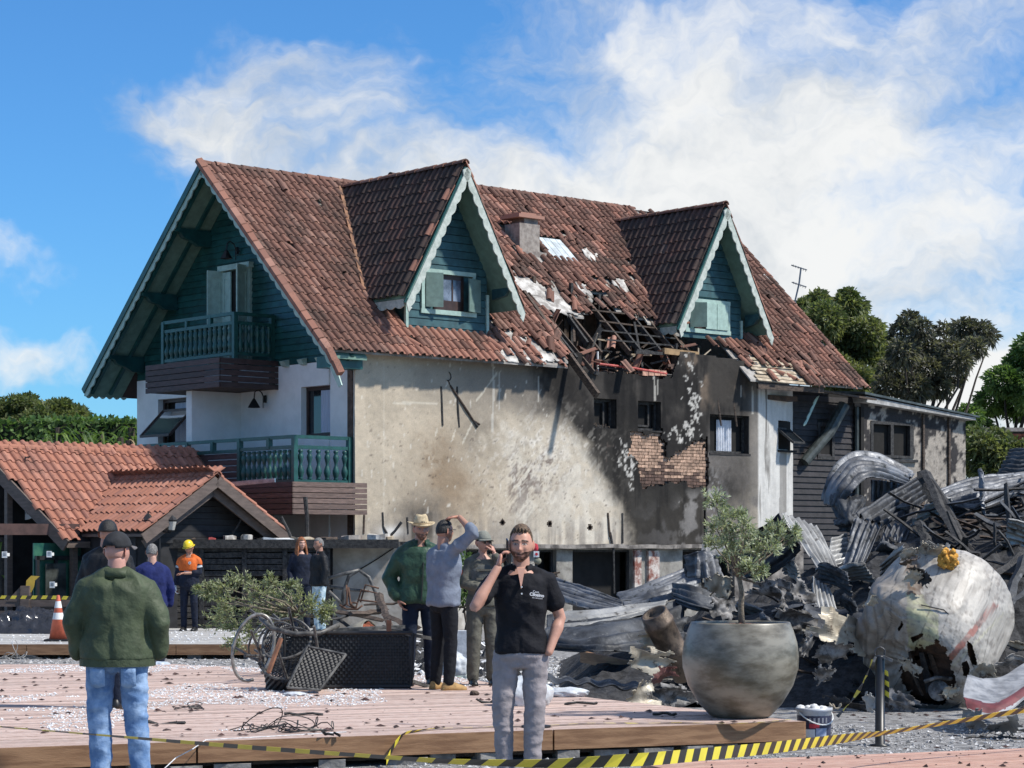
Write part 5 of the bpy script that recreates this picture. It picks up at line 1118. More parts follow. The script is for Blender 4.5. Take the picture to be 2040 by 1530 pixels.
for r in range(12):
    for k in range(12): link('brick', me_gb, gw_, M=Matrix.Translation((.25 * k + (.12 if r % 2 else 0), 0, 4.2 + r * .095)))
b = MB(); b.box((-.05, -.08, 5.4), (5, .28, 5.52)); b.build('coping', m_chim, gw_)
# left: far conifers, clipped hedge, drooping plants
for i, (px, top, s, Yd) in enumerate(((10, 800, 34, 92), (48, 790, 30, 92), (95, 805, 32, 92), (120, 800, 26, 92), (75, 820, 34, 91), (30, 835, 36, 91), (150, 812, 24, 92), (110, 835, 34, 91), (-25, 800, 40, 92))):
    tree('evergreen_tree', 'dark rounded evergreen crown behind the clipped hedge', (at(px, 0, Yd).x, Yd, -.1), clumps([(px - s * .4, top + 8 + s * .2, s * .55), (px + s * .3, top + 8, s * .5), (px, top + s * .6, s * .8), (px + s * .5, top + s * .7, s * .6), (px - s * .5, top + s * .9, s * .6)], Yd, 1, i, .6), 1700, .24, .09, m_lfe if i else (m_lfe := leaf_mat('dull evergreen leaf', (.06, .085, .03), (.16, .18, .075))), .14, 20 + i, 'evergreens behind the hedge', .15)
hd = thing('clipped_hedge', (at(100, 0, 70).x, 70, -.12), 'long clipped hedge in front of the evergreens', 'hedge')
r = np.random.default_rng(5); n = 6000; Pq = np.stack([r.uniform(-4.5, 3.2, n), np.zeros(n), np.zeros(n)], 1); tm = r.random(n) < .3; zt = at(0, 838, 70).z + .12
Pq[:, 1] = np.where(tm, r.uniform(0, 1.2, n), r.normal(0, .05, n)); Pq[:, 2] = np.where(tm, zt + r.normal(0, .05, n), r.uniform(0, 1, n) * zt) - (Pq[:, 0] < -1) * .1
a = r.normal(size=(n, 3)); a[:, 1] -= .5; a[:, 2] -= .4; a /= np.linalg.norm(a, axis=1)[:, None]; s = np.cross(a, r.normal(size=(n, 3))); s /= np.linalg.norm(s, axis=1)[:, None]
vs = np.stack([Pq, Pq + a * .11 + s * .06, Pq + a * .22, Pq + a * .11 - s * .06], 1).reshape(-1, 3); me = bpy.data.meshes.new('foliage'); me.from_pydata(vs.tolist(), [], [(4 * i, 4 * i + 1, 4 * i + 2, 4 * i + 3) for i in range(n)]); me.materials.append(leaf_mat('hedge leaf', (.05, .10, .03), (.14, .22, .07))); link('foliage', me, hd)
b = MB(); b.box((-4.5, .1, 0), (3.2, 1.1, zt - .1)); b.build('twigs', mat('hedge shade', (.012, .018, .008), .95, .4, 5), hd)  # dark box behind the leaves, the hedge's inner shade put into its colour
def frond_plant(name, label, base, h, spread, n, m, seed, wd=.035, group=None, cat='plant'):
    rr = random.Random(seed); o = thing(name, base, label, cat, group); b = MB()
    for k in range(n):
        a = rr.uniform(0, 6.28); el = rr.uniform(.3, 1.); L = rr.uniform(.6, 1.) ; d = V(math.cos(a), math.sin(a), 0); s = V(-d.y, d.x, 0); z0 = rr.uniform(.25, 1.) * h; pts = []
        for i in range(6): t = i / 5; pts.append(V(0, 0, z0) + d * (spread * L * t * (1.1 - .25 * t)) + V(0, 0, spread * (el * t * 1.1 - 1.35 * t * t) * L))
        vs = []
        for i, p in enumerate(pts): w2 = wd * (1 - (i / 5) ** 2 * .9) * rr.uniform(.9, 1.1); vs += [p - s * w2, p + s * w2]
        b.add(vs, [(2 * i, 2 * i + 1, 2 * i + 3, 2 * i + 2) for i in range(5)])
    b.build('fronds', m, o); b = MB(); b.tube([(0, 0, 0), (0, 0, h)], [.12, .09], 7); b.build('stem', m_bark, o)
    return o
for i, (px, py, h, s) in enumerate(((115, 850, 3.5, 1.1), (160, 858, 3.2, 1.0), (200, 860, 3.3, .95), (240, 870, 3.0, 1.0), (262, 850, 3.6, .9), (90, 870, 2.9, .9), (185, 885, 2.6, .8))):
    Yd = 58 + (i % 3); z = at(px, py, Yd).z; frond_plant('drooping_plant', 'drooping strap leaved plant in front of the clipped hedge', (at(px, 0, Yd).x, Yd, -.12), z + .1, s, 210, m_lf3 if i % 2 else m_lf4, 40 + i, group='drooping plants by the hedge')
frond_plant('tree_fern', 'bright yellow green fern showing over the kiosk ridge', (at(2, 0, 52).x, 52, -.12), at(0, 880, 52).z, .55, 90, m_lf4, 60, .05)
frond_plant('dead_frond_plant', 'dry brown drooping frond beside the white gable wall', (at(257, 0, 57).x, 57, -.12), at(0, 868, 57).z, .4, 120, mat('dry straw', (.26, .19, .11), .9, .25, 6), 61, .03)
# ------------------------------------------------------------------ wreckage
def burnt_metal(name, c1, c2, c3, rough=.45, metal=.65, scale=2.2):
    m = mat(name, c1, rough, scale=scale, c2=c2, metal=metal, bump=.25, bscale=25, detail=7., lo=.38, hi=.62); nt = m.node_tree; b = nt.nodes['Principled BSDF']
    src = b.inputs['Base Color'].links[0].from_socket; P = N(nt, 'ShaderNodeNewGeometry').outputs['Position']
    n = N(nt, 'ShaderNodeTexNoise', {'Vector': P, 'Scale': 7., 'Detail': 8., 'Roughness': .7}); f = SMOOTH(nt, n.outputs[0], .56, .66)
    mx = MIX(nt, f, src, c3); nt.links.new(mx.outputs[2], b.inputs['Base Color'])
    mr = N(nt, 'ShaderNodeMapRange', {0: n.outputs[0], 1: .35, 2: .65, 3: rough - .1, 4: rough + .3}); nt.links.new(mr.outputs[0], b.inputs['Roughness'])
    return m
m_zinc = burnt_metal('burnt galvanised sheet', (.065, .069, .078), (.19, .20, .218), (.03, .034, .034), .5, .4)
m_zincd = burnt_metal('blackened sheet', (.022, .024, .028), (.075, .082, .094), (.15, .155, .16), .55, .35)
m_zincw = burnt_metal('ash pale sheet', (.20, .20, .196), (.38, .38, .37), (.09, .085, .08), .55, .3)
m_skinm = burnt_metal('scorched aircraft skin', (.30, .26, .20), (.46, .42, .34), (.10, .07, .05), .5, .35, 5.)
m_ash = burnt_metal('melted ash grey metal', (.06, .056, .052), (.24, .232, .225), (.022, .02, .018), .65, .2, 9.)
def patch(rows, nu, nv):
    """smooth surface through rows of control points"""
    C = np.array([[list(p) for p in r] for r in rows]); m, n = C.shape[:2]
    def cr(A, t):
        k = A.shape[0]; s = t * (k - 1); i = np.clip(np.floor(s).astype(int), 0, k - 2); f = (s - i)[:, None, None]
        p0, p1, p2, p3 = A[np.clip(i - 1, 0, k - 1)], A[i], A[i + 1], A[np.clip(i + 2, 0, k - 1)]
        return .5 * (2 * p1 + (p2 - p0) * f + (2 * p0 - 5 * p1 + 4 * p2 - p3) * f * f + (3 * p1 - p0 - 3 * p2 + p3) * f ** 3)
    A = cr(C, np.linspace(0, 1, nu)); return np.swapaxes(cr(np.swapaxes(A, 0, 1), np.linspace(0, 1, nv)), 0, 1)
def corr(label, rows, waves, amp, m, along=1, crumple=.03, seed=1, rag=.06, group='crumpled roofing sheets', holes=0, name='corrugated_sheet', stripe=None):
    """corrugated sheet through the control rows; along=1: ribs run along each row"""
    nu, nv = (max(waves * 6, 40), 44) if along == 1 else (44, max(waves * 6, 40)); P = patch(rows, nu, nv)
    du = np.gradient(P, axis=0); dv = np.gradient(P, axis=1); n = np.cross(du, dv); n /= np.linalg.norm(n, axis=2)[..., None] + 1e-9
    U, Vv = np.meshgrid(np.linspace(0, 1, nu), np.linspace(0, 1, nv), indexing='ij'); t = U if along == 1 else Vv; o = Vv if along == 1 else U
    w_ = np.sin(t * waves * 2 * np.pi + (fbm(o, o * 0, 3, 3, seed) - .5) * 1.5) * amp * (.55 + .9 * fbm(U * 3, Vv * 3, 1.5, 3, seed + 1))
    cr = (fbm(U * 4, Vv * 4, 1., 4, seed + 2) - .5) * 2; fold = np.abs((fbm(U * 2.2, Vv * 2.2, 1., 2, seed + 3) - .5)) * -2.2
    P = P + n * (w_ + crumple * (cr + fold * .8))[..., None]
    b = MB(); vs = P.reshape(-1, 3); e = np.minimum(np.minimum(U, 1 - U), np.minimum(Vv, 1 - Vv)); ok = e - (fbm(U * 9, Vv * 9, 1., 3, seed + 5) - .45) * rag > 0
    if holes: ok &= fbm(U * 4, Vv * 4, 1, 3, seed + 8) < .76 - holes
    fs = [(i * nv + j, i * nv + j + 1, (i + 1) * nv + j + 1, (i + 1) * nv + j) for i in range(nu - 1) for j in range(nv - 1) if ok[i, j] and ok[i + 1, j] and ok[i, j + 1] and ok[i + 1, j + 1]]
    o_ = V(*vs[:, :].min(axis=0)); cen = V(*vs.mean(axis=0)); me = bpy.data.meshes.new(name); me.from_pydata((vs - np.array(cen)).tolist(), [], fs); me.materials.append(m); me.polygons.foreach_set('use_smooth', [True] * len(me.polygons))
    bm = bmesh.new(); bm.from_mesh(me); bmesh.ops.delete(bm, geom=[v_ for v_ in bm.verts if not v_.link_faces], context='VERTS'); bm.to_mesh(me); bm.free()
    if stripe: me.materials.append(stripe[2]); mid = [f.center + cen for f in me.polygons]; lo_, hi_ = stripe[:2]; P2 = P; ctr = {}; me.polygons.foreach_set('material_index', [1 if lo_ < np.abs(np.linalg.norm(P.reshape(-1, 3) - np.array(c_), axis=1)).argmin() // nv / nu < hi_ else 0 for c_ in mid])
    ob = link(name, me, None, cen); md = ob.modifiers.new('s', 'SOLIDIFY'); md.thickness = .006
    return tag(ob, label, 'sheet', group)
def A(*t): return [at(*p) for p in t]
# mound under everything
gx = np.linspace(.35, 10.5, 90); gy = np.linspace(23.4, 37, 70); XX, YY = np.meshgrid(gx, gy, indexing='ij')
pxx = XX / YY * 4400 + 1020
prof = np.interp(pxx, [1090, 1130, 1300, 1420, 1540, 1640, 1760, 1900, 2060, 2300], [0, .40, .65, .95, 1.15, 1.5, 2.0, 2.3, 2.6, 2.6]); hz = prof * np.sin(np.pi * np.clip((YY - 23.4) / 13.0, 0, 1)) ** .8 * (.75 + .5 * fbm(XX, YY, .9, 4, 300)) + (fbm(XX, YY, 3.5, 4, 301) - .5) * .28
hz *= sstep(1090, 1200, pxx) * sstep(10.4, 8.0, XX); zz = np.array([[gz0(y) for y in gy]] * len(gx)) + np.maximum(hz, 0) - .02
b = MB(); b.grid(np.stack([XX, YY, zz], 2)); tag(b.build('debris_mound', mat('charred rubble', (.008, .008, .009), .9, scale=9, c2=(.04, .04, .042), bump=1., bscale=22), None), 'black charred rubble heap beneath the crumpled sheets', 'rubble', kind='stuff')
def mz(x, y):
    i = int(np.clip((x - .35) / 10.15 * 89, 0, 89)); j = int(np.clip((y - 23.4) / 13.6 * 69, 0, 69)); return float(zz[i, j])
LS = 'corrugated roofing sheet '
corr(LS + 'with dark parallel ribs lying behind the man in black polo', [A((1090, 1150, 29.5), (1160, 1172, 29), (1240, 1200, 28.5)), A((1092, 1168, 29), (1160, 1190, 28.6), (1240, 1212, 28.2)), A((1095, 1185, 28.6), (1160, 1205, 28.2), (1240, 1222, 28))], 6, .035, m_zinc, 1, .02, 11)
corr(LS + 'bent into a pale twisted strip over the dark sheet', [A((1100, 1222, 27), (1200, 1214, 27), (1330, 1198, 27.3)), A((1103, 1240, 26.6), (1200, 1228, 26.7), (1330, 1202, 27)), A((1108, 1256, 26.4), (1200, 1244, 26.5), (1328, 1208, 26.9))], 3, .02, m_zincw, 1, .02, 12)
corr(LS + 'with bright ribs rising towards the burnt doorway', [A((1228, 1186, 30), (1300, 1160, 30), (1385, 1126, 30.3)), A((1236, 1200, 29.4), (1310, 1176, 29.4), (1392, 1145, 29.8)), A((1246, 1212, 29), (1320, 1196, 29), (1400, 1168, 29.4))], 6, .035, m_zinc, 1, .025, 13)
corr(LS + 'blackened and sagging under the pale strip', [A((1090, 1232, 26.8), (1220, 1222, 26.8), (1360, 1196, 27.5)), A((1085, 1262, 26), (1220, 1268, 25.8), (1370, 1225, 27)), A((1092, 1292, 25.8), (1220, 1296, 25.4), (1372, 1285, 26.5))], 4, .03, m_zincd, 1, .06, 14)
corr(LS + 'curled and dark beside the planted pot', [A((1340, 1165, 28), (1385, 1170, 27.6), (1430, 1190, 27.6)), A((1338, 1185, 27.5), (1385, 1200, 27), (1438, 1215, 27)), A((1345, 1200, 27.4), (1390, 1216, 27), (1430, 1222, 27.2))], 5, .035, m_zincd, 1, .03, 15)
corr(LS + 'standing on end in narrow folds', [A((1362, 1108, 29), (1370, 1150, 29)), A((1384, 1100, 28.8), (1390, 1152, 28.8)), A((1404, 1098, 29), (1420, 1158, 28.7)), A((1425, 1120, 29.2), (1440, 1170, 28.8))], 5, .05, m_zinc, 1, .03, 16)
corr(LS + 'poking out pale above the folded sheets by the olive', [A((1398, 1085, 30), (1442, 1075, 30)), A((1398, 1098, 29.6), (1446, 1098, 29.6)), A((1405, 1108, 29.5), (1450, 1112, 29.4))], 4, .025, m_zincw, 1, .02, 17)
corr(LS + 'leaning like a lean-to right of the olive crown', [A((1556, 1020, 27.2), (1600, 1085, 26.8), (1645, 1152, 26.4)), A((1590, 1034, 27.5), (1628, 1092, 27), (1662, 1162, 26.5)), A((1624, 1050, 27.8), (1652, 1100, 27.2), (1672, 1150, 26.8))], 6, .028, m_zincw, 1, .02, 18)
corr(LS + 'black underside beneath the leaning sheet', [A((1552, 1024, 27.4), (1500, 1060, 27.6), (1440, 1100, 28)), A((1580, 1060, 27.6), (1530, 1100, 27.8), (1470, 1140, 28)), A((1600, 1095, 27.6), (1560, 1130, 27.8), (1510, 1160, 28))], 4, .03, m_zincd, 1, .04, 19)
corr(LS + 'draped shiny over the top of the heap', [A((1640, 1000, 30.5), (1652, 950, 30.5), (1690, 908, 30.8), (1745, 905, 31), (1822, 945, 31)), A((1652, 1010, 30), (1668, 965, 30), (1700, 928, 30.2), (1745, 925, 30.3), (1815, 952, 30.6)), A((1672, 1002, 29.8), (1695, 975, 29.7), (1722, 952, 29.8), (1755, 950, 30), (1810, 965, 30.4))], 5, .035, m_zinc, 1, .04, 20, holes=.0)
corr(LS + 'charred black hanging below the draped sheet', [A((1650, 985, 30.2), (1690, 975, 30), (1725, 990, 30)), A((1655, 1030, 29.8), (1690, 1030, 29.4), (1720, 1025, 29.6)), A((1670, 1060, 29.6), (1695, 1062, 29.4), (1712, 1055, 29.6))], 2, .02, m_zincd, 1, .12, 21)
corr(LS + 'ridged and dark, sloping up to the charred posts', [A((1703, 1026, 28.2), (1770, 985, 28.6), (1842, 944, 29.2)), A((1728, 1038, 27.9), (1790, 1000, 28.4), (1852, 962, 29)), A((1756, 1048, 27.8), (1808, 1018, 28.2), (1862, 985, 28.8))], 5, .04, m_zincd, 1, .03, 22)
corr(LS + 'with upright bright ribs folded down from the ridged sheet', [A((1704, 1030, 28), (1690, 1080, 27.6), (1676, 1126, 27.4)), A((1730, 1040, 27.8), (1712, 1085, 27.4), (1698, 1130, 27.2)), A((1758, 1048, 27.7), (1738, 1090, 27.4), (1720, 1132, 27.2))], 5, .03, m_zinc, 1, .02, 23)
corr(LS + 'grey and fluted behind the aircraft piece', [A((1764, 1046, 28), (1752, 1080, 27.6), (1742, 1110, 27.4)), A((1792, 1044, 28), (1778, 1080, 27.6), (1766, 1110, 27.4)), A((1822, 1042, 28), (1805, 1075, 27.7), (1790, 1106, 27.5))], 5, .03, m_zinc, 1, .03, 24)
corr(LS + 'wide and bluish, running to the right over the beams', [A((1860, 985, 29), (1935, 955, 29.5), (2050, 945, 30), (2200, 950, 31)), A((1880, 998, 28.6), (1945, 980, 28.8), (2050, 960, 29.4), (2200, 965, 30.4)), A((1905, 1000, 28.4), (1955, 1008, 28.2), (2040, 985, 29), (2200, 990, 30))], 7, .035, m_zinc, 1, .035, 25)
corr(LS + 'dark, propped steeply against the shrub', [A((1984, 950, 33), (2012, 893, 33.5)), A((2020, 950, 32.8), (2045, 892, 33.3)), A((2080, 950, 32.8), (2100, 890, 33.2))], 8, .03, m_zincd, 2, .03, 26)
corr(LS + 'small and white edged between heap and lean-to', [A((1654, 1075, 27.8), (1688, 1064, 28)), A((1652, 1098, 27.5), (1690, 1090, 27.7)), A((1655, 1125, 27.2), (1690, 1118, 27.4))], 6, .025, m_zincw, 1, .015, 27)
corr(LS + 'bluish piece standing behind the ridged sheet', [A((1735, 955, 31), (1735, 1000, 31)), A((1765, 958, 31), (1760, 1000, 31)), A((1800, 965, 31), (1790, 1000, 31))], 6, .02, m_zinc, 1, .02, 28)
corr(LS + 'flat and dark on the floor left of the aircraft piece', [A((1600, 1205, 25.5), (1670, 1215, 25.3), (1740, 1218, 25)), A((1595, 1235, 24.6), (1670, 1245, 24.6), (1745, 1250, 24.6)), A((1600, 1265, 24), (1680, 1275, 24), (1745, 1272, 24.2))], 6, .03, m_zincd, 1, .05, 29)
corr(LS + 'white ribs showing beside the melted lump', [A((1618, 1150, 26), (1652, 1172, 26)), A((1620, 1190, 25.7), (1668, 1215, 25.7)), A((1628, 1215, 25.6), (1672, 1245, 25.6))], 6, .02, m_zincw, 2, .02, 30)
corr(LS + 'thin and black lying on the gravel behind the sacks', [A((1062, 1342, 22.8), (1160, 1352, 22.8), (1290, 1362, 22.8)), A((1055, 1352, 22.3), (1160, 1364, 22.3), (1290, 1372, 22.2))], 6, .02, m_zincd, 2, .03, 31)
for k in range(16):                                 # smaller torn pieces all through the heap
    px, py, Yd = random.uniform(1340, 2040), 0, random.uniform(24.6, 29); x = at(px, 0, Yd).x; z = max(mz(x, Yd), 0) + .10; s = random.uniform(.25, .6); a = random.uniform(0, 3); e_ = V(math.cos(a), math.sin(a) * .6, random.gauss(0, .4)).normalized() * s; f_ = V(random.gauss(0, .3), -.5, random.uniform(.2, .9)).normalized() * s * .8; c = V(x, Yd, z)
    corr('torn corrugated offcut in the burnt heap', [[c, c + e_ * .5 + V(0, 0, .05), c + e_], [c + f_ * .6, c + f_ * .6 + e_ * .5, c + f_ * .5 + e_], [c + f_, c + f_ + e_ * .5 + V(0, -.1, 0), c + f_ * .9 + e_ * .9]], random.choice((5, 6, 7)), .024, random.choice((m_zinc, m_zincd, m_zinc, m_zincw)), 1, .022, 60 + k, .10, 'torn offcuts in the heap')
# charred beams
def beamo(p, q, w_, h_, label, m=None, group='charred beams in the heap', name='charred_timber'):
    p = V(*p); q = V(*q); c = (p + q) / 2; b = MB(); n = 5; d = (q - p); pts = [p - c + d * (k / n) + V(random.gauss(0, .012), random.gauss(0, .012), random.gauss(0, .012)) for k in range(n + 1)]
    b.tube(pts, [max(w_, h_) * .62 * random.uniform(.8, 1.1) for _ in pts], 4, sx=min(1, h_ / w_)); o = b.build(name, m or m_char, None, loc=c); return tag(o, label, 'beam', group)
BE = [((1842, 940, 28.2), (1930, 1118, 26.2), .11, 'two storey high charred post leaning over the aircraft piece'), ((1858, 955, 28), (1960, 1140, 26.2), .08, 'slimmer charred post beside the leaning one'), ((1835, 940, 28.3), (1860, 1000, 28), .12, 'short blackened stump at the top of the heap'), ((2005, 965, 27), (2020, 1120, 26.5), .10, 'upright black plank at the right of the heap'), ((1945, 1030, 27), (2060, 1080, 26.5), .09, 'grey edged beam lying slantwise across the heap'), ((1830, 1040, 27), (1850, 1090, 26.6), .11, 'broad scorched board standing above the aircraft piece'), ((1930, 1180, 24.5), (2060, 1090, 25.5), .12, 'thick dark beam propped at the right of the aircraft piece'), ((1985, 1240, 24), (2045, 1110, 25), .11, 'wide grey board leaning beside the thick beam'), ((1990, 1225, 24), (2060, 1160, 24.5), .08, 'curved dark strip below the wide grey board'), ((1880, 1120, 25.5), (2000, 1170, 25), .06, 'thin pale edged lath behind the aircraft piece')]
for p, q, w_, lb in BE: beamo(at(*p), at(*q), w_, w_ * .55, lb, m_zincd if 'grey' in lb or 'pale' in lb else m_char)
for k in range(85):
    px = random.uniform(1830, 2080); Yd = random.uniform(25, 30); x = at(px, 0, Yd).x; z = mz(x, Yd) + random.uniform(0, .35) ; L = random.uniform(.4, 1.5); a = random.uniform(0, 3.14); el = random.gauss(0, .45); d = V(math.cos(a) * math.cos(el), math.sin(a) * math.cos(el) * .7, math.sin(el)) * L / 2
    c = V(x, Yd, z); beamo(c - d, c + d, random.uniform(.03, .09), .03, 'charred timber in the tangled heap of beams', random.choice((m_char, m_char, m_charbr, m_zincd)))
for k in range(30):
    px = random.uniform(1280, 1830); Yd = random.uniform(24, 28); x = at(px, 0, Yd).x; z = mz(x, Yd) + random.uniform(0, .1); L = random.uniform(.3, .8); a = random.uniform(0, 3.14); d = V(math.cos(a), math.sin(a) * .7, random.gauss(0, .3)) * L / 2; c = V(x, Yd, z)
    beamo(c - d, c + d, random.uniform(.02, .05), .025, 'charred lath among the crumpled sheets', random.choice((m_char, m_charbr)))
# torn scraps of metal
def scrap(c, s, m, label, seed, group=None, elong=1., upright=.6, name='torn_metal_scrap', cat='scrap'):
    n = 30; U, Vv = np.meshgrid(np.linspace(-1, 1, n), np.linspace(-1, 1, n), indexing='ij'); rr = random.Random(seed)
    rad = np.hypot(U, Vv); ok = rad < .30 + .95 * fbm(np.arctan2(U, Vv) * 2.6 + 9, rad * 1.5, 1.5, 3, seed)
    z = (fbm(U, Vv, 1.3, 2, seed + 1) - .5) * 1.7 + .4 * np.abs(U) * rr.choice((-1, 1)) + np.abs(fbm(U, Vv, 1.1, 2, seed + 2) - .5) * 2
    P = np.stack([U * elong * 1.15, z * .42, Vv * .9], 2) * s * .55; M = (Matrix.Rotation(rr.uniform(-1, 1), 3, 'Z') @ Matrix.Rotation(rr.gauss(0, .5) + (1 - upright) * 1.2, 3, 'X') @ Matrix.Rotation(rr.uniform(-.8, .8), 3, 'Y')); P = P @ np.array(M).T
    fs = [(i * n + j, i * n + j + 1, (i + 1) * n + j + 1, (i + 1) * n + j) for i in range(n - 1) for j in range(n - 1) if ok[i, j] and ok[i + 1, j + 1] and ok[i + 1, j] and ok[i, j + 1]]
    me = bpy.data.meshes.new(name); me.from_pydata(P.reshape(-1, 3).tolist(), [], fs); bm = bmesh.new(); bm.from_mesh(me); bmesh.ops.delete(bm, geom=[v_ for v_ in bm.verts if not v_.link_faces], context='VERTS'); bm.to_mesh(me); bm.free(); me.materials.append(m); me.polygons.foreach_set('use_smooth', [False] * len(me.polygons))
    o = link(name, me, None, c); md = o.modifiers.new('s', 'SOLIDIFY'); md.thickness = .006; return tag(o, label, cat, group)
for i, (px, py, Yd, s, m, lb) in enumerate(((1302, 1275, 22.5, .30, m_skinm, 'yellowish torn aircraft skin rising left of the round pot'), (1298, 1320, 22.3, .40, m_skinm, 'brown crumpled skin below the yellowish torn piece'), (1325, 1350, 22, .36, mat('dull red torn skin', (.16, .06, .05), .7, .4, 9, .3), 'dull red torn skin at the foot of the round pot'), (1290, 1385, 21.5, .42, m_skinm, 'olive torn sheet lying left of the round pot'), (1345, 1390, 21.2, .40, m_ash, 'grey crumpled sheet under the round pot edge'), (1430, 1165, 25.5, .5, m_skinm, 'large scorched fold of skin behind the olive trunk'), (1445, 1210, 25, .45, m_ash, 'grey fold behind the olive trunk foot'), (1540, 1175, 24, .45, m_ash, 'melted grey metal standing right of the olive trunk'), (1565, 1190, 23.6, .5, m_ash, 'tall melted pale lump right of the round pot'), (1600, 1180, 23.8, .45, m_ash, 'ragged melted arm reaching from the pale lump'), (1585, 1240, 23.4, .45, m_ash, 'knotted ash grey metal beside the round pot'), (1610, 1290, 22.6, .45, m_ash, 'crumpled ash grey sheet above the paint bucket'), (1660, 1300, 22.4, .5, m_ash, 'flattened grey panel right of the paint bucket top'), (1690, 1255, 23.2, .55, m_skinm, 'brown rusted panel left of the rope post'), (1640, 1345, 21.8, .4, m_ash, 'thin grey scrap behind the paint bucket'), (1960, 1340, 21.6, .30, m_skinm, 'greenish torn flap at the right foot of the aircraft piece'), (2010, 1320, 22.2, .35, m_ash, 'pale torn flap right of the aircraft piece'), (1930, 1440, 19.8, .34, m_zincw, 'pale grey scrap in front of the striped panel'), (2010, 1450, 19.6, .45, m_zincw, 'white scorched scrap behind the barrier tape at the edge'), (1790, 1395, 21.2, .3, m_ash, 'grey scrap beneath the aircraft piece'), (1730, 1400, 20.4, .25, m_zincw, 'flat silver scrap beside the rope post'))):
    scrap(at(px, py, Yd), s * (.8 if m is m_ash else 1), m, lb, 400 + i * 7, elong=(1., 1.9, .6)[i % 3])
for k in range(30):
    px = random.uniform(1300, 2060); Yd = random.uniform(22.2, 26); x = at(px, 0, Yd).x; z = (mz(x, Yd) if Yd > 23.4 else gz0(Yd)) + .08; scrap((x, Yd, z), random.uniform(.14, .3), random.choice((m_zincd, m_char, m_zincd, m_ash, m_skinm)), 'small torn scrap in the burnt heap', 600 + k * 5, 'small torn scraps', upright=.3, elong=random.choice((1.6, 2.6, .4)))
# brown cylinder behind the pot
b = MB(); b.lathe([(.001, -.4), (.12, -.4), (.135, -.385), (.145, -.1), (.155, -.09), (.155, -.06), (.146, -.05), (.15, .25), (.16, .26), (.16, .29), (.15, .30), (.14, .40), (.115, .40), (.115, .34), (.001, .34)], 26, M=Matrix.Translation(at(1335, 1285, 22.6)) @ Matrix.Rotation(R(-28), 4, 'Y') @ Matrix.Rotation(R(20), 4, 'X')); cy = b.build('scorched_cylinder', mat('scorched brown metal', (.045, .033, .024), .55, scale=9, c2=(.15, .11, .08), metal=.4, bump=.2), None, True); tag(cy, 'scorched brown metal cylinder leaning left of the round pot', 'cylinder')
# ------------------------------------------------------------------ aircraft fuselage piece
Fc = at(1862, 1250, 23.4); fu = thing('fuselage_section', (Fc.x, Fc.y, gz0(23.4)), 'crushed white aircraft fuselage section with red stripe and torn open end', 'wreckage')
nu, nv = 300, 220; R0 = np.array([.74, .74, .78]); U, Vv = np.meshgrid(np.linspace(0, 2 * np.pi, nu), np.linspace(.02, np.pi - .02, nv), indexing='ij')
d = np.stack([np.sin(Vv) * np.cos(U), np.sin(Vv) * np.sin(U), np.cos(Vv)], 2); sq = lambda a, p: np.sign(a) * np.abs(a) ** p
loc_ = np.stack([sq(d[..., 0], .97), sq(d[..., 1], .97), sq(d[..., 2], .46)], 2) * R0
rotm = np.array((Matrix.Rotation(R(38), 3, 'Y') @ Matrix.Rotation(R(-38), 3, 'X'))); W_ = loc_ @ rotm.T
rad = 1 + .05 * (fbm(U * 1.5, Vv * 1.5, 1., 3, 700) - .5) * 2 - .30 * sstep(2.2, 2.9, Vv) * (.35 + .9 * fbm(loc_[..., 0] * 3, loc_[..., 1] * 3, 1., 3, 701)) - .05 * sstep(.9, .3, Vv) + .012 * np.sin(U * 18) * sstep(1.9, 2.3, Vv); W_ = W_ * rad[..., None]
px_ = (W_[..., 0] + Fc.x) / (W_[..., 1] + Fc.y) * 4400 + 1020; py_ = 1085 + (1.72 - (W_[..., 2] + Fc.z)) / (W_[..., 1] + Fc.y) * 4400; front = W_[..., 1] < .25
gs_ = lambda x0, y0, sx, sy: np.exp(-((px_ - x0) / sx) ** 2 - ((py_ - y0) / sy) ** 2) * front
push = -.20 * gs_(1772, 1245, 22, 30) - .10 * gs_(1800, 1275, 16, 22) + .05 * gs_(1760, 1190, 30, 40) - .06 * gs_(1740, 1310, 20, 60) + .02 * np.sin(px_ * .35) * gs_(1745, 1270, 22, 110) - .03 * gs_(1835, 1150, 12, 60) + .010 * (fbm(px_ * .05, py_ * .05, 1, 4, 710) - .5) * 2 + .035 * sstep(.5, .56, fbm(px_ * .03, py_ * .02, 1, 2, 712)) * sstep(1850, 1760, px_)
W_ = W_ * (1 + push)[..., None]
tear = [(1812, 1300), (1840, 1288), (1868, 1278), (1885, 1300), (1902, 1345), (1900, 1385), (1880, 1402), (1835, 1400), (1800, 1360), (1796, 1325)]
win1 = [(1927, 1278), (1935, 1283), (1948, 1325), (1940, 1328), (1930, 1305)]; win2 = [(1917, 1322), (1926, 1316), (1931, 1330), (1928, 1347), (1920, 1345)]; slit = [(1776, 1252), (1792, 1238), (1795, 1243), (1780, 1258)]; slit2 = [(1812, 1272), (1838, 1262), (1836, 1268), (1818, 1280)]
hole = np.zeros(px_.shape, bool)
jx, jy = (fbm(px_ * .12, py_ * .12, 1, 3, 720) - .5) * 16, (fbm(px_ * .12, py_ * .12, 1, 3, 721) - .5) * 16
for q in (tear,): hole |= inpoly(px_ + jx, py_ + jy, q)
for q in (win1, win2, slit, slit2): hole |= inpoly(px_, py_, q)
hole &= front
base = np.array([.44, .41, .365]); cc = np.ones(px_.shape + (3,)) * base; Lx = lambda c, t, k: c * (1 - k[..., None]) + np.array(t) * k[..., None]
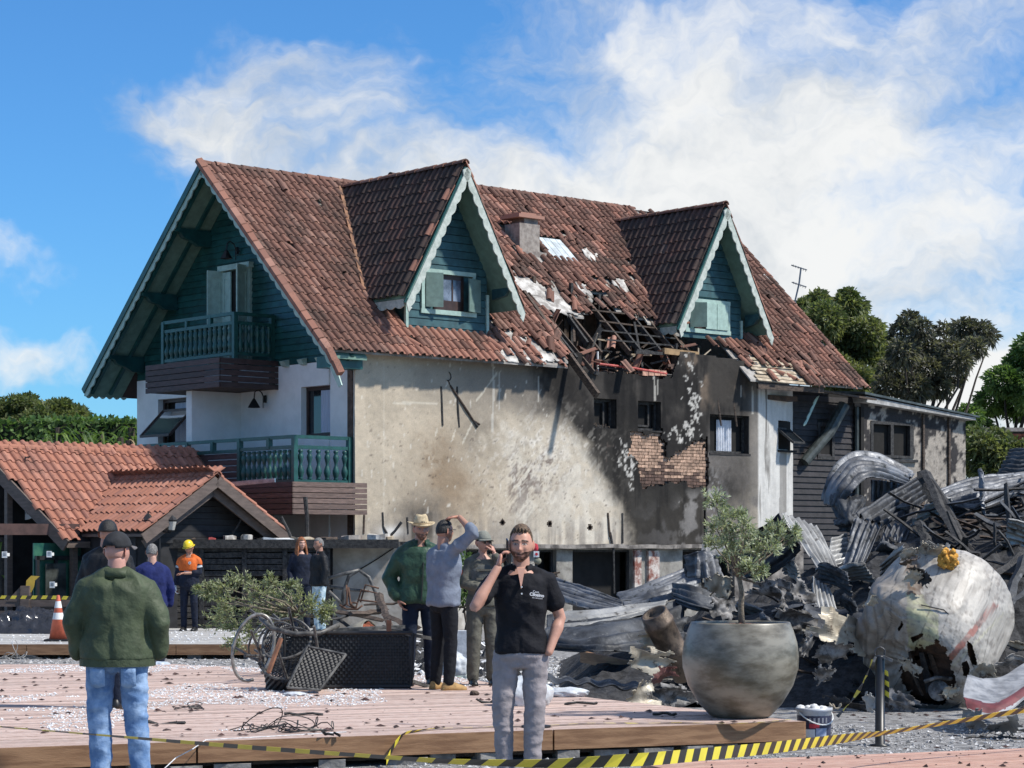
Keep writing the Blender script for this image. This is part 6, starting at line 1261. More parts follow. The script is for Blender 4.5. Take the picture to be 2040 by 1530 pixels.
n1 = fbm(px_ * .02, py_ * .012, 1., 5, 730); n2 = fbm(px_ * .09, py_ * .05, 1., 4, 731); st = fbm((px_ + py_ * .35) * .12, (py_ - px_ * .35) * .015, 1., 4, 732)
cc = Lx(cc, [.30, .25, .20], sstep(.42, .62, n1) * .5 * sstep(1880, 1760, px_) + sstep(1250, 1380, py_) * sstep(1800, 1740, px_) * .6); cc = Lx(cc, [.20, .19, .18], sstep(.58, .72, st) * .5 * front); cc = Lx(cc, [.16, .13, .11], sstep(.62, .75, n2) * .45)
prim = [(1806, 1180), (1835, 1178), (1843, 1200), (1868, 1225), (1872, 1290), (1840, 1300), (1805, 1292), (1806, 1215)]
pm = inpoly(px_ + jx * .5, py_ + jy * .5, prim) & front; cc = np.where(pm[..., None], np.array([.40, .39, .24]) * (.7 + .6 * n2[..., None]), cc)
pm2 = inpoly(px_ + jx * .6, py_ + jy * .6, [(1806, 1105), (1826, 1105), (1838, 1160), (1835, 1185), (1808, 1185)]) & front; cc = np.where(pm2[..., None], np.array([.14, .085, .05]) * (.5 + n2[..., None]), cc)
def stripe(x0, y0, x1, y1, w_): t = ((px_ - x0) * (x1 - x0) + (py_ - y0) * (y1 - y0)) / ((x1 - x0) ** 2 + (y1 - y0) ** 2); dd = np.abs((px_ - x0) * (y1 - y0) - (py_ - y0) * (x1 - x0)) / math.hypot(x1 - x0, y1 - y0); return (dd < w_) & front & (t > 0) & (t < 1.1)
cc = np.where(stripe(1884, 1322, 1975, 1214, 6)[..., None], np.array([.30, .13, .10]) * (.7 + .6 * n2[..., None]), cc); cc = np.where(stripe(1896, 1330, 1990, 1232, 2.5)[..., None], np.array([.46, .43, .33]), cc)
cc = np.where((np.abs(((px_ - 1920) * .97 + (py_ - 1190) * .24)) < 1.0)[..., None] & front[..., None], cc * .55, cc); cc = np.where((np.abs(((px_ - 1975) * .97 + (py_ - 1250) * .24)) < 1.0)[..., None] & front[..., None], cc * .6, cc)
cc = Lx(cc, [.27, .25, .22], sstep(.45, .62, fbm((px_ + py_ * .3) * .03, (py_ - px_ * .3) * .10, 1., 5, 741)) * .55 * front); cc = Lx(cc, [.12, .10, .085], sstep(.60, .68, fbm(px_ * .16, py_ * .16, 1., 3, 742)) * .5)
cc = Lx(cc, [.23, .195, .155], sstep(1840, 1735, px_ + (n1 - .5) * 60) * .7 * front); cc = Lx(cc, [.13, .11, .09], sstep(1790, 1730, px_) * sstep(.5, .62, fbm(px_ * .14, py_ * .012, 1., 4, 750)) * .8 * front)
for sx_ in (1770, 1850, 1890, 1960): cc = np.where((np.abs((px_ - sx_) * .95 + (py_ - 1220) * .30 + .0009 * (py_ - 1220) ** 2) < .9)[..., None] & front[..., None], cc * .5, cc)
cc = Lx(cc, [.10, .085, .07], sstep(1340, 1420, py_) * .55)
okf = ~hole; fs = [(i * nv + j, i * nv + j + 1, (i + 1) * nv + j + 1, (i + 1) * nv + j) for i in range(nu - 1) for j in range(nv - 1) if okf[i, j] and okf[i + 1, j + 1] and okf[i + 1, j] and okf[i, j + 1]]
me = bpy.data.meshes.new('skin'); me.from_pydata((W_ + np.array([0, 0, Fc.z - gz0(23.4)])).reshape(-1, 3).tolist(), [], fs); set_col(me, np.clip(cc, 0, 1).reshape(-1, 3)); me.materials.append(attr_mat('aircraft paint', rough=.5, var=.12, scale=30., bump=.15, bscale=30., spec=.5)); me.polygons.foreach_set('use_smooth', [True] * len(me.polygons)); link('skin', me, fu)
b = MB(); b.grid((W_[::6, ::6] * .88 + np.array([0, .03, Fc.z - gz0(23.4)]))); b.build('inner_lining', mat('sooted lining', (.022, .015, .011), .9, scale=6, c2=(.09, .05, .03)), fu)
q = lambda px, py, dy: at(px, py, Fc.y - .55 + dy) - V(fu.location.x, fu.location.y, fu.location.z)
for i, (p0, p1, p2, m) in enumerate((((1812, 1300), (1820, 1345), (1838, 1385), m_charbr), ((1850, 1295), (1865, 1340), (1872, 1385), m_charbr), ((1885, 1315), (1895, 1350), (1890, 1390), m_ash), ((1835, 1300), (1845, 1340), (1850, 1380), m_char))):
    b = MB(); b.tube([q(*p0, .12), q(*p1, .2), q(*p2, .22)], [.03, .04, .03], 6, sx=.5); b.build('bent_frame', m, fu)
b = MB(); b.lathe([(.03, 0), (.10, .01), (.11, .06), (.05, .08)], 16, M=Matrix.Translation(q(1868, 1378, .02)) @ Matrix.Rotation(R(75), 4, 'X')); b.lathe([(.02, .07), (.035, .09)], 10, M=Matrix.Translation(q(1868, 1378, .02)) @ Matrix.Rotation(R(75), 4, 'X')); b.build('fitting', m_ash, fu)
b = MB(); b.tube([q(1842, 1358, .02), q(1865, 1350, -.02), q(1895, 1352, .02)], .035, 8, sx=.6); b.build('fitting', m_ash, fu)
for i, (px, py, s, m) in enumerate(((1815, 1120, .24, m_charbr), (1826, 1135, .22, m_char), (1820, 1150, .2, m_skinm), (1838, 1152, .2, m_char), (1812, 1108, .2, m_skinm), (1850, 1104, .36, m_skinm), (1812, 1330, .26, m_skinm), (1895, 1380, .2, m_skinm), (1870, 1100, .3, m_zincw), (1735, 1200, .2, m_skinm))):
    o = scrap(V(0, 0, 0), s, m, None, 800 + i); o.parent = fu; o.location = q(px, py, -.12 if py > 1110 else .35); o.name = 'torn_flap'
    for kk in ('category',):
        if kk in o: del o[kk]
b = MB()
for k in range(40):
    a = random.uniform(0, 6.28); r_ = random.random() ** .5; c = q(1888 + math.cos(a) * 16 * r_, 1115 + math.sin(a) * 20 * r_, .12); b.lathe([(.001, -.035), (.035, -.01), (.03, .02), (.001, .04)], 6, c=c + V(random.gauss(0, .01), random.gauss(0, .02), 0))
b.build('insulation', mat('orange glass wool', (.55, .28, .05), .95, .35, 25, 1., 60), fu, True)
b = MB(); b.tube([q(1835, 1205, -.22), q(1880, 1215, -.26), q(1920, 1250, -.20), q(1945, 1290, -.1), q(1965, 1330, .05)], .007, 5); b.build('wire', m_iron, fu)
# striped skin panel on the ground at the right
rows = [A((1925, 1345, 21), (1990, 1350, 21.3), (2060, 1310, 22)), A((1918, 1385, 20.4), (1985, 1395, 20.4), (2060, 1352, 21)), A((1935, 1425, 20), (1985, 1430, 20), (2050, 1385, 20.5))]
o = corr('bent white aircraft panel with dark red stripe lying by the barrier tape', rows, 2, .012, m_panel := mat('striped panel paint', (.16, .165, .175), .5, scale=7, c2=(.33, .335, .345), bump=.1), 1, .015, 41, .05, None, name='aircraft_panel', stripe=(.55, .8, mat('dark red paint', (.13, .03, .03), .5, .3, 6)))
# ------------------------------------------------------------------ round pot with a young olive
pp = on(1475, 1428, .24); pot = thing('round_planter', pp, 'big round grey brown glazed pot holding a young olive tree', 'planter')
prof = [(.02, .0), (.24, .0), (.27, .02), (.36, .12), (.45, .27), (.495, .42), (.50, .52), (.485, .64), (.455, .74), (.43, .80), (.425, .815), (.40, .815), (.395, .80), (.41, .70)]
m_pot = mat('wiped grey brown glaze', (.095, .082, .056), .38, scale=3.2, c2=(.26, .24, .19), stretch=(1, 1, 2.6), bump=.08, bscale=8, detail=7., spec=.6, obj=True)
b = MB(); b.lathe(prof, 56); b.build('pot', m_pot, pot, True)
b = MB(); b.lathe([(.001, .755), (.41, .745)], 32, caps=False); so_ = b.build('soil', mat('clay soil', (.10, .05, .035), .9, .4, 20), pot)
def pebbles(n, R_, z, s, seed):
    r = np.random.default_rng(seed); b = MB()
    for k in range(n):
        a = r.random() * 6.28; q = R_ * r.random() ** .5; ss = s * (.6 + .8 * r.random()); b.lathe([(.001, -ss * .6), (ss * .9, -ss * .2), (ss, .1 * ss), (ss * .6, ss * .6), (.001, ss * .75)], 6, c=(q * math.cos(a), q * math.sin(a), z + .02 * (1 - q / R_)))
    return b
o = pebbles(330, .39, .775, .015, 3).build('clay_pebbles', mat('red brown clay pebbles', (.16, .075, .055), .9, .35, 30, rand=.3), pot, True); o['kind'] = 'stuff'
def px_clumps(pts, Yd, seed, dy=.25):
    rr = random.Random(seed); return [(at(px, py, Yd + rr.uniform(-dy, dy)), s * Yd / 4400) for px, py, s in pts]
def olive(name, label, base, stem, tips, cl, nper, L, W, m, seed, cat='tree', rs=.03):
    """stem: trunk points; every clump is a spray of twigs with narrow leaves"""
    o = thing(name, base, label, cat); B = V(*base); b = MB(); b.tube([V(*p) - B for p in stem], [rs * (1 - .35 * k / (len(stem) - 1)) for k in range(len(stem))], 9); rr = random.Random(seed); fk = V(*stem[-1]) - B; vs = []; fs = []
    for c, r_ in cl:
        c = V(*c) - B; mid = fk.lerp(c, .5) + V(rr.gauss(0, .03), rr.gauss(0, .03), rr.gauss(0, .03)); b.tube([fk, mid, c], [rs * .45, rs * .28, .004], 5)
        for t in range(max(3, nper // 16)):
            d = V(rr.gauss(0, 1), rr.gauss(0, 1), rr.gauss(.35, .9)).normalized(); dirn = (d + (c - fk).normalized() * .5).normalized(); p0 = c + d * r_ * rr.uniform(.0, .35); p1 = p0 + dirn * r_ * rr.uniform(.6, 1.05)
            b.tube([p0, p1], [.003, .0015], 3, caps=False)
            for q in range(16):
                f = rr.random(); p = p0.lerp(p1, f); ld = (dirn * .75 + V(rr.gauss(0, 1), rr.gauss(0, 1), rr.gauss(.15, 1)) * .6).normalized(); l = L * rr.uniform(.65, 1.25); s_ = ld.cross(V(rr.gauss(0, 1), rr.gauss(0, 1), rr.gauss(0, 1))).normalized() * W * .5; i = len(vs); m_ = p + ld * l * .5
                vs += [p, m_ + s_, p + ld * l, m_ - s_]; fs.append((i, i + 1, i + 2, i + 3))
    b.build('trunk', m_olbark, o, True); me = bpy.data.meshes.new('crown'); me.from_pydata([tuple(v_) for v_ in vs], [], fs); me.materials.append(m); link('crown', me, o); return o
m_olbark = mat('pale olive bark', (.13, .105, .075), .9, scale=25, c2=(.24, .20, .15), bump=.5, bscale=80)
YD = pp.y
olive('olive_tree', 'young silver leaved olive tree growing in the big round pot', pp + V(0, 0, .76), A((1478, 1248, YD), (1476, 1215, YD), (1478, 1180, YD), (1472, 1150, YD)), None, px_clumps([(1425, 1000, 26), (1440, 1030, 26), (1428, 1055, 24), (1455, 1065, 28), (1480, 1050, 24), (1490, 1075, 28), (1520, 1070, 26), (1545, 1058, 26), (1560, 1075, 22), (1470, 1100, 28), (1505, 1105, 28), (1535, 1095, 24), (1445, 1085, 24), (1490, 1130, 22), (1512, 1140, 20), (1448, 1115, 20), (1585, 1065, 14), (1420, 1085, 18), (1470, 1030, 18)], YD, 4), 300, .046, .013, m_ol, 5)
# fallen olive behind the chairs
fo = olive('fallen_olive_tree', 'toppled olive tree sprawling behind the overturned wicker chairs', V(at(620, 0, 29).x, 29, gz0(29)), [V(at(620, 0, 29).x, 29, gz0(29)), at(610, 1300, 29), at(602, 1255, 29), at(598, 1225, 29)], None, px_clumps([(600, 1195, 34), (560, 1190, 36), (520, 1185, 34), (480, 1165, 32), (445, 1170, 28), (420, 1180, 22), (500, 1215, 34), (460, 1225, 34), (435, 1240, 30), (470, 1255, 32), (540, 1225, 34), (580, 1225, 30), (625, 1212, 26), (580, 1172, 18), (470, 1285, 28), (500, 1265, 28), (440, 1200, 26), (540, 1160, 20), (650, 1215, 20), (395, 1175, 10), (640, 1225, 18)], 29, 8, .5), 300, .06, .018, m_ol2 := translucent(mat('dusty olive leaf', (.15, .165, .08), .55, scale=9, c2=(.38, .40, .25), rand=.35), .35), 9, rs=.045)
# ------------------------------------------------------------------ paint bucket
pb = on(1622, 1478, 0); bk = thing('paint_bucket', pb, 'dented white paint bucket with dark label beside the deck corner', 'bucket', rz=.3)
b = MB(); b.lathe([(.001, 0), (.135, 0), (.14, .01), (.152, .27), (.160, .275), (.160, .30), (.150, .302), (.148, .27)], 36); b.build('body', mat('white plastic', (.50, .52, .56), .4, .15, 8), bk, True)
b = MB(); b.lathe([(.1415, .04), (.1515, .235)], 36, caps=False); lb = b.build('label', mat('dark blue print', (.02, .022, .05), .4, scale=9, c2=(.05, .055, .10)), bk, True)
def curved(parent, a0, a1, z0, z1, m, name, r0=.1418, r1=.1520):
    b = MB(); n = 8; vs = []
    for i in range(n + 1):
        a = a0 + (a1 - a0) * i / n
        for z in (z0, z1): r_ = r0 + (r1 - r0) * (z - .04) / .195 + .0008; vs.append(V(math.cos(a) * r_, math.sin(a) * r_, z))
    b.add(vs, [(2 * i, 2 * i + 2, 2 * i + 3, 2 * i + 1) for i in range(n)]); return b.build(name, m, parent)
curved(lb, -2.6, -1.95, .05, .12, m_white, 'label_panel'); curved(lb, -1.9, -1.2, .05, .13, mat('pale blue print', (.34, .40, .55), .4, .1, 5), 'label_panel'); curved(lb, -2.3, -1.7, .13, .17, mat('red print', (.5, .04, .06), .4, .1, 5), 'label_panel')
for a in (-2.3, -2.05, -1.8, -1.55, -1.3): curved(lb, a, a + .12, .175, .22, mat('grey print', (.25, .26, .30), .4, .2, 5), 'label_picture')
b = MB(); b.tube([V(math.cos(a) * .162, math.sin(a) * .162 , .26 - .10 * math.sin((a + 2.9) / 2.9 * math.pi)) for a in np.linspace(-2.9, 0, 12)], .006, 6); b.build('handle', m_white, bk)
b = MB(); b.lathe([(.001, .25), (.148, .25)], 24, caps=False); b.build('contents', mat('rubble white', (.3, .3, .3), .9, .5, 20), bk); scrap_ = pebbles(14, .12, .285, .04, 5).build('rubble', m_wfrag, bk, True); scrap_['kind'] = 'stuff'
# ------------------------------------------------------------------ rope post
bp = on(1753, 1486, 0); po = thing('rope_post', bp, 'short black metal post with ring, tied with barrier tape', 'post')
b = MB(); b.lathe([(.085, 0), (.085, .012), (.042, .02), (.040, .76), (.036, .772), (.001, .775)], 18); b.build('post', mat('black painted steel', (.012, .013, .015), .4, .3, 6), po, True)
b = MB(); b.tube([(math.cos(a) * .045, 0, .80 + math.sin(a) * .045) for a in np.linspace(-.6, 3.8, 14)], .005, 6); b.build('ring', m_zinc, po); b = MB(); b.beam((.02, -.03, .765), (.10, -.05, .73), .02, .025); b.beam((-.04, -.03, .765), (-.06, -.03, .72), .012, .02); b.build('clip', m_zincw, po)
# ------------------------------------------------------------------ barrier tapes
m_tyel = mat('yellow tape', (.72, .60, .05), .45, .08, 5); m_tblk = mat('black tape stripe', (.02, .02, .018), .4, .2, 5)
def tape(label, pts, rolls, wd=.07, step=.075, group='striped barrier tapes', sag=0):
    """striped ribbon through pts; roll = lean of the ribbon from upright"""
    P = [V(*p) for p in pts]; seg = [(P[i + 1] - P[i]).length for i in range(len(P) - 1)]; tot = sum(seg); n = max(6, int(tot / step * .85)); c = P[0].copy(); vs = []; C = np.array([list(p) for p in P]); cum = np.concatenate([[0], np.cumsum(seg)]) / tot
    t = np.linspace(0, 1, n + 1); Q = np.stack([np.interp(t, cum, C[:, k]) for k in range(3)], 1)
    for _ in range(3): Q[1:-1] = (Q[:-2] + 2 * Q[1:-1] + Q[2:]) / 4
    ro = np.interp(t, np.linspace(0, 1, len(rolls)), rolls); rr = random.Random(len(label))
    for i in range(n + 1):
        d = V(*(Q[min(i + 1, n)] - Q[max(i - 1, 0)])).normalized(); up = V(0, 0, 1) if abs(d.z) < .9 else V(1, 0, 0); s = (up - d * up.dot(d)).normalized(); a = ro[i] + .12 * math.sin(i * .21) + .08 * math.sin(i * .057); s = Matrix.Rotation(a, 3, d) @ s
        sh = d * wd * .3; vs += [V(*Q[i]) - s * wd / 2 - sh - c, V(*Q[i]) + s * wd / 2 + sh - c]
    me = bpy.data.meshes.new('barrier_tape'); me.from_pydata([tuple(v_) for v_ in vs], [], [(2 * i, 2 * i + 2, 2 * i + 3, 2 * i + 1) for i in range(n)]); me.materials.append(m_tyel); me.materials.append(m_tblk)
    me.polygons.foreach_set('material_index', [i % 2 for i in range(n)]); o = link('barrier_tape', me, None, c); md = o.modifiers.new('s', 'SOLIDIFY'); md.thickness = .0012; return tag(o, label, 'tape', group)
tape('yellow and black barrier tape stretched right across before the front deck', A((-120, 1436, 12.5), (0, 1448, 12.3), (240, 1468, 12), (480, 1488, 11.7), (700, 1504, 11.4), (900, 1518, 11.2), (1100, 1522, 11.2), (1300, 1512, 11.6), (1540, 1490, 13), (1753, 1462, 15), (1900, 1438, 15.6), (2040, 1415, 16), (2200, 1390, 16.6)), [1.25, 1.2, 1.2, 1.1, .75, .1, 0, .1, .6, .95, .95, .95, .95])
tape('slack barrier tape lying along the front deck edge and hanging from it', [at(770, 1518, 17.0), at(782, 1485, 17.1)] + [on(795, 1464, .245), on(850, 1452, .25), on(900, 1450, .25), on(960, 1448, .246), on(1085, 1446, .246)], [.2, .3, 1.0, 1.3, 1.4, 1.4, 1.4], .05)
tape('barrier tape lying flat in front of the round pot', [on(px, py, .247) for px, py in ((1090, 1445), (1180, 1440), (1260, 1441), (1350, 1440), (1420, 1441), (1500, 1441), (1570, 1434))], [1.45, 1.3, 1.45, 1.2, 1.45, 1.4, 1.4], .05)
tape('twisted barrier tape tied to the black rope post', A((1738, 1314, bp.y), (1728, 1345, bp.y + .1), (1712, 1378, bp.y + .2), (1690, 1405, bp.y + .3), (1668, 1428, bp.y + .4)), [.3, .9, .2, 1.0, .4], .06)
tape('short tape end hanging at the rope post', A((1764, 1335, bp.y), (1768, 1372, bp.y), (1766, 1398, bp.y)), [.3, .5, .2], .04)
tape('thin barrier tape strung before the brown railing', A((-60, 1189, 38.6), (40, 1190, 38.6), (115, 1190, 38.6), (175, 1194, 38.6)), [.4, .5, .4, .6], .07)
# ------------------------------------------------------------------ traffic cone, black plastic
cn = on(116, 1277, .122); cone = thing('traffic_cone', cn, 'orange traffic cone with two white bands on black foot', 'cone')
m_cone = mat('faded orange plastic', (.55, .12, .06), .55, .15, 8)
b = MB(); b.box((-.2, -.2, 0), (.2, .2, .035)); b.build('foot', m_iron, cone)
r_c = lambda z: .15 - .125 * (z - .035) / .72
b = MB(); b.lathe([(r_c(.035), .035), (r_c(.75), .75), (.02, .76)], 22); b.build('body', m_cone, cone, True)
for z0, z1 in ((.36, .47), (.55, .66)): b = MB(); b.lathe([(r_c(z0) + .002, z0), (r_c(z1) + .002, z1)], 22, caps=False); b.build('white_band', m_white, cone, True)
n = 60; U, Vv = np.meshgrid(np.linspace(-1, 1, n), np.linspace(-1, 1, n), indexing='ij'); hh = (1 - np.maximum(np.abs(U), np.abs(Vv)) ** 3) * (.10 + .35 * fbm(U, Vv, 2.2, 3, 900)) + (.26) * (1 - np.abs(fbm(U, Vv, 4.6, 4, 901) - .5) * 4).clip(0, 1) * (1 - np.abs(U) ** 4) * (1 - np.abs(Vv) ** 4)
tp_ = on(48, 1262, .125); b = MB(); b.grid(np.stack([U * 1.1 + (fbm(U, Vv, 2, 3, 903) - .5) * .2, Vv * .5 + (fbm(U, Vv, 2, 3, 904) - .5) * .2, np.maximum(hh, .0) * .75], 2)); o = b.build('black_plastic_sheet', mat('black plastic film', (.02, .02, .023), .18, .3, 6, .4, 9, spec=1.), None, True, loc=V(tp_.x - .1, tp_.y + .45, .125)); tag(o, 'heap of shiny black plastic sheeting beside the traffic cone', 'plastic sheet')
# ------------------------------------------------------------------ wicker furniture
m_wick = mat('black wicker', (.010, .010, .011), .5, .4, 20, rand=.3); m_frame = mat('scuffed black tube', (.022, .022, .022), .5, scale=9, c2=(.14, .135, .125))
def weave(b, o, ex, ey, W, H_, nx, ny, amp=.006):
    """woven panel: ny strands across, nx stakes"""
    o = V(*o); ex = V(*ex).normalized(); ey = V(*ey).normalized(); n = ex.cross(ey); s = W / nx; h = H_ / ny
    for j in range(ny):
        vs = []
        for i in range(nx * 2 + 1): x = i * s / 2; z = math.cos(i * math.pi / 2 + (j % 2) * math.pi) * amp; vs += [o + ex * x + ey * (j * h + .08 * h) + n * z, o + ex * x + ey * ((j + .92) * h) + n * z]
        b.add(vs, [(2 * i, 2 * i + 2, 2 * i + 3, 2 * i + 1) for i in range(nx * 2)])
    for i in range(nx + 1): b.add([o + ex * (i * s - .004), o + ex * (i * s + .004), o + ex * (i * s + .004) + ey * H_, o + ex * (i * s - .004) + ey * H_], [(0, 1, 2, 3)])
wb = on(700, 1372, .242); bench = thing('wicker_table', wb, 'overturned black wicker table lying on its side on the front deck', 'table', rz=R(4))
b = MB(); weave(b, (-.66, 0, .02), (1, 0, 0), (-.02, .06, 1), 1.26, .54, 46, 17); o = b.build('woven_top', m_wick, bench); o['kind'] = 'stuff'
for p, q in (((-.67, 0, .02), (.61, 0, .02)), ((-.69, .03, .57), (.63, .03, .57)), ((-.67, 0, .02), (-.69, .03, .57)), ((.61, 0, .02), (.63, .03, .57))): b = MB(); b.tube([p, q], .02, 8); b.build('edge_tube', m_wick, bench)
b = MB(); b.box((-.62, .03, .03), (.58, .04, .54)); b.build('backing', m_black, bench)
for p, q in (((.55, .04, .56), (.98, .15, .48)), ((.60, .04, .08), (.80, .25, .0)), ((-.2, .05, .6), (.55, .4, .62)), ((-.1, .5, .58), (.6, .45, .55))): b = MB(); b.beam(p, q, .05, .035); b.build('leg', m_frame, bench)
b = MB(); b.box((.36, .02, .58), (.41, .06, .70)); b.build('leg', mat('red brown wood', (.20, .09, .05), .7, .2, 8), bench)
def wicker_chair(label, loc, rx, ry, rz, burnt):
    ch_ = thing('wicker_chair', loc, label, 'chair', 'overturned wicker chairs'); ch_.rotation_euler = (rx, ry, rz)
    P = lambda a, r_, z: (math.cos(a) * r_, math.sin(a) * r_, z)
    b = MB(); b.tube([P(a, .30, .43) for a in np.linspace(0, 6.28, 22)], .016, 6); b.build('seat_ring', m_frame, ch_)
    b = MB(); b.tube([P(a, .33, .70 + .10 * math.sin(max(0, min(math.pi, a))) ** 2) for a in np.linspace(-.5, 3.64, 22)], .018, 6); b.build('back_rail', m_frame, ch_)
    if burnt: 
        b = MB(); [b.tube([P(a, .30, .43), V(*P(a + random.gauss(0, .04), .32, .56)), P(a + random.gauss(0, .05), .33, .70 + .10 * math.sin(max(0, min(math.pi, a))) ** 2)], .005, 4) for a in np.linspace(-.4, 3.5, 34)]; o = b.build('back_rods', m_wick, ch_); o['kind'] = 'stuff'
        b = MB(); [b.tube([(-.28 + .02 * k, -math.sqrt(max(0, .09 - (-.28 + .02 * k) ** 2)), .43), (-.28 + .02 * k, math.sqrt(max(0, .09 - (-.28 + .02 * k) ** 2)), .43)], .004, 4) for k in range(29)]; o = b.build('seat_weave', m_wick, ch_); o['kind'] = 'stuff'
    else:
        b = MB(); vs = []; n = 40
        for j in range(9):
            for i in range(n + 1): a = -.45 + 4.05 * i / n; f = j / 8; r_ = .30 + .03 * f + (.005 if (i + j) % 2 else -.005); vs.append(V(*P(a, r_, .43 + f * (.27 + .10 * math.sin(max(0, min(math.pi, a))) ** 2))))
        b.add(vs, [(j * (n + 1) + i, j * (n + 1) + i + 1, (j + 1) * (n + 1) + i + 1, (j + 1) * (n + 1) + i) for j in range(8) for i in range(n)]); b.build('woven_back', m_wick, ch_)
        b = MB(); weave(b, (-.27, -.25, .43), (1, 0, 0), (0, 1, 0), .54, .5, 18, 16); o = b.build('seat_weave', m_wick, ch_); o['kind'] = 'stuff'
    for a in (.8, 2.34, 3.9, 5.5): b = MB(); b.tube([P(a, .29, .43), P(a, .33, 0)], .016, 6); b.build('leg', m_frame, ch_)
    b = MB(); b.tube([P(a, .25, .2) for a in np.linspace(0, 6.28, 18)], .012, 6); b.build('stretcher', m_frame, ch_)
    return ch_
c1 = on(560, 1372, .26); wicker_chair('burnt wicker chair on its back with bare rods, left of the table', on(480, 1345, .24) + V(0.1, .25, .50), R(118), R(8), R(62), True); wicker_chair('wicker chair turned upside down against the table', c1 + V(.02, -.05, .62), R(205), R(-28), R(30), False); wicker_chair('wicker chair tipped forward between the other overturned furniture', on(545, 1368, .24) + V(-.05, .30, .42), R(-95), R(25), R(-20), True)
# large seat panel torn off
q0, q1, q2, q3 = A((612, 1288, 22.2), (689, 1304, 22.2), (637, 1375, 21.9), (572, 1370, 21.9)); sp_ = thing('woven_seat_panel', (q3 + q2) / 2, 'square woven seat panel leaning against the wicker table', 'panel'); B = (q3 + q2) / 2
b = MB(); n = 16
for j in range(n):
    vs = []
    for i in range(33): f = i / 32; z = V(0, -.006 * math.cos(i * math.pi / 2 + (j % 2) * math.pi), 0); lo, hi = (j + .05) / n, (j + .95) / n; vs += [q3.lerp(q2, f).lerp(q0.lerp(q1, f), lo) + z - B, q3.lerp(q2, f).lerp(q0.lerp(q1, f), hi) + z - B]
    b.add(vs, [(2 * i, 2 * i + 2, 2 * i + 3, 2 * i + 1) for i in range(32)])
o = b.build('weave', m_wick, sp_); o['kind'] = 'stuff'; b = MB(); b.prism([p + V(0, .03, 0) - B for p in (q0, q3, q2, q1)], (0, .012, 0)); b.build('backing', m_black, sp_)
for a_, c_ in ((q0, q1), (q1, q2), (q2, q3), (q3, q0)): b = MB(); b.tube([a_ - B, c_ - B], .014, 7); b.build('edge_tube', m_frame, sp_)
b = MB(); b.tube([at(px, py, 22.6) - V(0, .25 * math.sin(t * 3.14), 0) - at(555, 1256, 22.6) for t, (px, py) in zip(np.linspace(0, 1, 5), ((520, 1233), (545, 1250), (590, 1261), (640, 1260), (674, 1246)))], .026, 8); o = b.build('bent_tube', m_frame, None, True, loc=at(555, 1256, 22.6)); tag(o, 'broad bent black tube lying across the wicker table', 'tube')
b = MB(); b.beam(at(560, 1272, 22.1) - at(548, 1310, 22), at(535, 1340, 21.9) - at(548, 1310, 22), .035, .03); o = b.build('wooden_slat', mat('red brown wood', (.2, .09, .05)), None, loc=at(548, 1310, 22)); tag(o, 'red brown wooden slat leaning among the wicker chairs', 'slat')
b = MB(); hc = at(505, 1290, 22.5); b.tube([V(math.cos(a) * .20 + .06 * math.sin(a), .05 * math.cos(a), math.sin(a) * .34) for a in np.linspace(-.9, 5.0, 26)], .018, 7); o = b.build('metal_hoop', mat('pale scuffed tube', (.12, .115, .105), .4, scale=9, c2=(.38, .36, .33), metal=.5), None, True, loc=hc); tag(o, 'pale metal hoop standing on edge among the wicker chairs', 'hoop')
# ------------------------------------------------------------------ wire tangles
def wire(label, c, loops, r_, seed, h=.3, m=None):
    rr = random.Random(seed); o = thing('wire_tangle', c, label, 'wire')
    for L in range(loops):
        pts = []; x0, y0 = rr.uniform(-r_ * .7, r_ * .3), rr.uniform(-.15, .15); w_ = rr.uniform(.25, .7) * r_; hh = h * (rr.random() ** 3 if L > 2 else rr.uniform(.5, 1)); ph = rr.uniform(0, 6)
        for k in range(16): t = k / 15; pts.append((x0 + w_ * 1.6 * t + .08 * math.sin(t * 7 + ph), y0 + .14 * math.sin(t * 5 + ph), .004 + max(0, hh * math.sin(t * 3.14 * (1 + L % 3)) ** 2 * (1 if L % 3 == 0 else .4))))
        b = MB(); b.tube(pts, .0045, 4); b.build('strand', m or m_iron, o)
    return o
wire('tangled black wire lying on the front deck', on(545, 1455, .243), 13, .42, 3, .22)
wire('small loop of dark wire with burnt crumbs on the front deck', on(370, 1412, .243), 4, .14, 6, .07)
b = MB(); pw = [on(690, 1458, .243), on(520, 1468, .243), on(410, 1474, .243), on(385, 1486, .243) + V(0, -.05, -.02), at(350, 1510, 16.2), at(318, 1540, 16.0)]; b.tube([p - pw[0] for p in pw], .004, 5); o = b.build('white_cable', m_wfrag, None, loc=pw[0]); tag(o, 'thin pale cable trailing over the deck edge', 'cable')
wire('tangled pale wires on the gravel before the back deck', at(30, 1312, 34), 6, .6, 9, .3, m_zincw)
wire('loose cable on the gravel by the near platform', on(1960, 1470, 0), 5, .5, 12, .06)
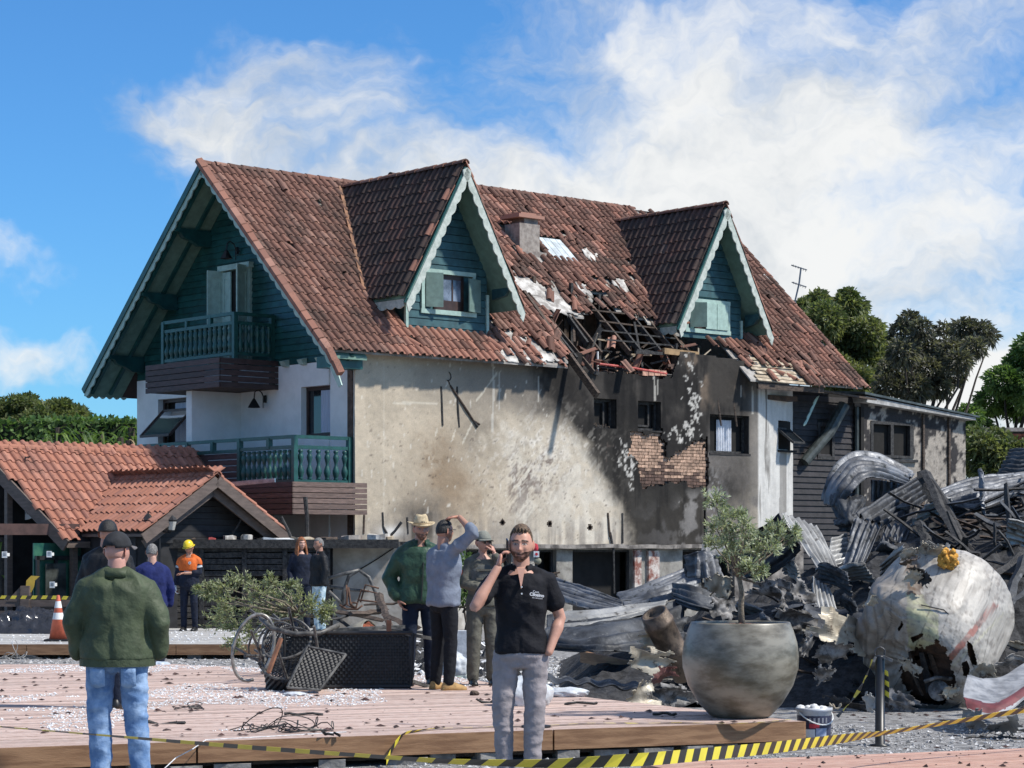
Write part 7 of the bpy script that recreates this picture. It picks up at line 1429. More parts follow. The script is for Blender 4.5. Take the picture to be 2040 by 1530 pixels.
# ------------------------------------------------------------------ sacks and bags
def sack(label, c, sx, sy, sz, m, seed, name='white_sack'):
    n = 30; U, Vv = np.meshgrid(np.linspace(0, 2 * np.pi, n * 2), np.linspace(.01, np.pi - .01, n), indexing='ij'); d = np.stack([np.sin(Vv) * np.cos(U), np.sin(Vv) * np.sin(U), np.cos(Vv)], 2); f = 1 + .35 * (fbm(d[..., 0] * 2 + 3, d[..., 2] * 2 + d[..., 1], 1.4, 4, seed) - .5) + .10 * np.sin(U * 9 + 3 * d[..., 2]) * np.sin(Vv) * .5
    P = d * f[..., None] * np.array([sx, sy, sz]); P[..., 2] = np.maximum(P[..., 2], -sz * .55); b = MB(); b.grid(P[:, ::-1]); o = b.build(name, m, None, True, loc=V(*c) + V(0, 0, sz * .55)); return tag(o, label, 'sack')
m_sack = mat('white woven plastic', (.50, .53, .56), .5, .15, 9, .3, 30)
sack('full white plastic sack lying behind the man in black polo', on(1045, 1405, .24), .26, .2, .17, m_sack, 5); sack('flattened white sack beside the full one', on(1125, 1388, .24), .24, .12, .06, m_sack, 6); sack('white bag slumped behind the tan boots', on(905, 1345, .2), .16, .16, .18, m_sack, 7); sack('crumpled pale blue bag on the deck behind the olive jacket', on(318, 1330, .2), .14, .1, .05, mat('pale blue film', (.45, .52, .60), .4, .1, 9), 8); sack('small crushed white bag in front of the wicker chairs', on(588, 1386, .243), .12, .07, .025, m_sack, 9)
sack('lime green leafy bag behind the tan boots', V(at(915, 0, 26).x, 26, -.06) , .16, .14, .08, mat('lime green plastic', (.16, .42, .05), .5, .3, 9), 10, 'green_bag'); sack('pale log of foam behind the officer legs', V(at(905, 0, 27).x, 27, -.08), .2, .1, .09, m_board, 11, 'foam_log'); sack('green and white bag on the gravel behind the tan boots', V(at(925, 0, 28.5).x, 28.5, -.1), .18, .15, .14, mat('green white plastic', (.10, .35, .10), .5, scale=9, c2=(.6, .62, .6)), 12, 'green_bag')
for px, py, z, s, lb in ((1278, 1492, 0, .05, 'brown stone under the front deck edge'), (1000, 1500, 0, .09, 'brown stone beside the grey trousers'), (395, 1305, -.1, .09, 'round pale stone before the back deck'), (370, 1303, -.1, .12, 'white block before the back deck'), (1000, 1512, 0, .045, 'broken red brick bit by the grey trousers'), (945, 1385, .24, .045, 'dark square chunk on the front deck')):
    sack(lb, on(px, py, z), s, s * .8, s * .7, m_chim if 'brown' in lb else (m_conc if 'pale' in lb else (m_white if 'white' in lb else m_brick if 'red' in lb else m_charbr)), int(px), 'stone')
for px, py, L, lb in ((560, 1425, .35, 'short charred stick left of the wire tangle'), (250, 1440, .5, 'thin charred lath on the deck behind the blue jeans'), (640, 1468, .12, 'thick charred stub under the wire tangle'), (950, 1400, .28, 'long charred flake left of the grey trousers'), (1120, 1404, .34, 'thin charred strip right of the full sack'), (1300, 1425, .2, 'charred flake left of the round pot')):
    p = on(px, py, .245); beamo(p + V(0, 0, .012), p + V(L, random.gauss(0, .05), .012), .03, .02, lb, m_char, None)
# ------------------------------------------------------------------ yard behind: hoop, broken pot, burnt frames, crates
def tubes(name, label, cat, base, parts, m, part='tube', r_=.02):
    o = thing(name, base, label, cat)
    for pts in parts: b = MB(); b.tube([p - V(*base) for p in pts], r_, 7); b.build(part, m, o, True)
    return o
base = V(at(720, 0, 41).x, 41, -.12)
tubes('curved_tube_frame', 'bent black tube arch with a pale cross bar before the plaster wall', 'tube frame', base, [A((683, 1215, 41), (684, 1180, 41), (695, 1148, 41), (715, 1136, 41), (735, 1150, 41), (748, 1180, 41), (754, 1215, 41)), A((655, 1152, 41), (690, 1142, 41), (715, 1136, 41)), A((655, 1168, 41.1), (700, 1175, 41.1), (735, 1177, 41.1)), A((655, 1178, 41), (684, 1205, 41))], m_frame, r_=.035)
tubes('burnt_chair_frame', 'rusty burnt chair frame standing in the ash', 'chair', V(at(735, 0, 38).x, 38, -.12), [A((708, 1215, 38), (720, 1175, 38), (752, 1182, 38), (760, 1220, 38)), A((718, 1200, 38.2), (728, 1165, 38.2), (755, 1172, 38.2)), A((712, 1195, 38), (757, 1200, 38)), A((690, 1165, 38), (692, 1205, 38), (705, 1212, 38))], mat('rusted steel', (.10, .05, .03), .8, .4, 9), r_=.016)
tubes('rusty_stand', 'rusty flared metal stand with hoops beside the burnt chair frame', 'stand', V(at(700, 0, 37).x, 37, -.12), [A((680, 1210, 37), (690, 1203, 37), (694, 1170, 37)), A((708, 1212, 37), (698, 1203, 37), (694, 1170, 37)), A((676, 1205, 37), (690, 1213, 37), (712, 1214, 37), (722, 1206, 37)), A((702, 1200, 37), (698, 1208, 37), (710, 1210, 37), (712, 1202, 37), (702, 1200, 37))], mat('rusted steel', (.10, .05, .03)), r_=.018)
bpx = V(at(722, 0, 33).x, 33, -.12); br_ = thing('broken_planter', bpx, 'shattered dark planter lying open with red clay soil', 'planter'); Mx = Matrix.Translation((0, 0, .42)) @ Matrix.Rotation(R(75), 4, 'Y') @ Matrix.Rotation(R(25), 4, 'X')
b = MB(); b.lathe([(.16, -.4), (.2, -.38), (.26, -.1), (.28, .15), (.26, .16), (.24, -.1)], 20, M=Mx, caps=False); b.build('pot', m_pot, br_, True)
bb = pebbles(60, .22, 0, .06, 9); b = MB(); b.add([Mx @ (V(*v_) + V(0, 0, .12)) for v_ in bb.v], bb.f); o = b.build('soil', mat('red clay soil', (.20, .055, .025), .95, .4, 12, .6), br_, True); o['kind'] = 'stuff'
bits('burnt_litter', 700, scat(-3.4, .4, 30, 42.5, None), .03, .16, m_char, 'charred litter on the ground before the plaster wall', seed=21); bits('burnt_litter', 260, scat(-3.0, .6, 31, 42, None), .03, .14, m_wfrag, 'pale ash and plaster bits before the plaster wall', seed=22); bits('red_soil_crumbs', 160, scat(-2.6, -1.6, 31.2, 33.2, None), .02, .07, mat('red clay soil', (.2, .05, .02)), 'spilled red clay soil below the broken planter', seed=23)
LBS = ['long scorched plank leaning on the broken planter', 'charred plank lying before the plaster wall', 'pale ended plank behind the straw hat man', 'blackened plank behind the wicker table', 'dark plank crossing the ash heap', 'half burnt board near the rusty stand', 'grey scorched board by the curved tube frame', 'short burnt board under the chair frame']
for k, (p, q, w_) in enumerate((((755, 1185, 36), (780, 1255, 34), .1), ((660, 1215, 37), (760, 1235, 36), .12), ((770, 1225, 33), (830, 1250, 32), .14), ((760, 1248, 31), (850, 1262, 30), .08), ((640, 1240, 36), (720, 1220, 37), .07), ((700, 1225, 35), (770, 1215, 35.5), .14), ((725, 1205, 38), (800, 1200, 37.5), .06), ((670, 1230, 37), (700, 1250, 36.5), .1))): beamo(at(*p), at(*q), w_, w_ * .5, LBS[k], random.choice((m_char, m_charbr, m_board if k == 2 else m_charbr)), 'burnt planks before the plaster wall', 'burnt_plank')
b = MB(); p = at(930, 1225, 33); b.prism([(-.16, 0, 0), (.16, 0, 0), (.2, 0, .55), (-.2, 0, .55)], (0, .3, 0)); o = b.build('plastic_bin', m_sack, None, loc=V(p.x, 33, -.12)); tag(o, 'pale plastic bin between sweater man and officer', 'bin')
tree('wall_shrub', 'small green shrub growing at the house foot behind the sweater man', (at(925, 0, 44).x, 44, -.12), clumps([(920, 1130, 12), (930, 1150, 14), (925, 1175, 16), (918, 1195, 12), (928, 1110, 9)], 44, 1, 3, .15), 500, .12, .05, m_lf3, .03, 77, None, .2, 'shrub')
b = MB(); p0, p1 = at(1160, 1308, 27.5), at(1285, 1334, 26); b.beam(V(0, 0, 0), p1 - p0, .06, .14); o = b.build('edge_plank', m_fascia, None, loc=p0); tag(o, 'brown deck edge plank lying below the sagging black sheet', 'plank')
# microphone on a stand behind the man in the polo shirt
mp = V(at(1068, 0, 17.9).x, 17.9, .24); ms = thing('microphone', mp, 'reporter microphone with red top, white badge and foam ball on a stand', 'microphone'); h = lambda py: at(0, py, 17.9).z - .24
b = MB(); b.tube([(0, 0, 0), (0, 0, h(1125))], .011, 8); b.lathe([(.12, 0), (.12, .015), (.02, .02)], 18); b.build('stand', m_iron, ms); b = MB(); b.lathe([(.001, -.03), (.025, -.018), (.032, 0), (.025, .02), (.001, .03)], 16, c=(.012, 0, h(1118))); b.build('foam_ball', mat('grey green foam', (.20, .20, .15), .95, .2, 40, .4), ms, True); b = MB(); b.box((-.02, -.025, h(1110)), (.025, .025, h(1098))); bx_ = b.build('badge_cube', m_white, ms); b = MB(); b.lathe([(.012, 0), (.012, .002)], 12, M=Matrix.Translation((.003, -.0255, h(1104))) @ Matrix.Rotation(R(90), 4, 'X')); b.build('badge_mark', mat('red mark', (.5, .03, .04), .5, .1, 5), bx_); b = MB(); b.lathe([(.02, 0), (.026, .02), (.02, .05), (.002, .06)], 14, c=(-.006, 0, h(1097))); b.build('red_top', mat('red foam', (.45, .03, .05), .9, .2, 40), ms, True)
# ------------------------------------------------------------------ people
m_skin = attr_mat('skin', rough=.5, var=.06, scale=60., bump=.08, bscale=180., spec=.4)
def fabric(name, c, rough=.85, var=.12, bump=.5, bs=22., scale=9., c2=None): return mat(name, c, rough, var, scale, bump, bs, obj=True, c2=c2, spec=.25)
def voxel(b, name, m, parent, vox, smooth=3, fold=None, cut=None):
    o = b.build(name, m, parent); md = o.modifiers.new('r', 'REMESH'); md.mode = 'VOXEL'; md.voxel_size = vox; md.use_smooth_shade = True
    md = o.modifiers.new('s', 'SMOOTH'); md.factor = .5; md.iterations = smooth
    modmesh(o); me = o.data
    if not me.materials: me.materials.append(m)
    if fold:
        n = len(me.vertices); co = np.empty(n * 3, np.float32); no = np.empty(n * 3, np.float32); me.vertices.foreach_get('co', co); me.vertices.foreach_get('normal', no); co = co.reshape(-1, 3); no = no.reshape(-1, 3)
        amp, fx, fz, seed = fold; off = V(seed * 3.1, seed * 1.7, 0)
        d = np.array([(1 - abs(mnoise.noise(V(p[0] * fx + p[2] * fx * .35 * (1 if p[0] > 0 else -1), p[1] * fx, p[2] * fz) + off)) * 2.2) + .5 * mnoise.noise(V(p[0] * fx * 2.6, p[1] * fx * 2.6, p[2] * fz * 3) + off) for p in co])
        co += no * (d * amp)[:, None]; me.vertices.foreach_set('co', co.ravel()); me.update()
    me.polygons.foreach_set('use_smooth', [True] * len(me.polygons))
    return o
def loft(b, rings, n=20, pw=2.3):
    """rings: (centre, rx, ry) horizontal superellipse sections"""
    vs = []
    for (c, rx, ry) in rings:
        for k in range(n):
            a = 2 * math.pi * k / n; ca, sa = math.cos(a), math.sin(a)
            vs.append(V(c[0] + rx * math.copysign(abs(ca) ** (2 / pw), ca), c[1] + ry * math.copysign(abs(sa) ** (2 / pw), sa), c[2]))
    m = len(rings); fs = [(i * n + k, i * n + (k + 1) % n, (i + 1) * n + (k + 1) % n, (i + 1) * n + k) for i in range(m - 1) for k in range(n)] + [tuple(range(n - 1, -1, -1)), tuple((m - 1) * n + k for k in range(n))]
    b.add(vs, fs)
def chain(b, pts, rs, n=12, sub=5):
    """tapered limb through the joints, rounded ends"""
    P = [V(*p) for p in pts]; out = []; rad = []
    for i in range(len(P) - 1):
        for k in range(sub): t = k / sub; out.append(P[i].lerp(P[i + 1], t)); rad.append(rs[i] + (rs[i + 1] - rs[i]) * t)
    out.append(P[-1]); rad.append(rs[-1])
    d0 = (out[0] - out[1]).normalized(); d1 = (out[-1] - out[-2]).normalized()
    out = [out[0] + d0 * rad[0] * .7, out[0] + d0 * rad[0] * .4] + out + [out[-1] + d1 * rad[-1] * .4, out[-1] + d1 * rad[-1] * .7]; rad = [rad[0] * .5, rad[0] * .85] + rad + [rad[-1] * .85, rad[-1] * .5]
    b.tube(out, rad, n)
def head_data(skin, hair, beard=0., bcol=None, female=False, hairline=.05, fade=True, glasses=False, wide=1.):
    """vertices, faces and colours of a head; face towards -Y, origin at the middle of the skull"""
    nu, nv = 84, 64; vs = []; cs = []; bcol = bcol or hair; sk = np.array(skin)
    for j in range(nv + 1):
        th = math.pi * j / nv; z = math.cos(th); s = math.sin(th)
        for i in range(nu):
            # denser sampling on the face side
            a = 2 * math.pi * i / nu; a = a - .45 * math.sin(a); dx, dy = math.sin(a) * s, -math.cos(a) * s
            rx, ry, rz = .0745 * wide, .096, .118
            jaw = max(0, -z - .05); x = dx * rx * (1 - .42 * jaw ** 1.4 * (.75 if not female else 1.1)); zz = z * rz; y = dy * ry
            if dy < 0: y *= 1 - .10 * (1 - abs(dx)) * (1 - jaw); y -= .012 * jaw * (1 - abs(dx))
            else: y *= 1 - .25 * jaw; 
            if z < -.3 and dy > 0: zz *= 1 - .25 * dy
            f = max(0., -dy); g = lambda x0, z0, sx, sz: math.exp(-((x - x0) / sx) ** 2 - ((zz - z0) / sz) ** 2)
            if f > 0:
                w = min(1, f * 1.6); o = 0.
                o += .020 * g(0, -.022, .012, .014) + .011 * g(0, .002, .009, .020) + .004 * (g(.012, -.026, .007, .008) + g(-.012, -.026, .007, .008))
                o -= .011 * (g(.031, .014, .016, .011) + g(-.031, .014, .016, .011)); o += .006 * (g(.03, .034, .02, .008) + g(-.03, .034, .02, .008) + g(0, .033, .012, .01))
                o += .006 * (g(.031, .012, .009, .007) + g(-.031, .012, .009, .007)); o += .006 * g(0, -.056, .020, .006) + .006 * g(0, -.068, .017, .006) - .004 * g(0, -.062, .022, .003)
                o += .007 * g(0, -.098, .022, .014) + .004 * (g(.045, -.015, .018, .018) + g(-.045, -.015, .018, .018)) - .005 * (g(.03, -.05, .012, .03) + g(-.03, -.05, .012, .03))
                y -= o * w
            c = sk * (1 + .10 * (g(.045, -.02, .02, .02) + g(-.045, -.02, .02, .02) + g(0, -.02, .014, .02))) * np.array([1, .97, .95]) if f > 0 else sk.copy()
            if f > .3:
                lip = g(0, -.062, .021, .009); c = c * (1 - lip * .5) + np.array([.42, .17, .14]) * sk.mean() / .4 * lip * .5
                if abs(zz + .0625) < .0022 and abs(x) < .022: c = c * .25
                for sx in (-1, 1):
                    ex, ez = x - sx * .031, zz - .012; e = (ex / .0155) ** 2 + (ez / .0058) ** 2
                    if e < 1.9: c = c * .55  # skin round the eye darkened, socket shading painted in
                    if e < 1: c = np.array([.34, .30, .27]) if ex * ex + ez * ez > .0056 ** 2 else np.array([.03, .02, .015])
                    br = ez - .0215 - .003 * math.cos(ex * 60) + (.004 if sx * ex > .012 else 0)
                    if abs(br) < (.005 if not female else .003) and -.022 < sx * ex < .024: c = np.array(hair) * .8 + sk * .06
            nz = mnoise.noise(V(x * 60, y * 60, zz * 60))
            if beard > 0 and zz < -.012:
                fy = y + .0; lowz = -.036 - .02 * (1 - min(1, abs(x) / .05)) ; k = 0
                if zz < -.040 and (abs(x) > .032 or zz < -.076 or (zz > -.054 and abs(x) < .03)) and dy < .35: k = 1
                if abs(x) > .058 and -.1 < dy < .42 and zz < .0: k = max(k, .9)
                if zz < -.0690: k = 1
                if abs(x) < .023 and -.0690 < zz < -.0565: k = 0
                if abs(x) > .030 and zz < -.034 - .1 * (.06 - min(.06, abs(x))) and dy < .3: k = 1
                if abs(x) < .027 and -.056 < zz < -.043: k = 1
                k *= beard * (.8 + .5 * nz); k = max(0, min(1, k)); c = c * (1 - k) + np.array(bcol) * k
                if k > .5 and f > -.2: y -= .005 * k * max(0, f); x *= 1 + .03 * k
            vs.append((x, y, zz)); cs.append(np.clip(c * (1 + .05 * nz), 0, 1))
    fs = [(j * nu + i, (j + 1) * nu + i, (j + 1) * nu + (i + 1) % nu, j * nu + (i + 1) % nu) for j in range(nv) for i in range(nu)]
    # ears
    for sx in (-1, 1):
        o = len(vs)
        for j in range(7):
            t = j / 6 * math.pi
            for i in range(10): a = 2 * math.pi * i / 10; vs.append((sx * (.070 * wide + .014 * math.sin(t) * (1 if math.cos(a) > -.3 else .55) * .9 + .006 * math.cos(a) * math.sin(t)), .012 + .020 * math.sin(t) * math.cos(a) + .004 * math.cos(t), .0 - .034 * math.cos(t) + .004 * math.sin(a))); cs.append(sk * np.array([1.04, .88, .85]))
        fs += [(o + j * 10 + i, o + j * 10 + (i + 1) % 10, o + (j + 1) * 10 + (i + 1) % 10, o + (j + 1) * 10 + i) for j in range(6) for i in range(10)]
    return vs, fs, cs
def hair_shell(pred, thick, m, parent, M, seed=0, top=.0, wide=1., rough=.0013):
    nu, nv = 84, 56; vs = []; keepv = []
    for j in range(nv + 1):
        th = math.pi * j / nv; z = math.cos(th); s = math.sin(th)
        for i in range(nu):
            a = 2 * math.pi * i / nu; dx, dy = math.sin(a) * s, -math.cos(a) * s; k = pred(dx, dy, z)
            t = thick(dx, dy, z) if callable(thick) else thick
            q = V(dx * .0745 * wide, dy * .096, z * .118); jaw = max(0, -z - .05); q.x *= 1 - .3 * jaw
            n = V(dx, dy, z * .9 + .1).normalized(); r_ = mnoise.noise(V(dx * 9 + seed, dy * 9, z * 9)) * rough * 2 + mnoise.noise(V(dx * 40 + seed, dy * 14, z * 14)) * rough
            vs.append(q + n * (t + r_) if k > 0 else q * .97); keepv.append(k > 0)
    fs = []
    for j in range(nv):
        for i in range(nu):
            f = (j * nu + i, (j + 1) * nu + i, (j + 1) * nu + (i + 1) % nu, j * nu + (i + 1) % nu)
            if sum(keepv[q] for q in f) >= 1: fs.append(f)
    b = MB(); b.add([M @ q for q in vs], fs); return b.build('hair', m, parent, True)
def hand(b, wrist, d, n, curl=.5, side=1, s=1., spread=.12, thumb=.5, curls=None):
    """palm and five fingers; d = direction of the fingers, n = direction the palm faces, side = thumb side (+1: d x n)"""
    w0 = V(*wrist); d = V(*d).normalized(); n = (V(*n) - d * V(*n).dot(d)).normalized(); t = d.cross(n) * side
    R_ = lambda v, ax, a: Matrix.Rotation(a, 3, ax) @ v
    secs = []
    for f, wd, th in ((0, .026, .020), (.03, .034, .017), (.06, .040, .015), (.088, .039, .012)):
        c = w0 + d * f * s; secs.append([c + t * (math.cos(a) * wd * s) + n * (math.sin(a) * th * s) for a in [2 * math.pi * k / 12 for k in range(12)]])
    vs = [p for q in secs for p in q]; fs = [(i * 12 + k, i * 12 + (k + 1) % 12, (i + 1) * 12 + (k + 1) % 12, (i + 1) * 12 + k) for i in range(3) for k in range(12)] + [tuple(range(11, -1, -1)), tuple(36 + k for k in range(12))]
    b.add(vs, fs)
    for k, (off, L) in enumerate(((.029, .072), (.010, .082), (-.009, .076), (-.028, .060))):
        c_ = curls[k] if curls else curl * (1 + .12 * k); p = w0 + d * .082 * s + t * off * s; dd = (d + t * off * spread * 8).normalized(); pts = [p]; ax = dd.cross(n).normalized()
        for seg, fr in enumerate((.45, .32, .23)): dd = R_(dd, ax, c_ * (.9, 1.1, .8)[seg]); p = p + dd * L * fr * s; pts.append(p)
        b.tube(pts, [.0092 * s, .0088 * s, .0078 * s, .006 * s], 7)
    p = w0 + d * .028 * s + t * .028 * s; dd = (d * .65 + t * .75 + n * thumb).normalized(); p2 = p + dd * .045 * s; d2 = (dd + d * .5 + n * thumb * .6).normalized(); b.tube([p - dd * .01, p2, p2 + d2 * .030 * s, p2 + d2 * .05 * s], [.013 * s, .011 * s, .0095 * s, .006 * s], 7)
def person(label, loc, rz, H, skin, top, legs_m, shoes, arms, legs=None, head=None, vox=.013, build=1., belly=0., hands=(), group=None, lean=(0, 0), sleeve=(1., 1.), top_hem=.86, top_infl=.014, female=False, leg_infl=.012, foot_dir=(0, 0), folds=(.006, 9., 6.), leg_fold=(.005, 7., 9.), name='person', sleeve_w=1.):
    """arms: two lists shoulder-elbow-wrist (1.75 m frame, facing -Y, right arm at -X first); returns the root and head matrix"""
    k = H / 1.75; root = thing(name, loc, label, 'person', group, rz); root.scale = (k, k, k)
    sw = .185
    arms = [[V(a[0][0] * .86, a[0][1], a[0][2] - .028), V(a[1][0] * .93, a[1][1], a[1][2] - .01), V(*a[2])] for a in arms]
    legs = legs or [[(-.092, 0, .92), (-.105, -.012, .50), (-.115, .02, .09)], [(.092, 0, .92), (.105, -.012, .50), (.115, .02, .09)]]
    lx, ly = lean
    TR = [(.80, .150, .115), (.88, .168, .128), (.97, .160, .122), (1.06, .146 if not female else .128, .112), (1.16, .152 if not female else .138, .118), (1.28, .170 if not female else .150, .124), (1.38, .165 * (1 if not female else .9), .108), (1.43, .125, .085), (1.475, .066, .064)]
    def torso(b, inf, z0, zt=9.):
        rr = []
        for z, rx, ry in TR:
            if z < z0 - .09 or z > zt: continue
            t = (z - .9) / .55; bl = belly * math.exp(-((z - 1.02) / .16) ** 2); rr.append(((lx * t, ly * t - bl * .45, max(z, z0)), rx * build + inf + bl * .35, ry * (1 + (build - 1) * .6) + inf + bl * .55))
        loft(b, rr, 24)
    b = MB(); torso(b, -.016, .95)
    TRAP = lambda bb, r: [chain(bb, [(lx * 1., ly + .022, 1.475), (lx * .8 + s_ * .085 * build, ly + .018, 1.432), (lx * .7 + s_ * .155 * build, ly + .008, 1.385)], [.036 + r, .046 + r, .050 + r], 12) for s_ in (-1, 1)]
    TRAP(b, -.004)
    for i, s in enumerate((-1, 1)):
        sh, el, wr = [V(*p) for p in arms[i]]; chain(b, [sh, el, wr], [.046 * build, .041 * build, .029], 12)
        fm = el.lerp(wr, .28); chain(b, [el.lerp(wr, .05), fm, el.lerp(wr, .6)], [.038 * build, .046 * build, .034], 10)
        chain(b, [V(*p) for p in legs[i]], [.066, .050, .038], 12)
    # neck
    hd = head or {}; hp = V(lx, ly - .012, 1.622) + V(*hd.get('off', (0, 0, 0))); chain(b, [(lx, ly + .015, 1.43), (hp.x, hp.y + .018, 1.57)], [.062 * (.85 if female else 1) * (.5 + build / 2), .056 * (.85 if female else 1) * (.5 + build / 2)], 12)
    body = voxel(b, 'body', m_skin, root, vox, 4)
    HMx = Matrix.Translation(hp) @ Matrix.Rotation(hd.get('yaw', 0), 4, 'Z') @ Matrix.Rotation(hd.get('pitch', 0), 4, 'X') @ Matrix.Rotation(hd.get('roll', 0), 4, 'Y') @ Matrix.Scale(hd.get('size', 1.), 4)
    hv, hf, hc = head_data(skin, hd.get('hair', (.03, .02, .015)), hd.get('beard', 0), hd.get('bcol'), female, wide=hd.get('wide', 1.))
    bm = bmesh.new(); bm.from_mesh(body.data); nb_ = len(bm.verts); co = [tuple(v_.co) for v_ in bm.verts]; fc = [tuple(q.index for q in f.verts) for f in bm.faces]; bm.free()
    hb = MB()
    for h in hands: hand(hb, *h[:1], **h[1])
    allv = co + [tuple(HMx @ V(*q)) for q in hv] + hb.v; o1 = nb_; o2 = nb_ + len(hv)
    allf = fc + [tuple(i + o1 for i in f) for f in hf] + [tuple(i + o2 for i in f) for f in hb.f]
    me = bpy.data.meshes.new('body'); me.from_pydata([tuple(q) for q in allv], [], allf); cols = np.vstack([np.array(skin)[None] * np.ones((nb_, 1)), np.array(hc), np.array(skin)[None] * np.array([[1.05, .95, .92]]) * np.ones((len(hb.v), 1))]) if hb.v else np.vstack([np.array(skin)[None] * np.ones((nb_, 1)), np.array(hc)])
    set_col(me, cols); me.materials.append(m_skin); me.polygons.foreach_set('use_smooth', [True] * len(me.polygons)); old = body.data; body.data = me; bpy.data.meshes.remove(old)
    # top
    b = MB(); torso(b, top_infl, top_hem, 1.44); TRAP(b, top_infl * .55)
    for i, s in enumerate((-1, 1)):
        sh, el, wr = [V(*p) for p in arms[i]]; f = sleeve[i]; r0, r1, r2 = (.051 * build + top_infl * .7) * sleeve_w, (.042 * build + top_infl * .75) * sleeve_w, (.031 + top_infl * .75) * sleeve_w
        inner = V(sh.x * .55, sh.y * .5, min(sh.z, 1.40) - .02); pts = [inner, sh]; rs = [r0 * .95, r0]
        if f <= 1: pts += [sh.lerp(el, f)]; rs += [r0 * 1.02 if f < .9 else r1]
        else: g_ = f - 1; pts += [el, el.lerp(wr, g_)]; rs += [r1, r1 + (r2 - r1) * g_]
        chain(b, pts, rs, 14)
    tp = voxel(b, 'top', top, root, vox, 5, (folds[0], folds[1], folds[2], random.random() * 9))
    # trousers
    b = MB(); rr = [((0, 0, z), rx * (build * .92 + .08) + (leg_infl * .9 if z < .87 else (.002 if z < .93 else -.012)), ry * (1 + (build - 1) * .5) + (leg_infl * .8 if z < .87 else (.0 if z < .93 else -.014))) for z, rx, ry in TR if z < 1.0]; loft(b, [((0, 0, .80), .12 * build, .10)] + rr[1:] if rr[0][0][2] < .82 else rr, 22)
    for i in range(2):
        hp_, kn, ak = [V(*p) for p in legs[i]]; chain(b, [hp_ + V(0, 0, -.02), kn, ak + V(0, 0, -.01)], [(.088 + leg_infl * .4) * (.6 + .4 * build), .058 + leg_infl, .045 + leg_infl], 14)
    voxel(b, 'trousers', legs_m, root, vox, 4, (leg_fold[0], leg_fold[1], leg_fold[2], random.random() * 9))
    # shoes
    for i in range(2):
        ak = V(*legs[i][2]); a = foot_dir[i]; d = V(math.sin(a), -math.cos(a), 0); s_ = V(d.y, -d.x, 0); b = MB(); rings = []
        for t, w_, h in ((-.075, .030, .06), (-.05, .042, .10), (.0, .042, .105), (.06, .044, .085), (.12, .048, .062), (.165, .042, .048), (.19, .024, .034)):
            c = V(ak.x, ak.y, 0) + d * t; q = []
            for kk in range(12): an = 2 * math.pi * kk / 12; zz = max(0, math.sin(an)) * h + (0 if math.sin(an) > 0 else 0); q.append(c + s_ * math.cos(an) * w_ + V(0, 0, zz + .0))
            rings.append(q)
        zb = ak.z - .09; vs = [p + V(0, 0, zb) for q in rings for p in q]; m_ = len(rings); fs = [(i_ * 12 + k_, i_ * 12 + (k_ + 1) % 12, (i_ + 1) * 12 + (k_ + 1) % 12, (i_ + 1) * 12 + k_) for i_ in range(m_ - 1) for k_ in range(12)] + [tuple(range(11, -1, -1)), tuple((m_ - 1) * 12 + k_ for k_ in range(12))]
        b.add(vs, fs); so_ = b.build('shoe', shoes, root, True)
    return root, HMx, tp
def rel(i, *p): return p
def short_hair(root, HMx, m, line=.42, thick=.010, back=-.25, seed=1, topx=.0):
    def pred(dx, dy, z):
        if dy < -.15: return z > line + .10 * (1 - abs(dx)) + .04 * math.sin(dx * 25)
        if dy < .12: return z > .12 + .25 * (.12 - dy)
        return z > back
    return hair_shell(pred, lambda dx, dy, z: thick * (.35 + .65 * max(0, min(1, (z + .1) * 1.4))) + topx * max(0, z) ** 2, m, root, HMx, seed)
def cap(root, HMx, m, brim=None, low=.2, yaw=0., back_gap=False, crown=.016):
    Mx = HMx @ Matrix.Rotation(yaw, 4, 'Z') @ Matrix.Rotation(-.08, 4, 'X'); b = MB(); n = 32; vs = []
    rings = [(low, 1.), (low + .15, 1.01), (.55, 1.), (.8, 1.), (.93, 1.), (.99, 1.), (1., 1.)]
    for z, _ in rings:
        s = math.sqrt(max(0, 1 - z * z)) if z < 1 else .02
        for k in range(n): a = 2 * math.pi * k / n; vs.append(Mx @ V(math.sin(a) * (s * .0745 + crown * .8 * min(1, s + .3)), -math.cos(a) * (s * .096 + crown * .8 * min(1, s + .3)), z * .118 + crown))
    fs = [((i + 1) * n + k, (i + 1) * n + (k + 1) % n, i * n + (k + 1) % n, i * n + k) for i in range(len(rings) - 1) for k in range(n) if not (back_gap and i < 1 and 13 < k < 19)]
    b.add(vs, fs); o = b.build('cap', m, root, True); md = o.modifiers.new('s', 'SOLIDIFY'); md.thickness = .004
    # brim
    b = MB(); vs = []; m_ = 14; z = low * .118 + crown + .002; s = math.sqrt(1 - low * low)
    for r_ in (0, 1):
        for i in range(m_ + 1): a = -1.15 + 2.3 * i / m_; rr = 1. + r_ * .72 * math.cos(a * .9) ** .7; vs.append(Mx @ V(math.sin(a) * (s * .0745 + crown * .8) * (1 + (rr - 1) * .25), -math.cos(a) * (s * .096 + crown * .8) * rr, z - .012 * r_ - .016 * abs(math.sin(a)) * r_))
    b.add(vs, [(i, i + 1, m_ + 2 + i, m_ + 1 + i) for i in range(m_)]); br = b.build('brim', brim or m, o, True); md = br.modifiers.new('s', 'SOLIDIFY'); md.thickness = .004
    return o
def phone(root, c, up, nrm, m=None):
    up = V(*up).normalized(); nrm = (V(*nrm) - up * V(*nrm).dot(up)).normalized(); s = up.cross(nrm); M = Matrix(((s.x, up.x, nrm.x, c[0]), (s.y, up.y, nrm.y, c[1]), (s.z, up.z, nrm.z, c[2]), (0, 0, 0, 1)))
    b = MB(); b.box((-.036, -.076, -.0045), (.036, .076, .0045), M); o = b.build('phone', m or m_phone, root); return o
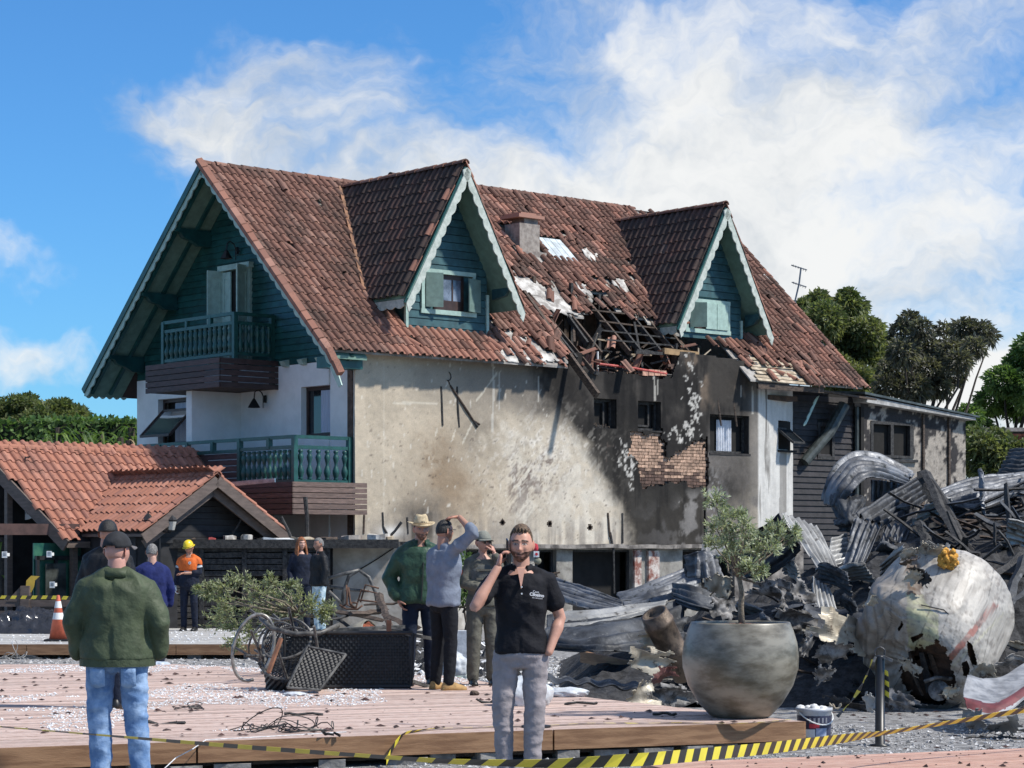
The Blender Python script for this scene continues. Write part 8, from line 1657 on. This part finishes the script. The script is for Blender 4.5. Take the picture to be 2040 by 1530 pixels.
def collar(root, m, z0=1.43, z1=1.50, r0=.082, r1=.070, lean=(0, 0), op=.5, out=.02, y0=.01):
    """turned collar, open at the front by op radians each side"""
    b = MB(); n = 24; vs = []
    for rr, zz in ((r0, z0), (r1, z1), (r1 + .008, z1 + .004), (r1 + out, z0 + .022)):
        for i in range(n + 1): a = op + (2 * math.pi - 2 * op) * i / n; f = .5 - .5 * math.cos(a); vs.append(V(lean[0] + math.sin(a) * rr, lean[1] + y0 - math.cos(a) * rr * .95, zz + (-.030 if zz < z1 else -.012) * (1 - f)))
    b.add(vs, [(j * (n + 1) + i, j * (n + 1) + i + 1, (j + 1) * (n + 1) + i + 1, (j + 1) * (n + 1) + i) for j in range(3) for i in range(n)]); o = b.build('collar', m, root, True); md = o.modifiers.new('s', 'SOLIDIFY'); md.thickness = .004; return o
def band(root, name, m, c, r, h, ax=(0, 0, 1), ry=None, n=24):
    ax = V(*ax).normalized(); q = V(0, 0, 1).rotation_difference(ax).to_matrix().to_4x4(); b = MB(); b.lathe([(1, -h / 2), (1, h / 2)], n, M=Matrix.Translation(c) @ q @ Matrix.Diagonal((r, ry or r, 1, 1)), caps=False); return b.build(name, m, root, True)
SK1 = (.50, .27, .195); SK2 = (.40, .215, .15); SK3 = (.50, .29, .22)
m_phone = mat('black phone', (.01, .01, .012), .2, .2, 5)
m_navyj = fabric('dark navy jeans', (.012, .018, .035)); m_blackj = fabric('black jeans', (.010, .011, .014)); m_blue = fabric('light blue denim', (.11, .20, .37), var=.3, scale=6., c2=(.30, .42, .60)); m_washed = fabric('washed pale denim', (.22, .34, .42), scale=14., c2=(.55, .66, .70))
m_olive = fabric('olive green jacket cloth', (.060, .076, .042), .6, .15); m_green_j = fabric('bottle green jacket cloth', (.030, .066, .042), .45, .2); m_greyblue = fabric('grey blue jersey', (.175, .20, .25), .9, .12); m_polo = fabric('black pique', (.0085, .0088, .012), .8, .2); m_chino = fabric('warm grey chino', (.29, .26, .265), .85, .12)
m_khaki = fabric('grey olive uniform cloth', (.115, .112, .092), .85, .15); m_vest = fabric('grey ballistic vest', (.10, .105, .10), .8, .2); m_bshoe = mat('black leather', (.010, .010, .010), .45, .3, 12); m_tan = mat('tan suede boot', (.36, .22, .085), .8, .2, 12, .2); m_bjack = fabric('black softshell', (.010, .011, .013), .6, .3); m_bluesw = fabric('royal blue knit', (.015, .022, .095), .9, .2); m_or = fabric('orange safety cloth', (.62, .13, .025), .7, .15); m_navyu = fabric('navy uniform cloth', (.010, .014, .028), .8, .3); m_silver = mat('reflective grey tape', (.42, .43, .45), .4, .1, 9)
m_hbrown = mat('short brown hair', (.055, .033, .018), .6, scale=60, c2=(.16, .10, .055), obj=True, bump=.5, bscale=150); m_hblack = mat('black hair', (.010, .009, .008), .55, .5, 60, .4, 150, obj=True); m_hgrey = mat('grey hair', (.10, .095, .09), .7, scale=60, c2=(.25, .24, .23), obj=True, bump=.5, bscale=150); m_hred = mat('auburn hair', (.16, .05, .015), .5, scale=40, c2=(.36, .13, .04), obj=True, bump=.5, bscale=120)

# --- man in a black polo shirt, phone at his ear, before the deck
R1 = [(-.205, .0, 1.415), (-.335, -.19, 1.215), (-.155, -.10, 1.475)]; L1 = [(.205, .0, 1.415), (.285, .04, 1.14), (.185, -.07, .90)]
root, Hm, tp = person('bearded man in black polo shirt and grey trousers holding a phone to his ear', (at(1038, 0, 15.75).x, 15.75, 0), .0, 1.85, SK1, m_polo, m_chino, m_bshoe, [R1, L1], head=dict(beard=.95, hair=(.04, .022, .012), bcol=(.022, .012, .008), yaw=-.10, pitch=.05, roll=.03, wide=1.06), vox=.0095, build=1.0,
    hands=[((-.155, -.10, 1.475), dict(d=(.22, .22, .95), n=(1, .1, -.2), curl=.5, side=1, thumb=.5))], sleeve=(.60, .62), top_hem=.90, top_infl=.012, legs=[[(-.095, 0, .92), (-.125, -.005, .50), (-.105, .03, .09)], [(.095, 0, .92), (.09, -.02, .50), (.075, .0, .09)]], foot_dir=(-.25, .2), folds=(.009, 7., 5.), leg_fold=(.009, 7., 12.), sleeve_w=1.06, leg_infl=.009)
short_hair(root, Hm, m_hbrown, .70, .008, -.1, 3, .022)
phone(root, Hm @ V(-.090, -.030, -.035), (.0, -.22, 1), (1, .12, 0))
collar(root, m_polo, 1.43, 1.492, .080, .067, op=.55, out=.012)
b = MB(); b.prism([(-.026, -.104, 1.47), (.026, -.104, 1.47), (.0, -.160, 1.33)], (0, .02, .006)); b.build('neck_opening', mat('chest skin', SK1, .5, .08, 20), root)
b = MB(); [b.lathe([(.006, 0), (.006, .004)], 10, M=Matrix.Translation((.004, -.172, z)) @ Matrix.Rotation(R(90), 4, 'X')) for z in (1.30,)]; b.build('button', m_white, root); b = MB(); b.lathe([(.006, 0), (.006, .004)], 10, M=Matrix.Translation((.004, -.170, 1.345)) @ Matrix.Rotation(R(90), 4, 'X')); b.build('button', m_white, root)
mw = mat('white embroidery', (.65, .65, .66), .8, .05, 5)
o = text('Casa', .022, (.098, -.160, 1.305), root, mw, (R(88), R(8), R(14)), 'embroidered_logo'); o = text('Cilosino', .030, (.104, -.162, 1.282), root, mw, (R(88), R(8), R(14)), 'embroidered_logo', .001); text('SEU ARMAZEM', .011, (.108, -.163, 1.266), root, mw, (R(88), R(8), R(14)), 'embroidered_logo')

# --- big man seen from behind, olive jacket and cap
RB = [(-.215, .0, 1.40), (-.315, .03, 1.14), (-.27, -.06, .93)]; LB = [(.215, .0, 1.40), (.315, .03, 1.14), (.27, -.06, .93)]
root, Hm, tp = person('broad man seen from behind in olive jacket, blue jeans and dark cap', (at(233, 0, 15.6).x, 15.6, 0), R(180), 1.80, (.52, .27, .21), m_olive, m_blue, m_bshoe, [RB, LB], head=dict(hair=(.2, .19, .18), yaw=-.45, size=1.02), vox=.011, build=1.20, belly=.06, sleeve=(1.98, 1.98), top_hem=.89, top_infl=.034, folds=(.016, 5., 3.2), leg_fold=(.010, 6., 10.), sleeve_w=1.02, leg_infl=.02, legs=[[(-.11, 0, .92), (-.13, 0, .50), (-.175, .02, .09)], [(.11, 0, .92), (.12, 0, .50), (.10, .02, .09)]])
cap(root, Hm, mat('faded dark cap', (.018, .019, .022), .9, .3, 9, .2, obj=True), mat('grey cap peak', (.12, .11, .11), .8, .1, 9), .12, 0, True, .018)
collar(root, m_olive, 1.43, 1.505, .10, .086, op=.6, out=.018)
band(root, 'jacket_hem', m_olive, (0, -.03, .865), .262, .05, ry=.222)
for s in (-1, 1):
    b = MB(); P_ = np.zeros((5, 5, 3))
    for i in range(5):
        for j in range(5): x = (.055 + .1 * i / 4) * s; P_[i, j] = (x, .158 + .004 - .25 * (abs(x) - .09) ** 2 * 4 - .02 * (j / 4), .83 - .12 * j / 4 - (.015 * (1 - abs(i - 2) / 2) if j == 4 else 0))
    b.grid(P_ if s == 1 else P_[::-1]); o = b.build('back_pocket', m_blue, root, True); md = o.modifiers.new('s', 'SOLIDIFY'); md.thickness = .003

# --- man behind him: black jacket, dark cap
AR = [[(-.205, 0, 1.405), (-.27, .02, 1.14), (-.25, -.05, .90)], [(.205, 0, 1.405), (.27, .02, 1.14), (.25, -.05, .90)]]
root, Hm, tp = person('man in black jacket and black cap, half hidden behind the olive jacket', (at(214, 0, 20.0).x, 20.0, .24), R(165), 1.70, SK2, m_bjack, m_navyj, m_bshoe, AR, head=dict(yaw=.2), vox=.014, build=1.15, sleeve=(1.95, 1.95), top_infl=.026)
cap(root, Hm, m_hblack, None, .1)
# --- man in blue sweater
root, Hm, tp = person('grey haired man in royal blue sweater turned away beside the olive jacket', (at(303, 0, 32.0).x, 32.0, gz0(32)), R(200), 1.86, SK3, m_bluesw, m_navyj, m_bshoe, AR, head=dict(yaw=-.5, pitch=.25), vox=.016, build=1.08, sleeve=(1.95, 1.95), top_infl=.022)
short_hair(root, Hm, m_hgrey, .6, .008, -.3, 5)
# --- firefighter
RF = [(-.2, 0, 1.405), (-.26, .03, 1.14), (-.27, -.03, .90)]; LF = [(.2, 0, 1.405), (.23, -.02, 1.15), (-.02, -.22, 1.13)]
root, Hm, tp = person('rescue worker in orange and navy jacket with yellow helmet', (at(377, 0, 41.0).x, 41.0, .12), R(-12), 1.66, SK2, m_navyu, m_navyu, m_bshoe, [RF, LF], head=dict(pitch=.35, yaw=-.3, hair=(.02, .02, .02)), vox=.016, build=1.08, sleeve=(1.95, 1.45), top_infl=.024, hands=[((-.02, -.22, 1.13), dict(d=(-1, -.1, -.1), n=(0, -.2, -1), curl=.2, side=1)), ((-.27, -.03, .90), dict(d=(0, 0, -1), n=(1, 0, 0), curl=.35, side=1, s=1.1))])
b = MB(); loft(b, [((0, 0, z), rx * 1.08 + .036, ry * 1.05 + .040) for z, rx, ry in ((1.17, .150, .118), (1.22, .158, .12), (1.30, .165, .124), (1.38, .150, .108), (1.43, .11, .085))], 24); [chain(b, [(s_ * .06, .015, 1.445), (s_ * .175, .0, 1.37), (s_ * .195, .0, 1.31)], [.07, .079, .078], 14) for s_ in (-1, 1)]; o = voxel(b, 'orange_yoke', m_or, root, .016, 3)
band(root, 'reflective_band', m_silver, (0, 0, 1.185), .198, .05, ry=.155)
for a in ((-.209, .015, 1.25), (.196, -.01, 1.25)): band(root, 'reflective_band', m_silver, a, .076, .04, ax=(-a[0] * 1.3, 0, 1))
b = MB(); n = 28; vs = []; fs = []
prof = [(.145, .015), (.118, .02), (.112, .05), (.10, .09), (.075, .125), (.04, .142), (.005, .146)]
b.lathe(prof, 28, M=Hm @ Matrix.Translation((0, -.005, .018)) @ Matrix.Diagonal((.82, 1, 1, 1))); hm_ = b.build('helmet', mat('yellow helmet', (.80, .58, .02), .3, .05, 4), root, True); b = MB(); b.lathe([(.120, .022), (.122, .034)], 28, M=Hm @ Matrix.Translation((0, -.005, .018)) @ Matrix.Diagonal((.82, 1, 1, 1)), caps=False); b.build('helmet_band', m_ink, hm_)
b = MB(); b.tube([Hm @ V(-.073, .0, .02), Hm @ V(-.06, -.05, -.09), Hm @ V(0, -.07, -.118), Hm @ V(.06, -.05, -.09), Hm @ V(.073, .0, .02)], .006, 6); b.build('chin_strap', m_ink, hm_)
b = MB(); b.lathe([(.03, 0), (.03, .004)], 14, M=Matrix.Translation((.07, -.162, 1.33)) @ Matrix.Rotation(R(90), 4, 'X')); b.build('chest_badge', m_white, root); b = MB(); b.prism([(.06, -.168, 1.32), (.08, -.168, 1.32), (.07, -.168, 1.345)], (0, -.001, 0)); b.build('badge_mark', m_ink, root)
gl_ = MB(); hand(gl_, (-.27, -.03, .905), (0, 0, -1), (1, 0, 0), .35, 1, 1.25); gl_.build('glove', m_white, root, True)
# --- red haired woman and the man next to her
root, Hm, tp = person('woman with long auburn hair in dark top by the screen', (at(600, 0, 40.6).x, 40.6, .12), R(15), 1.74, SK3, m_navyu, m_navyj, m_bshoe, [[(-.17, 0, 1.40), (-.23, .02, 1.14), (-.2, -.08, .92)], [(.17, 0, 1.40), (.23, .02, 1.14), (.2, -.08, .92)]], head=dict(hair=(.2, .07, .02), yaw=.15), vox=.016, build=.98, female=True, sleeve=(1.95, 1.95), top_infl=.016)
hair_shell(lambda dx, dy, z: (z > .55 or dy > .05 or (abs(dx) > .62 and dy > -.6)), lambda dx, dy, z: .016, m_hred, root, Hm, 2)
b = MB()
for k in range(26):
    a = -2.25 + 4.5 * k / 25; x, y = math.sin(a) * .088, .01 + math.cos(a) * .085; L = .34 + .06 * math.sin(k * 2.3); b.tube([Hm @ V(x * .9, y, .03), Hm @ V(x * 1.12, y * 1.05, -.1), Hm @ V(x * 1.3, y * 1.0 - .02, -.22), Hm @ V(x * 1.25, y - .03, -.06 - L)], [.016, .02, .019, .007], 6)
b.build('long_hair', m_hred, root, True)
root, Hm, tp = person('man in black jacket and pale washed jeans facing the auburn haired woman', (at(636, 0, 39.8).x, 39.8, .12), R(-62), 1.73, SK2, m_bjack, m_washed, m_bshoe, AR, head=dict(pitch=.1, hair=(.08, .07, .06), beard=.3), vox=.016, build=1.08, sleeve=(1.95, 1.95), top_infl=.024)
short_hair(root, Hm, m_hgrey, .6, .008, -.3, 8)
collar(root, m_bjack, 1.43, 1.50, .09, .075, op=.5, out=.012)
# --- man with straw hat
RH = [(-.2, 0, 1.405), (-.335, .05, 1.13), (-.235, -.06, .90)]; LH = [(.2, 0, 1.405), (.27, .03, 1.14), (.22, -.08, .90)]
root, Hm, tp = person('bearded man in straw hat and bottle green jacket, hand in pocket', (at(836, 0, 23.3).x, 23.3, .24), R(8), 1.77, SK2, m_green_j, m_navyj, m_bshoe, [RH, LH], head=dict(beard=.85, hair=(.02, .015, .012), yaw=.12, pitch=.05, off=(.015, -.02, 0)), vox=.012, build=1.14, sleeve=(1.9, 1.95), top_hem=.85, top_infl=.036, folds=(.015, 5., 4.), sleeve_w=1.0, hands=[((-.235, -.06, .90), dict(d=(.4, -.1, -.9), n=(1, 0, .3), curl=.3, side=1))])
short_hair(root, Hm, m_hblack, .5, .008, -.2, 9)
b = MB(); n = 36; vs = []; prof = [(.165, .012, 0), (.13, -.004, 0), (.098, .0, 0), (.092, .03, 0), (.078, .085, 0), (.055, .105, 0), (.02, .098, 0), (.003, .096, 0)]
for r_, z, _ in prof:
    for k in range(n): a = 2 * math.pi * k / n; vs.append(Hm @ (V(0, .012, .045) + V(math.sin(a) * r_ * .86, -math.cos(a) * r_ * 1.0, z + (.022 * math.sin(a) ** 2 if r_ > .12 else 0) - (.012 * math.cos(a) if r_ > .12 else 0) + (.012 * abs(math.sin(a)) if z > .09 else 0))))
b.add(vs, [(i * n + k, i * n + (k + 1) % n, (i + 1) * n + (k + 1) % n, (i + 1) * n + k) for i in range(len(prof) - 1) for k in range(n)]); o = b.build('straw_hat', mat('woven straw', (.50, .40, .25), .85, .2, 30, .5, 200, obj=True), root, True); md = o.modifiers.new('s', 'SOLIDIFY'); md.thickness = .004
band(root, 'hat_band', mat('pale hat band', (.36, .27, .16), .8, .1, 9), Hm @ V(0, .012, .058), .084, .022, ry=.097)
collar(root, m_green_j, 1.43, 1.515, .10, .082, op=.45, out=.028, lean=(.01, -.005))
b = MB(); b.prism([(-.03, -.12, 1.44), (.055, -.12, 1.44), (.02, -.172, 1.28)], (0, .012, .003)); b.build('black_shirt', m_polo, root)
b = MB(); b.tube([(.02, -.185, 1.28), (.012, -.19, 1.1), (.0, -.18, .88)], .006, 5); b.build('zip', m_ink, root)
# --- man in grey blue sweater, hand on his head, seen from behind at three quarters
RG = [(.205, 0, 1.405), (.25, -.03, 1.15), (.22, -.09, .92)]; LG = [(-.205, .0, 1.46), (-.40, -.10, 1.62), (-.13, -.10, 1.772)]
root, Hm, tp = person('man in grey blue sweater with one hand on his head, tan boots', (at(884, 0, 22.5).x, 22.5, .24), R(128), 1.74, SK2, m_greyblue, m_blackj, m_tan, [LG, RG], head=dict(hair=(.015, .012, .01), yaw=-.0, pitch=-.05, beard=.5), vox=.012, build=1.08, sleeve=(1.28, 1.9), top_hem=.86, top_infl=.020, folds=(.012, 6., 5.), foot_dir=(-.3, .3), hands=[((-.13, -.10, 1.772), dict(d=(.9, .5, -.02), n=(.1, .1, -1), curl=.3, side=1, thumb=.2))])
short_hair(root, Hm, m_hblack, .55, .007, -.15, 12)
b = MB(); b.tube([Hm @ V(-.078, .02, .012), Hm @ V(-.076, -.06, .016), Hm @ V(-.05, -.105, .014)], .004, 5); b.build('glasses_arm', m_ink, root)
# --- officer
RO = [(-.17, 0, 1.40), (-.24, -.05, 1.16), (.02, -.21, 1.10)]; LO = [(.17, 0, 1.40), (.25, -.10, 1.18), (.105, -.165, 1.50)]
root, Hm, tp = person('woman officer in grey olive uniform, cap and sunglasses, phoning', (at(962, 0, 23.3).x, 23.3, .24), R(10), 1.62, SK3, m_khaki, m_khaki, m_bshoe, [RO, LO], head=dict(hair=(.03, .02, .015), yaw=.35, pitch=.05), vox=.012, build=1.06, female=True, sleeve=(1.9, 1.9), top_hem=.90, top_infl=.022, leg_infl=.024, hands=[((.105, -.165, 1.50), dict(d=(-.2, .45, .85), n=(-.7, .5, 0), curl=.6, side=1)), ((.02, -.21, 1.10), dict(d=(1, 0, .1), n=(0, 1, 0), curl=.5, side=1))])
short_hair(root, Hm, m_hblack, .5, .010, -.4, 14)
cap(root, Hm, mat('olive grey cap', (.20, .205, .175), .9, .1, 9, .2), None, .14)
phone(root, Hm @ V(.088, -.03, -.04), (.0, -.2, 1), (-1, .1, 0))
b = MB(); loft(b, [((0, 0, z), rx + .034, ry + .036) for z, rx, ry in ((1.03, .135, .115), (1.16, .140, .118), (1.30, .15, .122), (1.37, .128, .106))], 24); vo = b.build('ballistic_vest', m_vest, root, True)
for z in (1.1, 1.2, 1.3): b = MB(); b.box((-.1, -.168, z), (.1, -.160, z + .022)); b.build('webbing', m_khaki, vo)
for s in (-1, 1):
    b = MB(); P_ = np.zeros((7, 4, 3))
    for i in range(7):
        for j in range(4): a = (i / 6 - .5) * 1.0; P_[i, j] = Hm @ V(s * .033 + math.sin(a) * .026, -.100 - .008 * math.cos(a) + .35 * abs(s * .033 + math.sin(a) * .026) ** 1.6 * .9, .028 - .034 * j / 3)
    b.grid(P_); o = b.build('sunglasses_lens', m_phone, root, True); md = o.modifiers.new('s', 'SOLIDIFY'); md.thickness = .003
b = MB(); b.tube([Hm @ V(-.076, .01, .02), Hm @ V(-.062, -.075, .024), Hm @ V(0, -.112, .02), Hm @ V(.062, -.075, .024), Hm @ V(.076, .01, .02)], .004, 5); b.build('sunglasses_frame', m_ink, root)
b = MB(); b.box((-.256, -.06, 1.24), (-.246, .01, 1.31)); b.build('sleeve_patch', mat('red sleeve patch', (.30, .05, .03), .8, .4, 30), root); b = MB(); b.prism([(-.257, -.04, 1.26), (-.257, -.01, 1.26), (-.257, -.025, 1.29)], (-.002, 0, 0)); b.build('patch_mark', mat('yellow thread', (.6, .4, .06), .8, .1, 5), root)
